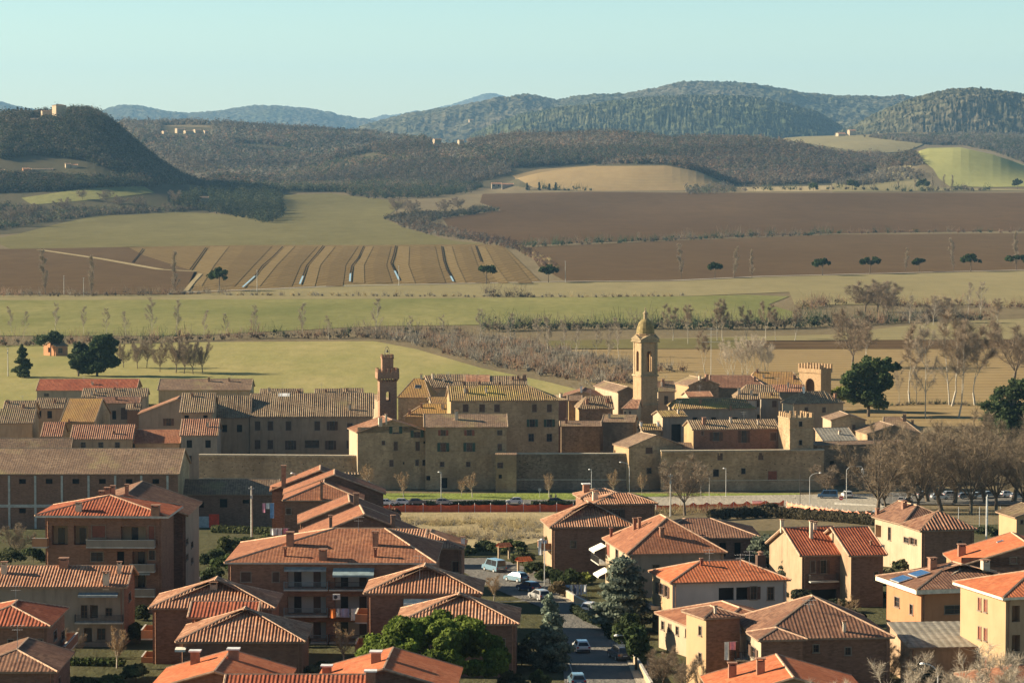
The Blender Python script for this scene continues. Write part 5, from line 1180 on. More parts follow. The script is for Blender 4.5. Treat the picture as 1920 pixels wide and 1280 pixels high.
def twigs(S_,per,ln,wd,col,seed,minlv=2,var=.3,spread=.8):
    rg=np.random.RandomState(seed); L=[s for s in S_ if s[4]>=minlv]; P=np.array([s[0] for s in L]);Q=np.array([s[1] for s in L]); m=len(L)
    idx=np.repeat(np.arange(m),per); t=rg.rand(len(idx))[:,None]; p=P[idx]*(1-t)+Q[idx]*t
    d=(Q-P)[idx]; d/=np.maximum(np.linalg.norm(d,axis=1),1e-6)[:,None]; d=d+rg.normal(size=d.shape)*spread+np.array([0,0,.25]); d/=np.linalg.norm(d,axis=1)[:,None]
    l=ln*(.5+rg.rand(len(idx)))[:,None]; q=p+d*l; s=np.cross(d,rg.normal(size=d.shape)); s/=np.linalg.norm(s,axis=1)[:,None]
    V=np.stack([p-s*wd/2,p+s*wd/2,q+s*wd*.25,q-s*wd*.25],1).reshape(-1,3)
    c=np.array(col)*(1-var+2*var*rg.rand(len(idx)))[:,None]; return V,np.repeat(c[:,None,:],4,1).reshape(-1,3)
_bt={}
def bareproto(kind):
    if kind in _bt: return _bt[kind]
    base,seed=kind[:-1],int(kind[-1])
    S_=seg_tree(base,seed*7+3); zmax=max(s[1].z for s in S_); f=10/zmax
    S_=[(a*f,b*f,r*f,q*f,lv) for a,b,r,q,lv in S_]
    lo=[s for s in S_ if s[4]<=(0 if base in('tall','poplar') else 1)]; hi=[s for s in S_ if s not in lo] 
    pr={'sap':(3,.6,.016,(.50,.42,.32)),'round':(9,.7,.022,(.26,.20,.14)),'tall':(7,.5,.018,(.34,.28,.21)),'poplar':(6,.55,.022,(.33,.27,.19)),'lean':(8,.6,.02,(.30,.23,.16)),'small':(16,.6,.03,(.36,.25,.14)),'plane':(6,.6,.018,(.25,.19,.125))}[base]
    V,c=twigs(S_,pr[0],pr[1],pr[2],pr[3],seed,1 if base in('tall','poplar','lean','small') else 2)
    pale=base in('tall','small','lean','sap'); tm=tubesmesh('tree_trunk',lo+hi,BARKP if base in('tall','small','lean','sap') else BARK,4,.016 if base=='sap' else .008)
    cm=cardmesh('tree_twigs',V,c,TWIG)
    _bt[kind]=(tm,None,cm); return _bt[kind]
def bare(px,pybase,hpx,kind,label,group=None,rz=None,wide=1.0,name='bare_tree',tint=None,d=None):
    g=G(px,pybase) if d is None else None
    if d is not None: q=at(px,pybase,d); g=Vector((q.x,d,gz(q.x,d)))
    h=hpx*g.y/FPX; s=h/10; e=empty(name,g-Vector((0,0,.1)),rz if rz is not None else (px*1.7)%6.28,label,'tree',group); e.scale=(s*wide,s*wide,s)
    t=bareproto(kind)
    link('trunk',t[0],e); link('crown',t[2],e)
    return e
ORD=['first','second','third','fourth','fifth','sixth','seventh','eighth','ninth','tenth','eleventh','twelfth','thirteenth','fourteenth','fifteenth','sixteenth','seventeenth','eighteenth','nineteenth','twentieth','twenty-first','twenty-second','twenty-third','twenty-fourth','twenty-fifth','twenty-sixth','twenty-seventh','twenty-eighth','twenty-ninth','thirtieth']
# bare poplars along the country road
L=[(85,553,84),(171,555,74),(328,550,78),(1278,523,64),(1376,522,58),(1410,521,52),(1697,510,44),(1788,508,60),(1905,505,70)]
for i,(x,y,h) in enumerate(L): bare(x,y,h,'poplar%d'%(i%3+1),'%s bare poplar from the left along the country road'%ORD[i],'bare poplars along the country road')
L=[(1440,352,22),(1470,350,24),(1618,356,24),(1638,356,26),(1685,356,26),(1716,358,32),(1750,360,34),(1768,360,32),(1785,361,32)]
for i,(x,y,h) in enumerate(L): bare(x,y,h,'poplar%d'%(i%3+1),'%s slim bare poplar from the left under the bright field'%ORD[i],'slim poplars under the bright field')
# thin trees of the valley row
L=[(22,625,50),(46,628,44),(103,624,56),(157,626,52),(200,628,50),(236,630,46),(285,628,70),(331,628,66),(382,632,50),(425,632,44),(481,634,62),(567,634,66),(617,638,46),(704,632,72),(768,640,48),(832,640,50)]
for i,(x,y,h) in enumerate(L): bare(x,y,h,'tall%d'%(i%4+1),'%s thin leafless tree from the left on the riverbank across the green valley'%ORD[i],'thin riverbank trees')
L=[(900,640,60),(955,650,62),(1010,672,75),(1027,672,78),(1060,660,60),(1080,668,58),(1118,668,60),(1140,680,66),(1160,670,74)]
for i,(x,y,h) in enumerate(L): bare(x,y,h,'tall%d'%(i%4+1),'%s pale stemmed tree from the left in the thicket left of the bell tower'%ORD[i],'pale trees of the river thicket')
L=[(1262,640,70),(1290,646,74),(1322,700,80),(1345,640,66),(1355,640,78),(1400,640,66),(1436,636,72),(1455,640,60),(1490,640,66)]
for i,(x,y,h) in enumerate(L): bare(x,y,h,'lean%d'%(i%3+1),'%s thin leafless tree from the left in the gap right of the bell tower'%ORD[i],'thin trees right of the bell tower')
L=[(1366,712,74),(1378,710,80),(1390,712,76),(1402,710,84),(1416,712,80),(1428,710,76),(1440,712,78)]
for i,(x,y,h) in enumerate(L): bare(x,y,h,'sap%d'%(i%4+1),'%s white stemmed birch like tree from the left behind the skyline roofs'%ORD[i],'white stems behind the skyline roofs')
L=[(1598,690,110,'round1',1.1),(1620,696,90,'lean2',1),(1706,757,150,'lean1',1.1),(1735,785,190,'tall1',.8),(1785,762,180,'lean3',1.2),(1780,760,160,'tall2',1),(1797,785,170,'lean2',1),(1718,757,80,'tall3',1),(1686,755,80,'tall4',1),(1828,760,150,'lean1',1.3),(1660,600,70,'round2',1.2),(1622,585,58,'round3',1.6),(1645,585,60,'round1',1.5),(1900,720,120,'round2',1.3),(1870,620,60,'lean2',1.2),(1838,600,70,'tall1',1),(1815,590,60,'tall2',1),(1750,610,56,'tall3',1.4),(1705,606,52,'tall4',1.4),(1770,606,50,'round2',1.4)]
for i,(x,y,h,k,wd) in enumerate(sorted(L)): bare(x,y,h,k,'%s tall leafless tree counted from the left in the group right of the dark pine'%ORD[i],'tall leafless trees on the right',wide=wd)
L=[(330,700,68),(345,701,62),(300,698,56),(362,702,64),(380,700,58),(258,692,52),(275,690,60),(232,690,46)]
for i,(x,y,h) in enumerate(sorted(L)): bare(x,y,h,'round%d'%(i%3+1),'%s leafless tree from the left around the ruined barn'%ORD[i],'leafless trees around the ruined barn',wide=.8)
L=[(155,375,20),(225,392,26),(262,392,24),(120,400,30),(60,415,34),(20,425,38),(330,385,28),(200,380,24),(745,402,32),(770,404,30),(860,395,26),(835,400,26)]
for i,(x,y,h) in enumerate(sorted(L)): bare(x,y,h,'round%d'%(i%3+1),'%s leafless field tree from the left on the far hillside meadow edges'%ORD[i],'leafless field trees on the hillside',wide=1.3)
# plane trees round the car park
L=[(1645,962,170,1),(1662,955,120,1.1),(1722,962,150,1.15),(1765,957,165,1.1),(1820,962,160,1.15),(1868,958,168,1.1),(1915,962,170,1.1),(1790,945,150,1.3),(1850,944,165,1.3),(1700,944,140,1.3),(1900,942,175,1.3),(1740,942,150,1.2)]
for i,(x,y,h,wd) in enumerate(sorted(L)): bare(x,y,h,'plane%d'%(i%3+1),'%s big brown plane tree from the left in front of the car park'%ORD[i],'bare plane trees by the car park',wide=wd)
L=[(757,936,52,'small1',1),(886,934,50,'small2',1),(865,932,38,'small3',.9),(1030,934,48,'small1',.9),(1152,932,52,'small2',.9),(1204,930,46,'small3',.7),(1549,928,58,'round2',1.3),(690,930,60,'small1',1)]
for i,(x,y,h,k,wd) in enumerate(sorted(L)): bare(x,y,h,k,'%s small young tree from the left on the lawn under the town wall'%ORD[i],'young trees under the town wall',wide=wd)
bare(1284,966,112,'round3','bare dark tree with wide crown between the two level house and the town wall',wide=1.05)
bare(1010,850,45,'round1','bushy leafless tree behind the wall below the big striped block',wide=1.5,d=815)
bare(926,1128,52,'small2','bare pale tree by the street, right of the striped hip roof',wide=1.5)
bare(645,1248,80,'small3','pruned bare tree in front of the apartment house balconies',wide=1.1)
bare(565,1262,85,'small1','thin dark bare tree between hip roof and apartment house',wide=1.0)
bare(219,1255,85,'small2','bare garden tree before the long low apartment house',wide=1.0)
bare(140,1235,60,'round1','tangled leafless shrub tree beside the long low house wall',wide=.9)
bare(28,1050,70,'round2','leafless tree in the yard left of the brick apartment block',wide=1.0)
bare(1590,1175,60,'small3','leafless bush tree beside the orange walled house',wide=1.2)
for i,(x,y,h,k,wd) in enumerate(((1700,1345,185,'tall1',1.2),(1745,1345,150,'lean1',1.4),(1800,1350,200,'lean2',1.2),(1860,1350,190,'tall3',1.4),(1905,1350,210,'tall2',1.5),(1560,1345,150,'tall4',1.2),(1500,1345,120,'tall1',1.5))):
    bare(x,y,h,'sap'+k[-1],'%s of the pale bare saplings rising over the bottom right roofs'%ORD[i],'pale bare saplings at the bottom right',wide=wd,d=298)
# leafy clumps
def leafy(name,label,cat,lobes,n,size,col,px,py,d=None,trunk=None,group=None,seed=1,shell=.45,mat=None,hpx=None,wide=1,var=.35,asp=1,out=1.0,bark=None):
    """lobes in units of tree height 1; px,py = foot, hpx = height in photo pixels"""
    g=G(px,py) if d is None else at(px,py,d)
    if d is not None: g=Vector((g.x,g.y,gz(g.x,g.y)))
    h=hpx*g.y/FPX; e=empty(name,g,0,label,cat,group)
    rg=np.random.RandomState(seed)
    if name in('evergreen_oak','stone_pine','round_tree'):
        nl=[]
        for l in lobes:
            for _ in range(6):
                v=rg.normal(size=3); v/=np.linalg.norm(v); v*=.75; q=.34+.22*rg.rand(); nl.append((l[0]+v[0]*l[3],l[1]+v[1]*l[3],max(.08,l[2]+v[2]*l[4]),l[3]*q,l[3]*q*.75))
        lobes=nl+[(l[0],l[1],l[2],l[3]*.8,l[4]*.8) for l in lobes]
    C=np.array([(l[0]*wide,l[1]*wide,l[2]) for l in lobes])*h; Rd=np.array([(l[3]*wide,l[3]*wide,l[4]) for l in lobes])*h
    wgt=np.array([l[3]**2 for l in lobes]); nn=np.maximum(4,(n*wgt/wgt.sum()).astype(int))
    cc=np.array([col]*len(lobes))*(.75+.5*rg.rand(len(lobes),1))
    V,c=cards(C,Rd,nn,size,cc,seed,shell,out,asp,var); link('crown',cardmesh('crown',V,c,mat or LEAF),e)
    b=MB(); th=trunk if trunk is not None else .5
    b.tube((0,0,-.2),(h*.01,0,h*th),max(.07,h*.028),max(.04,h*.016),7)
    for l in lobes[:6]:
        b.tube((h*.01,0,h*th*.75),(l[0]*wide*h*.7,l[1]*wide*h*.7,l[2]*h),max(.04,h*.012),.03,4)
    b.build('trunk',[bark or BARK],e)
    return e
def dome(n,rx,z0,z1,lr,seed,fill=True):
    rg=random.Random(seed); o=[]
    for i in range(n):
        a=rg.random()*6.283; r=math.sqrt(rg.random())*rx; t=r/rx; zz=z0+(z1-z0)*math.sqrt(max(0,1-t*t))*(.55+.45*rg.random()); s=lr*(.7+.6*rg.random())
        o.append((r*math.cos(a),r*math.sin(a),zz,s,s*.75))
    return o
GR=(.09,.115,.035);GD=(.055,.07,.03);GB=(.1,.12,.09)
# great umbrella pine: lobes over a flattened dome
UP=dome(70,.80,.44,.88,.125,5); UP+=[(.80*math.cos(a),.80*math.sin(a)*.9,.44+.05*math.sin(3*a),.15,.10) for a in np.linspace(0,6.28,22)]
leafy('umbrella_pine','broad bright green umbrella pine in front of the hip roofed house, lower centre','tree',UP,60000,.30,(.125,.165,.03),812,1308,None,.6,seed=5,hpx=172,wide=.92,shell=.72,var=.35)
# roadside umbrella pines
L=[(411,546,46,18),(912,533,38,17),(1028,530,34,19),(1340,521,30,13),(1542,517,34,19),(1631,514,35,21),(1723,511,28,13),(1820,510,35,17),(1905,507,32,18)]
for i,(x,y,h,w_) in enumerate(L):
    lb=dome(14,w_/h,.55,.9,.17,i+3)
    leafy('umbrella_pine','%s small umbrella pine from the left along the country road'%ORD[i],'tree',lb,900,1.3,(.035,.055,.018),x,y,None,.7,'umbrella pines along the country road',i,hpx=h)
for i,(x,y,h,c) in enumerate(((1598,357,22,GD),(1655 if 0 else 1525,358,16,GR),(1730,358,24,GD),(1908,356,22,GD))):
    leafy('round_tree','%s dark round tree from the left below the bright field'%ORD[i],'tree',dome(12,.42,.4,.85,.2,i),500,2.2,c,x,y,None,.6,'dark round trees below the bright field',i+40,hpx=h)
def cone(n,w_,seed,z0=.08):
    rg=random.Random(seed); o=[]
    for i in range(n):
        z=z0+(1-z0)*(i+rg.random())/n; rr=w_*(1-z)**.8+.015; a=rg.random()*6.283; q=rr*(.3+.7*rg.random()); o.append((q*math.cos(a),q*math.sin(a),z*.96,.05+rr*.38,.05+.03*(1-z)))
    return o
def tiers(n,w_,seed,z0=.15,flatn=.05):
    rg=random.Random(seed); o=[]
    for k in range(n):
        z=z0+(1-z0)*k/n; rr=w_*(1-((z-z0)/(1-z0))**1.3*.75)
        for j in range(9):
            a=6.283*(j+rg.random()*.8)/9; q=rr*(.45+.5*rg.random()); o.append((q*math.cos(a),q*math.sin(a),z+rg.uniform(-.03,.03),.14*rr/w_+.05,flatn))
    return o
leafy('blue_spruce','grey green spruce between the street and the lower pine, pointed top','tree',cone(60,.27,2),13000,.28,(.21,.25,.18),1030,1258,None,.9,seed=2,hpx=150,shell=.3,bark=BARKD)
leafy('cedar','big blue grey cedar right of the street hiding the awning house garden','tree',tiers(8,.36,3)+cone(30,.3,4),15000,.32,(.18,.21,.155),1168,1185,None,.85,seed=3,hpx=150,shell=.3,bark=BARKD)
leafy('cedar','spreading blue grey cedar left of the bright red semi-detached house','tree',tiers(7,.5,6,.3),12000,.36,(.145,.17,.12),1436,1110,None,.85,seed=6,hpx=112,shell=.3,bark=BARKD)
leafy('cedar','lower cedar boughs behind the white walled house roof','tree',tiers(5,.7,7,.35),6500,.34,(.14,.165,.12),1322,1092,None,.8,seed=7,hpx=66,shell=.3,bark=BARKD)
leafy('cedar','dark cedar in front of the left semi-detached house wall','tree',tiers(6,.4,8,.2),5000,.34,(0.078,0.096,0.07),1482,1125,None,.8,seed=8,hpx=86,shell=.3,bark=BARKD)
leafy('conifer','small olive conifer at the corner of the nearer hip roofed house','tree',cone(40,.3,9),5000,.26,(0.132,0.132,0.046),484,1285,None,.85,seed=9,hpx=96,shell=.3)
leafy('conifer','dark olive cone shaped tree beside the striped hip roofed cream house','tree',cone(40,.36,10),5000,.36,(0.109,0.116,0.043),1765,1068,None,.85,seed=10,hpx=62,shell=.3)
leafy('palm_bush','palm like tree by the terrace of the two level house','tree',[(0,0,.85,.25,.18),(.1,0,.7,.2,.15),(-.12,0,.75,.2,.15),(0,.1,.4,.16,.3)],2500,.4,(0.085,0.109,0.039),1047,1080,None,.8,seed=11,hpx=88,shell=.2)
leafy('stone_pine','dark spreading pine beside the gate tower at the right end of town','tree',[(0,0,.80,.24,.16),(.2,0,.82,.2,.12),(.36,0,.78,.15,.09),(-.18,0,.68,.2,.15),(-.3,0,.55,.17,.14),(.05,.1,.55,.3,.2),(.28,0,.5,.17,.12),(-.1,0,.4,.28,.16),(.1,-.05,.3,.26,.14),(-.3,0,.36,.15,.12),(.22,-.1,.66,.16,.12)],9000,.75,(0.07,0.096,0.034),1628,782,None,.7,seed=12,hpx=120,shell=.45)
leafy('stone_pine','dark dense pine cut by the right edge above the plane trees','tree',[(0,0,.78,.28,.18),(.2,0,.85,.24,.14),(-.22,0,.62,.24,.18),(.1,0,.5,.4,.2),(-.3,0,.45,.2,.15),(.1,-.1,.3,.4,.16),(-.2,0,.25,.25,.12),(.4,0,.6,.3,.2)],9000,.75,(0.062,0.085,0.034),1898,835,None,.7,seed=13,hpx=130,shell=.45)
leafy('shrub','yellow green shrub between the gate tower and the dark pine','shrub',dome(10,.5,.3,.8,.25,1),1600,.6,(0.264,0.264,0.054),1573,770,None,.5,seed=14,hpx=52)
leafy('evergreen_oak','big dark evergreen beside the small farmhouse on the left','tree',[(.1,0,.72,.3,.24),(-.15,0,.5,.25,.2),(.25,0,.6,.26,.22),(.15,0,.4,.32,.2),(-.2,0,.3,.24,.2),(.3,-.1,.38,.22,.18),(0,0,.2,.3,.18)],9000,.8,(0.043,0.065,0.025),182,706,None,.5,seed=15,hpx=90,shell=.5)
leafy('evergreen_oak','narrow dark evergreen touching the small farmhouse wall','tree',[(0,0,.75,.2,.2),(0,0,.45,.26,.25),(.1,0,.25,.26,.2)],4500,.75,(0.039,0.056,0.025),147,706,None,.5,seed=16,hpx=74,shell=.5)
leafy('conifer','dark fir left of the small farmhouse at the left edge','tree',cone(40,.33,17),4500,.6,(0.062,0.081,0.034),42,708,None,.85,seed=17,hpx=64,shell=.3)
leafy('round_tree','dark round crown behind the small farmhouse roof','tree',dome(10,.5,.4,.85,.25,18),1500,.8,(0.054,0.074,0.031),95,668,None,.5,seed=18,hpx=52)
leafy('cypress','single cypress left of the hilltop farm on the middle ridge','tree',cone(14,.14,19),500,3,(0.034,0.046,0.028),795,272,None,.8,seed=19,hpx=16)
leafy('round_tree','broad dark pine behind the hilltop farm on the middle ridge','tree',dome(12,.8,.4,.9,.3,20),900,4,(0.043,0.062,0.031),838,264,None,.7,seed=20,hpx=17)
L=[(8,208,14),(17,208,17),(25,207,15),(33,208,19),(40,208,16),(48,207,18),(55,208,15),(28,212,14)]
for i,(x,y,h) in enumerate(sorted(L)):
    leafy('cypress','%s cypress from the left in the row on the castle hilltop'%ORD[i],'tree',cone(10,.13,i),260,2.4,(0.031,0.043,0.025),x,y,4650,.8,'cypresses on the castle hilltop',i+60,hpx=h)
for i,(x,h) in enumerate(((988,14),(1011,16),(1030,12),(1042,15))):
    leafy('cypress','%s cypress from the left right of the red roofed farmhouse'%ORD[i],'tree',cone(10,.13,i),260,2.0,(0.034,0.046,0.028),x,357,None,.8,'cypresses by the red roofed farmhouse',i+70,hpx=h)
# garden shrubs and hedges
SH=[ # px,py(foot),h px,wide,colour,label
 (400,1062,40,1.2,GD,'dark bush left of the tall concrete pole'),(432,1052,52,1.0,(0.078,0.085,0.031),'olive bush behind the tall concrete pole'),(462,1040,44,1.3,GD,'dark bush right of the tall concrete pole'),
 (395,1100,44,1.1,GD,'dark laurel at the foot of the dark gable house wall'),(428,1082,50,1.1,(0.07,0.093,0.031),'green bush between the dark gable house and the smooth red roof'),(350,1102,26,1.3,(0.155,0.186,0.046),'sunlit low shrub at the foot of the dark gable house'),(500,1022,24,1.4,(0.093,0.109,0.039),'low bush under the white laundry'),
 (20,1062,40,1.4,(0.078,0.085,0.039),'overgrown bush at the left edge by the warehouse'),(62,1056,34,1.2,GD,'dark bush left of the brick apartment block'),
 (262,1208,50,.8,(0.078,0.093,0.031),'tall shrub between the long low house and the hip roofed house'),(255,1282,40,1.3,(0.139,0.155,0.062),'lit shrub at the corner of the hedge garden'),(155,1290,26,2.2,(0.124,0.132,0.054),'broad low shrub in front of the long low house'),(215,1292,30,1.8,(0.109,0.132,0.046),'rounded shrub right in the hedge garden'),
 (612,1270,34,1.2,(0.124,0.132,0.046),'olive shrub before the apartment house ground floor'),(590,1282,36,1.3,(0.155,0.147,0.085),'pale dry shrub beside the white capped chimney'),
 (870,1046,26,1.8,GD,'dark bush at the near edge of the dry field, left'),(915,1040,30,1.8,GD,'dark bush at the near edge of the dry field, centre'),(960,1042,34,1.5,(0.07,0.085,0.031),'dark green bush at the near edge of the dry field, right'),(845,1012,18,2.5,(0.171,0.139,0.085),'brown brush clump inside the dry field'),(820,985,14,3,(0.155,0.124,0.078),'low brown brush at the far left of the dry field'),(735,972,22,1.4,(0.155,0.078,0.046),'reddish bush by the red net fence'),
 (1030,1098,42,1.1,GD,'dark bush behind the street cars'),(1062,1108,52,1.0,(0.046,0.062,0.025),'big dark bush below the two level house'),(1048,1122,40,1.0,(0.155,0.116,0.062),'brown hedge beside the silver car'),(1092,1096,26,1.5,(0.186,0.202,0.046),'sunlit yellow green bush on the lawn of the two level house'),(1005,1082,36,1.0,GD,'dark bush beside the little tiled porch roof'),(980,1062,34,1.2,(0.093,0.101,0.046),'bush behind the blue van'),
 (1160,1200,44,1.2,(0.046,0.054,0.028),'dark shrub under the big cedar'),
 (1192,1262,110,.5,(0.078,0.109,0.039),'tall leafy magnolia beside the parked dark car'),(1180,1222,90,.6,(0.07,0.093,0.037),'ivy covered tree between cedar and lit facade'),
 (1245,1290,80,1.0,(0.202,0.155,0.109),'grey brown twiggy bush below the lit facade'),(1285,1300,70,1.0,(0.186,0.139,0.093),'twiggy bush left of the stair tower block'),
 (978,1250,50,.9,(0.109,0.101,0.054),'brown green bush left of the spruce'),(1012,1296,44,.8,(0.116,0.132,0.046),'bright green bush at the bottom left of the street'),(960,1300,50,1.0,(0.093,0.093,0.046),'dark bush right of the pine trunk'),(1000,1215,34,1.0,(0.093,0.109,0.046),'shrub beside the spruce trunk'),
 (1625,1290,110,.85,(0.171,0.155,0.062),'big olive brown willow bush before the brown hip roof'),(1665,1300,100,.8,(0.093,0.078,0.043),'dark brown shrub right of the olive willow bush'),(1580,1300,80,.8,(0.155,0.139,0.062),'olive brown shrub left of the willow bush'),
 (1625,1098,36,1.5,(0.155,0.139,0.078),'dry shrub under the cream columned house'),(1660,1088,30,1.4,(0.171,0.155,0.085),'straw coloured shrub by the striped roof cream house'),(1600,1175,40,1.4,(0.062,0.062,0.034),'dark shrub behind the lower right chimneys'),
 (1560,1130,30,1.5,GD,'dark shrub below the semi-detached house'),(1730,1290,60,1.0,(0.046,0.054,0.028),'dark thicket in front of the grey shed'),(1500,1290,30,1.6,(0.078,0.078,0.039),'shrub in the dark yard of the big brown house'),
 (1240,1130,20,1.5,(0.109,0.116,0.046),'small shrub at the awning house corner'),(560,1215,34,1.1,(.06,.07,.03),'dark shrub between hip roofed houses and apartment house'),(690,1225,40,1.0,(.05,.06,.03),'dark shrub left of the umbrella pine'),(270,1165,40,.8,(.05,.06,.025),'tall shrub left of the hip roofed brick house balcony'),(1215,1070,30,1.2,(.06,.07,.04),'shrub behind the white walled house, left'),(1850,1010,30,1.5,(.06,.07,.035),'shrub below the sports court fence'),(1750,1000,22,2,(.07,.065,.04),'low shrub strip left of the sports court'),(1430,1215,36,1.2,(.05,.055,.03),'shrub at the big brown house front corner'),(1480,1075,30,1.4,(.06,.07,.04),'shrub behind the white walled house, right'),(1545,1200,34,1.4,(.05,.055,.03),'dark shrub behind the big brown hip roof'),(1575,1150,34,1.4,(.04,.045,.025),'dark shrub right of the semi-detached garage'),(1640,1130,30,1.5,(.05,.055,.03),'dark shrub below the solar panel roof'),(1440,965,24,2,(.07,.06,.035),'brown shrub at the junction hedge'),(1600,1015,30,1.2,(.06,.06,.032),'shrub behind the right semi-detached roof'),(300,1130,30,1.3,(.04,.05,.025),'shrub behind the hip roofed brick house, left'),(1700,1075,34,1.3,(.07,.075,.035),'olive shrub between striped roof house and solar panel roof'),(1745,1070,26,1.5,(.05,.055,.03),'dark shrub behind the solar panel roof'),(1335,1200,40,1.0,(.06,.07,.035),'dark shrub in the corner by the stair tower block'),(1225,1110,36,1.0,(.07,.075,.035),'shrub between cedar and white walled house'),(1500,1140,40,1.3,(.045,.05,.03),'dark garden shrub before the left semi-detached house'),(150,1118,26,1.8,(.05,.055,.025),'dark shrub behind the long low house ridge') ,(700,965,18,1.4,(0.046,0.054,0.031),'dark bush right of the triangle road sign'),(770,1048,30,1.2,GD,'dark bush behind the small dark roof'),
]
for i,(x,y,h,wd,c,l) in enumerate(SH):
    if 'twiggy' in l or 'willow' in l or 'brown brush' in l:
        bare(x,y,h,('round' if h>50 else 'small')+str(i%3+1),l.replace('bush','tree'),wide=wd*1.25,name='bare_shrub'); continue
    leafy('shrub',l,'shrub',dome(12,.45,.25,.8,.26,i+100),int(700+h*26),.36 if y>1000 else .5,c,x,y,None,.4,None,i+100,hpx=h,wide=wd,shell=.35)
def hedge(label,pts,h,wd,col,size=.3,seed=1,group=None):
    P=[G(*p) for p in pts]; C=[];Rd=[];rg=random.Random(seed)
    for p,q in zip(P,P[1:]):
        L=(q-p).length; n=max(2,int(L/ .7))
        for i in range(n):
            c=p.lerp(q,i/n); C.append((c.x,c.y,gz(c.x,c.y)+h*.5)); Rd.append((.65,wd/2,h*.55*(.85+.3*rg.random())))
    V,c=cards(C,Rd,90,size,np.array([col]*len(C)),seed,.6,1.2,var=.35); o=link('hedge',cardmesh('hedge',V,c,LEAF)); tag(o,label,'hedge',group); return o
hedge('clipped dark hedge behind the parked cars along the avenue, left part',[(708,947),(740,948),(830,948),(950,947)],1.3,1.2,(0.054,0.07,0.031),.35,1,'avenue hedges')
hedge('clipped dark hedge along the avenue, right of the white car',[(1000,948),(1090,948)],1.3,1.2,(0.054,0.07,0.031),.35,2,'avenue hedges')
hedge('clipped garden hedge in front of the long low apartment house',[(132,1250),(238,1252)],1.3,1.2,(0.078,0.101,0.031),.28,3)
hedge('long dark hedge bank behind the semi-detached house and brown hip roof',[(1330,975),(1420,970),(1480,972),(1560,978),(1640,985)],2.6,3.0,(0.078,0.065,0.037),.5,4)
hedge('rough dark hedge between the stepped houses and workshop yard',[(400,1000),(460,1002),(520,1005)],1.8,2,(0.078,0.085,0.034),.4,5)
hedge('dark hedge along the right street wall near the bins',[(1075,1152),(1100,1168),(1140,1185)],1.6,1.4,(0.046,0.059,0.031),.3,6)
# grassy tufts of the dry field
band('dry_grass_tufts',[(720,985),(800,980),(900,985),(1000,985),(1040,1000)],26,1.0,'yyg',6,50,'tufts of tall dry grass in the open field',.4,14)
band('dry_grass_tufts',[(780,1010),(880,1008),(980,1015)],16,1.3,'ybg',4,51,'brown weeds at the near side of the open field',.4,14)
band('dry_grass_tufts',[(1190,966),(1300,962),(1420,962),(1480,965)],10,1.4,'byr',3,52,'dry weeds behind the red net fence by the junction',.45,14)
# ================================================================= FAR FARMS, CARS, STREET THINGS
import bmesh
def fbox(label,px,py,wpx,hpx,deep,wall,roof,d=None,cat='farmhouse',pitch=18,yaw=12,ax='x',hip=(0,0),wins=(),group=None,name='farmhouse',rnd=None):
    g=G(px,py) if d is None else at(px,py,d); dd=g.y; base=gz(g.x,g.y)-1 if d is None else g.z
    h=House(label,cat,px-wpx/2,py-hpx,dd,wpx*dd/FPX,deep,yaw,pitch,ax,hip,roof,wall,wall,over=.3,name=name,group=group,base=base,capr=.3)
    for w_ in wins: h.win('f',px+w_[0],py+w_[1],w_[2],w_[3],'D')
    h.done(); return h
fbox('square pale castle keep on top of the wooded hill, left edge',116,222,22,24,13,'cream','oldS',None,'castle',14,35,hip=(1,1),name='castle_keep')
fbox('lower pale wing of the hilltop castle beside its keep',92,223,26,14,10,'cream','oldS',None,'castle',14,20,name='castle_wing')
fbox('small lit cottage below the hilltop castle',64,231,13,7,9,'cream','oldS',None,'cottage',16,10)
G2='far village houses on the brown ridge'
for i,(x,y,w_,h_) in enumerate(((311,252,8,5),(340,250,16,8),(356,252,16,6),(372,250,12,6),(388,251,8,5))):
    fbox('%s pale far house from the left in the village on the brown ridge'%ORD[i],x,y,w_,h_,16,'cream','oldS',None,'house',14,25,group=G2)
fbox('left pale farmhouse on the middle ridge beside a cypress',822,270,14,8,14,'cream','oldS',None,'farmhouse',16,20)
fbox('right small pale farmhouse on the middle ridge',866,271,10,7,12,'cream','oldS',None,'farmhouse',16,20)
fbox('far cream farmhouse left in the valley below the big hills',1580,255,16,4,16,'cream','oldr',7600,'farmhouse',16,20)
fbox('far two storey farmhouse right in the valley below the big hills',1600,253,14,8,14,'cream','oldr',7600,'farmhouse',16,20)
fbox('red roofed white farmhouse with two windows beside the dark grove',931,354,19,9,10,'cream','terra',None,'farmhouse',18,4,wins=((-5,-6,3,3),(4,-6,3,3)))
fbox('low red tiled wing right of the white farmhouse',952,353,22,7,9,'greyp','terra',None,'farm wing',18,4)
fbox('small bright outbuilding between farmhouse and cypresses',991,357,7,6,6,'cream','oldS',None,'outbuilding',16,10)
fbox('ruined pale stone house inside the dark oak grove',384,378,16,7,9,'tan','oldS',None,'house',18,10)
for i,(x,y,w_,h_,r) in enumerate(((4,326,10,6,'oldS'),(50,322,14,5,'terra'),(80,321,40,3,'oldS'),(128,316,10,8,'oldS'),(140,316,12,6,'terra'))):
    fbox('%s lit house from the left among the trees on the lower castle hill'%ORD[i],x,y,w_,h_,10,'cream' if i!=1 else 'orangep',r,None,'house',14,15,group='houses on the lower castle hill')
fbox('small pale house on the back hillside left of centre',884,229,8,4,20,'cream','oldS',11800,'house',14,10)
h=House('small orange farmhouse with two dark windows beside the big dark evergreen, left','farmhouse',104,650,1330,6.5,9.5,42,18,'x',(0,0),'oldS','orangep','orangep',over=.25,name='farmhouse')
h.win('l',92,656,5,9,'D'); h.win('f',113,657,7,9,'p'); h.win('l',92,672,4,4,'D'); h.done()
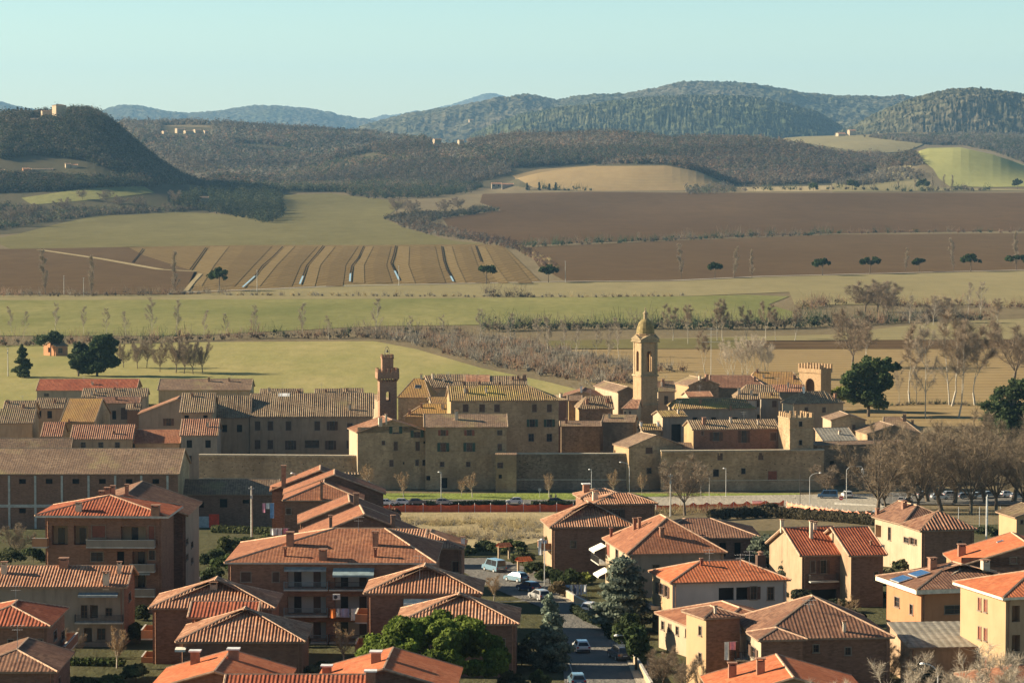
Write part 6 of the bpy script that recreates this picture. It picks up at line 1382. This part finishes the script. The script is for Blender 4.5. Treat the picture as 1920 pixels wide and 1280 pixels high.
h=House('ruined stone barn with broken pale roof among leafless trees on the left','barn',228,686,1330,20,12,8,16,'x',(0,0),'oldS','stoned','stoned',over=.2,name='barn'); h.done()
b=MB()
for i in range(5): b.tube((1+i*1.6,.3,h.he+.6),(3.5+i*1.7,5,h.he+2.0),.25,.2,4)
b.build('broken_beams',[CONC],h.root)
# little tiled porch roofs on posts beside the street cars
for i,(x,y) in enumerate(((982,1079),(945,1050))):
    P=G(x,y); e=empty('garden_gate_porch',P,R(20),('near','far')[i]+' small tiled gate roof on pale posts beside the parked street cars','gate porch')
    b=MB(); b.face([(-1.2,-.9,2.4),(1.2,-.9,2.4),(1.0,.0,3.0),(-1.0,.0,3.0)],0,[(0,0),(2.4,0),(2.2,1),(.2,1)]); b.face([(-1.2,.9,2.4),(1.2,.9,2.4),(1.0,0,3.0),(-1.0,0,3.0)],0,[(0,0),(2.4,0),(2.2,1),(.2,1)]); b.face([(-1.2,-.9,2.35),(1.2,-.9,2.35),(1.2,.9,2.35),(-1.2,.9,2.35)],0)
    b.build('roof',[RO['orange']],e)
    for s in (-1,1):
        b=MB(); b.box(s*.9-.15,-.15,0,s*.9+.15,.15,2.36); b.build('post',[WA['cream']],e)
# ---- cars
def carmeshes(paint,kind):
    k=(paint.name,kind)
    if k in _wm: return _wm[k]
    Lc,Wc,Hc={'hatch':(4.0,1.75,1.48),'wagon':(4.5,1.8,1.5),'suv':(4.4,1.85,1.7),'van':(4.9,1.95,2.0)}[kind]
    hw=Wc/2
    if kind=='van': low=[(-.5,.35),(-.5,1.0),(-.47,1.08),(.30,1.1),(.47,.95),(.5,.7),(.5,.35)]; cab=[(-.495,1.0),(-.47,Hc),(.22,Hc),(.36,1.05)]
    elif kind=='suv': low=[(-.5,.4),(-.5,.95),(-.47,1.05),(.24,1.08),(.46,.95),(.5,.75),(.5,.4)]; cab=[(-.49,1.0),(-.44,Hc-.05),(-.35,Hc),(.08,Hc),(.26,1.04)]
    else: low=[(-.5,.3),(-.5,.75),(-.47,.92),(.24,.94),(.45,.8),(.5,.6),(.5,.3)]; cab=[(-.485,.9),(-.38,Hc-.06),(-.3,Hc),(.04,Hc-.01),(.28,.93)]
    b=MB()
    def ext(prof,w0,w1,m,zlo,zhi):
        def hwid(z): t=(z-zlo)/(zhi-zlo+1e-6); return w0+(w1-w0)*t
        Lf=[(x*Lc,-hwid(z),z) for x,z in prof]; Rg=[(x*Lc,hwid(z),z) for x,z in prof]; n=len(prof)
        b.face(Lf,m); b.face(Rg[::-1],m)
        for i in range(n):
            j=(i+1)%n; b.face([Lf[i],Lf[j],Rg[j],Rg[i]],m)
    ext(low,hw,hw-.04,0,.3,1.0); ext(cab,hw-.08,hw-.28,0,.9,Hc)
    for s in (-1,1): b.box(.18*Lc,s*hw-.09*(s>0)*0-.08,.98,.21*Lc,s*(hw+.12),1.12,0) if 0 else None
    body=b.mesh('car_body',[paint])
    # glass: slightly proud panels
    g=MB(); zl=cab[0][1]+.06; zh=Hc-.1
    hwz=lambda z:(hw-.08)+((hw-.28)-(hw-.08))*(z-.9)/(Hc-.9)+.012
    xr=lambda z:(cab[0][0]+(cab[1][0]-cab[0][0])*(z-cab[0][1])/(cab[1][1]-cab[0][1]))*Lc-.015
    xf=lambda z:(cab[-1][0]+(cab[-2][0]-cab[-1][0])*(z-cab[-1][1])/(cab[-2][1]-cab[-1][1]))*Lc+.015
    g.face([(xr(zl),-hwz(zl)+.12,zl),(xr(zl),hwz(zl)-.12,zl),(xr(zh-.03),hwz(zh)-.16,zh-.03),(xr(zh-.03),-hwz(zh)+.16,zh-.03)])
    g.face([(xf(zl),-hwz(zl)+.08,zl),(xf(zl),hwz(zl)-.08,zl),(xf(zh),hwz(zh)-.12,zh),(xf(zh),-hwz(zh)+.12,zh)])
    for s in (-1,1):
        xs=[xr(zl)+.25,-.1*Lc,xf(zl)-.3]; xt=[xr(zh)+.22,-.1*Lc,xf(zh)-.15]
        for i in range(2): g.face([(xs[i]+.04,s*hwz(zl),zl),(xs[i+1]-.04,s*hwz(zl),zl),(xt[i+1]-.04,s*hwz(zh),zh),(xt[i]+.04,s*hwz(zh),zh)])
    glass=g.mesh('car_windows',[GLASS])
    wv=MB(); wv.lathe([(0,-.11),(.24,-.11),(.325,-.09),(.325,.09),(.24,.11),(0,.11)],n=14); wh=wv.mesh('car_wheel',[DMETAL])
    rv=MB(); rv.lathe([(0,-.125),(.19,-.125),(.19,.125),(0,.125)],n=8); ri=rv.mesh('car_rim',[METAL])
    t=MB(); t.box(-.03,-.13,-.09,.03,.13,.09); tl=t.mesh('tail',[flat('tail_light',(.45,.03,.02),.3)]); hl=t.mesh('head',[flat('head_light',(.75,.75,.72),.2)])
    bp=MB(); bp.box(-Lc/2-.05,-hw+.05,.3,-Lc/2+.02,hw-.05,.55); bp.box(Lc/2-.02,-hw+.05,.3,Lc/2+.05,hw-.05,.52); bp.box(-Lc/2-.06,-.26,.6,-Lc/2+.01,.26,.72,1); bu=bp.mesh('bumper',[flat('bumper_grey',(.10,.10,.10),.6),WHITE])
    _wm[k]=(body,glass,wh,ri,tl,hl,bu,Lc,hw); return _wm[k]
def paint(name,c): 
    m=flat(name,c,.22,.6,var=.03); m.node_tree.nodes['Principled BSDF'].inputs['Coat Weight'].default_value=.6; return m
PW=paint('car_white',(.72,.72,.70));PB=paint('car_dark_blue',(.03,.05,.10));PS=paint('car_silver',(.38,.37,.35));PK=paint('car_black',(.02,.02,.022));PL=paint('car_light_blue',(.17,.27,.33));PD=paint('car_grey',(.12,.12,.12));PT=paint('car_blue',(.05,.16,.30))
def car(label,px,py,head,p,kind='hatch',group=None,name='car'):
    g=G(px,py); e=empty(name,g+Vector((0,0,.36)),R(head),label,'van' if kind=='van' else 'car',group); m=carmeshes(p,kind)
    link('body',m[0],e); link('windows',m[1],e); link('bumper',m[6],e)
    for sx in (-1,1):
        for sy in (-1,1):
            w_=link('wheel',m[2],e); w_.location=(sx*m[7]*.31,sy*(m[8]-.09),.33); w_.rotation_euler=(math.pi/2,0,0); link('rim',m[3],w_)
    for sy in (-1,1):
        a=link('tail_light',m[4],e); a.location=(-m[7]/2-.0,sy*(m[8]-.18),.78); a=link('headlight',m[5],e); a.location=(m[7]/2-.1,sy*(m[8]-.2),.66)
    return e
car('white hatchback driving up the shaded street toward the town',1090,1226,97,PW)
car('dark grey car parked on the right of the street beside the hedge',1162,1240,105,PD,'suv')
car('pale blue roofed car cut off by the bottom edge in the street',1082,1290,95,PL)
car('silver grey car with red tail lights parked at the street bend',1012,1128,112,PS,'wagon')
car('dark blue car parked ahead of the silver grey one',991,1112,125,PB)
car('light blue white car parked beyond the dark blue one',968,1094,130,PL)
car('light blue van parked at the shaded far end of the street',927,1075,118,PL,'van',name='van')
car('white car parked in the drive behind the bins',1107,1152,70,PW)
car('white car driving on the avenue past the red net fence',964,946,183,PW,group='cars on the avenue')
for lab,x,y,p,k in (('white car parked behind the avenue hedge, left end',757,948,PW,'hatch'),('dim grey car parked behind the avenue hedge, left of a lamp',783,948,PD,'hatch'),('grey blue car parked under the avenue lamp',833,948,PS,'hatch'),('dark car parked behind the avenue hedge beside the two people',1045,947,PK,'wagon'),('white van nose at the left edge of the avenue hedge',726,949,PW,'hatch')):
    car(lab,x,y,2,p,k,group='cars on the avenue')
car('blue car at the junction in front of the shadowed wall',1552,936,176,PT,'van',group='cars at the junction')
car('white off-road car stopped beside the tall double lamp',1588,935,100,PW,'suv',group='cars at the junction')
for i,(x,y,p,k,hd) in enumerate(((1690,944,PS,'hatch',80),(1702,943,PW,'hatch',85),(1762,938,PW,'wagon',10),(1772,932,PW,'hatch',10),(1784,938,PS,'wagon',12),(1815,937,PD,'hatch',10),(1838,936,PW,'hatch',12),(1858,934,PS,'wagon',10),(1890,933,PW,'hatch',30),(1910,934,PS,'hatch',10),(1735,934,PD,'hatch',10))):
    pass
CP=sorted([(1690,944,PS,'hatch',80),(1704,943,PW,'hatch',85),(1735,934,PD,'hatch',10),(1762,938,PW,'wagon',10),(1785,934,PS,'wagon',12),(1812,937,PD,'hatch',10),(1836,936,PW,'hatch',12),(1860,934,PS,'wagon',10),(1888,933,PW,'hatch',30),(1910,937,PS,'hatch',10)])
for i,(x,y,p,k,hd) in enumerate(CP): car('%s car from the left in the car park behind the plane trees'%ORD[i],x,y,hd,p,k,group='cars in the car park')
car('pale car roof behind the cream columned house by the net fence',1650,972,0,PW)
# ---- lamps, poles
def lamp(label,px,pyb,pyt,arm=1.2,side=-1,kind='arm',group='street lamps',d=None,m=None):
    g=G(px,pyb) if d is None else at(px,pyb,d)
    if d is not None: g=Vector((g.x,g.y,gz(g.x,g.y)))
    h=(zpy(pyt,g.y)-g.z); e=empty('street_lamp',g,0,label,'street lamp',group); m=m or flat('lamp_grey',(.55,.54,.50),.5,.4)
    b=MB(); r=.075
    if kind=='curve':
        b.tube((0,0,0),(0,0,h-1.2),r*1.2,r,7); pts=[(side*arm*math.sin(t)*1.0,0,h-1.2+1.2*(1-math.cos(t)) if 0 else h-1.2+1.1*math.sin(t)) for t in np.linspace(0,1.5,6)]
        pts=[(side*arm*(1-math.cos(t)),0,h-1.2+1.2*math.sin(t)) for t in np.linspace(0,1.57,7)]
        for p,q in zip(pts,pts[1:]): b.tube(p,q,r,r*.8,6)
        tip=pts[-1]
    elif kind=='double':
        b.tube((0,0,0),(0,0,h-.8),r*1.4,r*1.1,7); b.tube((0,0,h-.8),(.8,0,h),r,r,6); b.tube((.8,0,h),(3.6,0,h-.05),r,r,6); b.tube((3.6,0,h),(3.9,0,h-.6),r,r,6); tip=(3.9,0,h-.7)
    else:
        b.tube((0,0,0),(0,0,h),r*1.2,r*.8,7); b.tube((0,0,h-.3),(side*arm,0,h-.05),r*.6,r*.6,5); tip=(side*arm,0,h-.05)
    b.build('pole',[m],e)
    b=MB(); x,y,z=tip; b.lathe([(0,z+.14),(.18,z+.1),(.3,z),(.3,z-.08),(.22,z-.14),(0,z-.18)],x,y,8) ; b.build('lamp_head',[WHITE],e)
    if kind=='double':
        b=MB(); b.box(3.6,-.3,h-2.6,4.2,.0,h-.9); b.build('traffic_signal',[METAL],e)
    return e
lamp('avenue lamp left of centre, in front of the long stone house',827,938,884,.5)
lamp('avenue lamp above the two level house, left one',1109,936,879,.5)
lamp('tall curved lamp against the dark town wall',1180,932,866,2.2,-1,'curve')
lamp('avenue lamp in front of the long brick house',1361,934,877,.5)
lamp('curved lamp left of the blue car at the junction',1518,958,886,2.4,1,'curve')
lamp('tall cranked lamp with signal head beside the white off-road car',1587,945,874,1,1,'double')
lamp('lamp rising behind the stepped gable houses',553,915,886,.5,d=575)
lamp('slim lamp by the street below the two level house',1021,1112,1010,.4)
lamp('slim lamp beside the clothes line at the street bend',1147,1147,1117,.4) if 0 else lamp('short lamp beside the clothes line at the street bend',1148,1150,1117,.4)
lamp('globe lamp beside the leafy magnolia on the right of the street',1214,1262,1190,3.6,-1,'curve')
lamp('lamp in the thicket before the grey shed',1758,1330,1243,1.6,-1,'curve',d=325)
lamp('short lamp in the yard left of the dark gable house',100,1085,1012,.8,1,'arm')
lamp('globe topped post beside the dark gable house wall',374,1112,1082,.1)
def pole(label,px,pyb,pyt,r=.13,d=None,cross=True,m=None,name='utility_pole',cat='utility pole',group='poles'):
    g=G(px,pyb) if d is None else at(px,pyb,d)
    if d is not None: g=Vector((g.x,g.y,gz(g.x,g.y)))
    h=zpy(pyt,g.y)-g.z; e=empty(name,g,0,label,cat,group); b=MB(); b.tube((0,0,0),(0,0,h),r*1.3,r*.8,8,0,True); b.build('post',[m or CONC],e)
    if cross:
        b=MB(); b.box(-.5,-.05,h-.5,.5,.05,h-.4)
        for x in (-.4,0,.4): b.lathe([(.05,h-.4),(.07,h-.3),(.03,h-.2)],x,0,6)
        b.build('crossarm',[METAL],e)
        b=MB(); b.box(-.22,-.3,h-2.2,.22,-.12,h-1.6); b.build('junction_box',[METAL],e)
    return e
pole('tall pale concrete pole right of the low brick workshop',472,1035,911,.16)
pole('tall pale concrete pole left of the bare wide crowned tree',1257,968,888,.14)
pole('white flagpole in front of the long brick house',1330,934,894,.07,cross=False)
pole('short pale post on the right of the avenue flagpole',1314,934,906,.05,cross=False)
pole('dark post left of the curved junction lamp',1500,955,888,.07,cross=False,m=DMETAL)
pole('white post rising by the orange gable roof with the square chimney',1849,1062,930,.12,cross=False,m=WHITE)
pole('white lamp post of the sports court',1851,985,927,.12,cross=False,m=WHITE)
L=[(15,706,652),(120,553,516),(157,556,520),(482,548,506),(748,536,498),(1060,530,489),(1232,0,0)]
for i,(x,a,c) in enumerate(L[:6]): pole('%s thin line pole from the left in the valley fields'%ORD[i],x,a,c,.16,cross=True,group='line poles in the valley')
for i,(x,a,c) in enumerate(((430,722,700),(905,1098,1010) )): pass
# radio mast with bars behind the bell tower
g=G(1333,706); e=empty('aerial_mast',g,0,'thin aerial mast with three horizontal bars standing right of the bell tower','aerial'); h=zpy(614,g.y)-g.z
b=MB(); b.tube((0,0,0),(0,0,h),.09,.06,5); b.build('post',[METAL],e)
for z,l in ((617,1.6),(627,1.6),(641,3.4)):
    b=MB(); zz=zpy(z,g.y)-g.z; b.tube((-l,0,zz),(l,.2,zz),.07,.07,4); b.build('bar',[WHITE],e)
# ---- road signs
def sign(label,px,pyb,pyt,kind,d=None):
    g=G(px,pyb) if d is None else at(px,pyb,d)
    if d is not None: g=Vector((g.x,g.y,gz(g.x,g.y)))
    h=zpy(pyt,g.y)-g.z; e=empty('road_sign',g,R(-4),label,'road sign'); b=MB(); b.tube((0,0,0),(0,0,h),.04,.04,6); b.build('post',[METAL],e); b=MB()
    red=flat('sign_red',(.60,.03,.03),.5); yel=flat('sign_yellow',(.85,.55,.03),.5); blu=flat('sign_blue',(.05,.18,.45),.5)
    def disc(r,y,z,m,n=20): b.face([(r*math.cos(2*math.pi*i/n),y,z+r*math.sin(2*math.pi*i/n)) for i in range(n)],m)
    if kind=='noentry':
        disc(.5,-.06,h-.3,0,24); disc(.5,-.04,h-.3,1,24); b.box(-.36,-.075,h-.4,.36,-.062,h-.22,1); b.build('plate',[red,WHITE],e)
    elif kind=='tri':
        z=h-1.0; b.face([(-.7,-.05,z),(.7,-.05,z),(0,-.05,z+1.2)],1); b.face([(-.5,-.06,z+.12),(.5,-.06,z+.12),(0,-.06,z+.98)],1); b.box(-.6,-.06,z-.8,.6,-.03,z-.15,1); b.build('plate',[red,METAL],e)
    elif kind=='banner': b.box(-.1,-.06,h-2.6,.45,-.03,h,0); b.build('plate',[yel],e)
    elif kind=='flag': b.box(-.35,-.05,h-1.6,.55,-.02,h-.3,0); b.build('plate',[WHITE],e)
    else: b.box(-.35,-.06,h-.7,.35,-.03,h,0); b.build('plate',[METAL],e)
    return e
sign('round red no entry sign with white bar at the junction',1577,953,931,'noentry')
sign('grey triangular sign back with plate below, right of the stepped gable houses',692,945,901,'tri',690)
sign('yellow vertical banner sign on the plane tree trunk',1644,950,912,'banner')
sign('small white hanging flag sign among the plane trees',1674,940,897,'flag')
sign('small grey panel sign on the lawn below the bastion',1012,934,915,'plate')
# ---- red construction net fences
NET=flat('red_plastic_net',(.85,.12,.035),.7,var=.35,sc_=.6)
NETP=flat('pale_orange_net',(.75,.28,.16),.7,var=.3,sc_=.6)
def netfence(label,pts,h,m,seed=1,sag=.12):
    P=[G(*p) for p in pts]; e=empty('net_fence',P[0],0,label,'net fence','red plastic net fences'); rg=random.Random(seed); b=MB(); pp=[]
    for p,q in zip(P,P[1:]):
        L=(q-p).length; n=max(1,int(L/3.5))
        for i in range(n): pp.append(p.lerp(q,i/n))
    pp.append(P[-1]); pp=[Vector((c.x,c.y,gz(c.x,c.y)))-P[0] for c in pp]
    post=MB(); post.tube((0,0,0),(0,0,h+.2),.05,.05,5); pm=post.mesh('fence_post',[WHITE])
    for a,c in zip(pp,pp[1:]):
        k=4; tp=[h*(1-rg.random()*.08)]+[h*(1-sag-rg.random()*.12) for _ in range(k-1)]+[h*(1-rg.random()*.08)]
        for i in range(k):
            u=a.lerp(c,i/k);v=a.lerp(c,(i+1)/k); w0=Vector((0,rg.uniform(-.1,.1),0))
            b.face([u+Vector((0,0,.05)),v+Vector((0,0,.05)),v+Vector((0,0,tp[i+1]))+w0*.0,u+Vector((0,0,tp[i]))])
    b.build('net',[m],e)
    for a in pp: o=link('post',pm,e); o.location=a
    return e
netfence('long dark red plastic net fence between the hedge and the dry field',[(700,962),(760,961),(860,960),(950,960),(1075,959)],2.0,NET)
netfence('red net fence right of the two level house by the junction',[(1230,958),(1300,956),(1400,953),(1470,951)],1.9,NET,2,.3)
netfence('pale orange net fence curving before the junction lamp',[(1475,955),(1530,964),(1590,972),(1640,976)],2.0,NETP,3)
b=MB(); g=G(1420,952); e=empty('site_panel',g,0,'white board leaning in the middle of the junction works','board'); b=MB(); b.box(-1.2,-.05,0,1.2,.05,1.8); b.build('panel',[WHITE],e)
b=MB(); b.tube((-1.2,0,0),(-1.2,.6,1.7),.05,.05,4); b.build('prop',[METAL],e)
# red door panels of the workshop
g=at(402,982,662); e=empty('red_gate',Vector((g.x,g.y-1.2,gz(g.x,g.y))),0,'bright red sheet metal gate in front of the low brick workshop','gate'); 
b=MB(); b.box(-1.0,-.05,0.2,1.1,.05,g.z-e.location.z+2.2); b.build('leaf',[flat('bright_red_paint',(.75,.06,.02),.6)],e); b=MB(); b.box(-3.6,-.04,.1,-1.02,.04,2.6); b.build('side_grille',[METAL],e)
# guard rail at junction, court net fence
P=G(1565,948);Q=G(1660,952); e=empty('guard_rail',P,math.atan2(Q.y-P.y,Q.x-P.x),'pale concrete bridge parapet at the junction beside the plane trees','parapet'); b=MB(); Ln=(Q-P).length; b.box(0,-.15,0,Ln,.15,.8); b.build('parapet',[CONC],e); b=MB(); b.box(-.1,-.2,.8,Ln+.1,.2,.92); b.build('coping',[CONC],e)
P=G(1797,1002); e=empty('court_fence',P,R(2),'tall wire fence of the sports court at the right edge','fence')
for i in range(6):
    b=MB(); b.tube((i*4.2,0,0),(i*4.2,0,5.6),.07,.07,5); b.build('post',[METAL],e)
b=MB()
for i in range(int(21/.6)): b.tube((i*.6,0,0),(i*.6,0,5.5),.012,.012,3)
for j in range(10): b.tube((0,0,.3+j*.58),(21,0,.3+j*.58),.014,.014,3)
b.build('wire_mesh',[flat('wire_green',(.12,.15,.10),.7)],e)
# street wall pillars (low pale walls along the right pavement)
def lowwall(label,pts,h=1.1,m='cream',t=.3,group=None):
    P=[G(*p) for p in pts]; e=empty('garden_wall',P[0],0,label,'garden wall',group); b=MB();c=MB()
    for p,q in zip(P,P[1:]):
        p=p-P[0];q=q-P[0]; n=Vector((-(q.y-p.y),q.x-p.x,0)).normalized()*t/2; u=(q-p).normalized()*.0
        A=[p-n,q-n,q+n,p+n]; lo=[v+Vector((0,0,-.4)) for v in A]; hi=[v+Vector((0,0,h)) for v in A]; cp=[v+(v-(p+q)/2).normalized()*.06 for v in hi]; ct=[v+Vector((0,0,.1)) for v in cp]
        for i in range(4): j=(i+1)%4; b.face([lo[i],lo[j],hi[j],hi[i]]); c.face([cp[i],cp[j],ct[j],ct[i]])
        c.face(ct); c.face(cp[::-1])
    b.build('wall',[WA[m]],e); c.build('coping',[CONC],e); return e
lowwall('low cream wall along the right side of the street bend',[(1052,1118),(1080,1135),(1118,1155),(1150,1178)],1.3)
lowwall('low cream wall right of the lower street, beside the parked dark car',[(1180,1235),(1200,1262),(1222,1300)],1.2)
lowwall('garden wall of the lawn below the two level house',[(1058,1085),(1120,1080)],.8,'greyp')
lowwall('low retaining wall of the garages before the semi-detached house',[(1500,1128),(1600,1130)],1.0,'greyp')
# bins
bn=MB(); bn.box(-.55,-.4,.15,.55,.4,1.1); bn.box(-.6,-.45,1.1,.6,.45,1.22); bn.tube((-.45,0,.1),(-.45,.01,.1),.1,.1,6); bm0=bn.mesh('bin',[flat('bin_dark',(.03,.04,.035),.6)]); lid=MB(); lid.box(-.6,-.45,1.22,.6,.45,1.3); lm=lid.mesh('lid',[flat('bin_lid',(.06,.10,.07),.6)])
for i,(x,y) in enumerate(((1081,1150),(1092,1152))):
    e=empty('rubbish_bin',G(x,y),R(15),('left','right')[i]+' dark wheeled rubbish bin before the white car in the drive','bin','rubbish bins'); link('body',bm0,e); link('lid',lm,e)
# ---- laundry
def laundry(label,P,wd,items,posts=True,h=2.0,yaw=0,name='clothes_line',rope=True):
    e=empty(name,P,yaw,label,'clothes line' if posts else 'laundry'); b=MB()
    if posts:
        for x in (0,wd): b.tube((x,0,0),(x,0,h+.1),.04,.04,5)
        b.build('posts',[METAL],e)
    b=MB(); b.tube((0,0,h),(wd,0,h),.015,.015,3); b.build('line',[METAL],e)
    for (x,w_,l,c) in items:
        b=MB(); n=5; rg=random.Random(int(x*100))
        for i in range(n):
            a0=x+w_*i/n;a1=x+w_*(i+1)/n; f=lambda a:.05*math.sin(a*9); b.face([(a0,f(a0),h),(a1,f(a1),h),(a1,f(a1)*2.5,h-l),(a0,f(a0)*2.5,h-l)])
        b.build('cloth',[flat('cloth_'+c,{'white':(.78,.77,.74),'blue':(.25,.40,.62),'orange':(.75,.22,.05),'grey':(.42,.43,.48),'lilac':(.42,.40,.58),'pink':(.75,.30,.38),'dark':(.12,.13,.2)}[c],.9)],e)
g=G(1055,1122); laundry('clothes line with blue and grey washing on the lawn by the street',g,3.4,[(.1,.45,1.5,'blue'),(.6,.4,1.4,'blue'),(1.05,.35,.9,'white'),(1.5,.4,1.5,'dark'),(1.95,.4,1.4,'grey'),(2.45,.35,1.4,'grey'),(2.9,.4,1.3,'white')])
def hang(label,px,py,d,wd,items,yaw=0): laundry(label,at(px,py,d)-Vector((0,0,2.0)),wd,items,False,2.0,yaw)
hang('orange, white and lilac washing over the apartment house balcony rail',617,1140,393.2,3.6,[(.1,.7,1.2,'orange'),(.95,.35,1.0,'white'),(1.4,1.1,1.1,'lilac'),(2.7,.9,1.5,'white')])
hang('white washing hanging behind the smooth red roof',506,990,470,3.0,[(.1,1.0,1.0,'white'),(1.2,.6,1.6,'white'),(2.0,.7,.8,'pink')])
hang('pink and white washing on the side of the stepped gable houses',491,943,545,2.2,[(.1,.5,1.6,'pink'),(.7,.6,1.0,'white'),(1.4,.7,2.6,'blue')],.2)
hang('white and blue sheets on the terrace of the two level house',1008,1013,483,1.6,[(.1,.7,2.2,'white'),(.85,.6,1.6,'blue')],.2)
hang('long white sheet and pink cloth at the corner terrace of the big brown house',1357,1203,350,1.6,[(.1,.5,2.0,'white'),(.7,.7,.9,'pink')],.3)
# balcony door and wall pieces inside apartment loggias are openings of the walls; air conditioner
e=empty('air_conditioner',at(631,1118,393.0),0,'white air conditioner unit on the apartment house facade','air conditioner'); b=MB(); b.box(-.45,-.3,-.35,.45,0,.35); b.build('case',[WHITE],e); b=MB(); b.lathe([(.0,0),(.24,0),(.24,.03),(0,.03)],n=12); f_=b.build('fan_grille',[DMETAL],e); f_.location=(-.1,-.3,0); f_.rotation_euler=(math.pi/2,0,0)
# two people walking on the avenue lawn
def person(label,px,py,col,leg,rz=0,step=.22):
    g=G(px,py); me=bpy.data.meshes.new('person'); V=[(0,0,.95),(0,0,1.2),(0,0,1.42),(0,0,1.52),(0,.01,1.66),(0,.01,1.74)]
    E=[(0,1),(1,2),(2,3),(3,4),(4,5)]; Rr=[.15,.14,.15,.055,.095,.08]
    def add(p,par,r): V.append(p);E.append((par,len(V)-1));Rr.append(r);return len(V)-1
    for s in (-1,1):
        k=add((s*.10,0,.88),0,.10); k=add((s*.11,s*step*.6,.48),k,.07); k=add((s*.11,s*step,.10),k,.05); add((s*.11,s*step-.16,.05),k,.045)
        k=add((s*.20,0,1.40),2,.07); k=add((s*.25,-s*.10,1.12),k,.05); k=add((s*.24,-s*.22,.90),k,.04); add((s*.24,-s*.25,.80),k,.035)
    me.from_pydata(V,E,[]); o=link('person',me); o.location=g+Vector((0,0,.3)); o.rotation_euler=(0,0,rz)
    md=o.modifiers.new('skin','SKIN'); sv=me.skin_vertices[0].data
    for i,r in enumerate(Rr): sv[i].radius=(r,r)
    sv[0].use_root=True; o.modifiers.new('sub','SUBSURF').levels=1; me.materials.append(col); tag(o,label,'person')
    b=MB(); b.lathe([(0,1.77),(.07,1.75),(.105,1.68),(.1,1.6)],0,.02,8); b.build('hair',[DMETAL],o)
person('left person in dark clothes walking beside the dark parked car on the avenue',1033,941,flat('cloth_dark2',(.04,.04,.05),.9),None,.4)
person('right person in dark clothes walking behind the dark parked car on the avenue',1042,941,flat('cloth_brown2',(.09,.07,.06),.9),None,2.6)
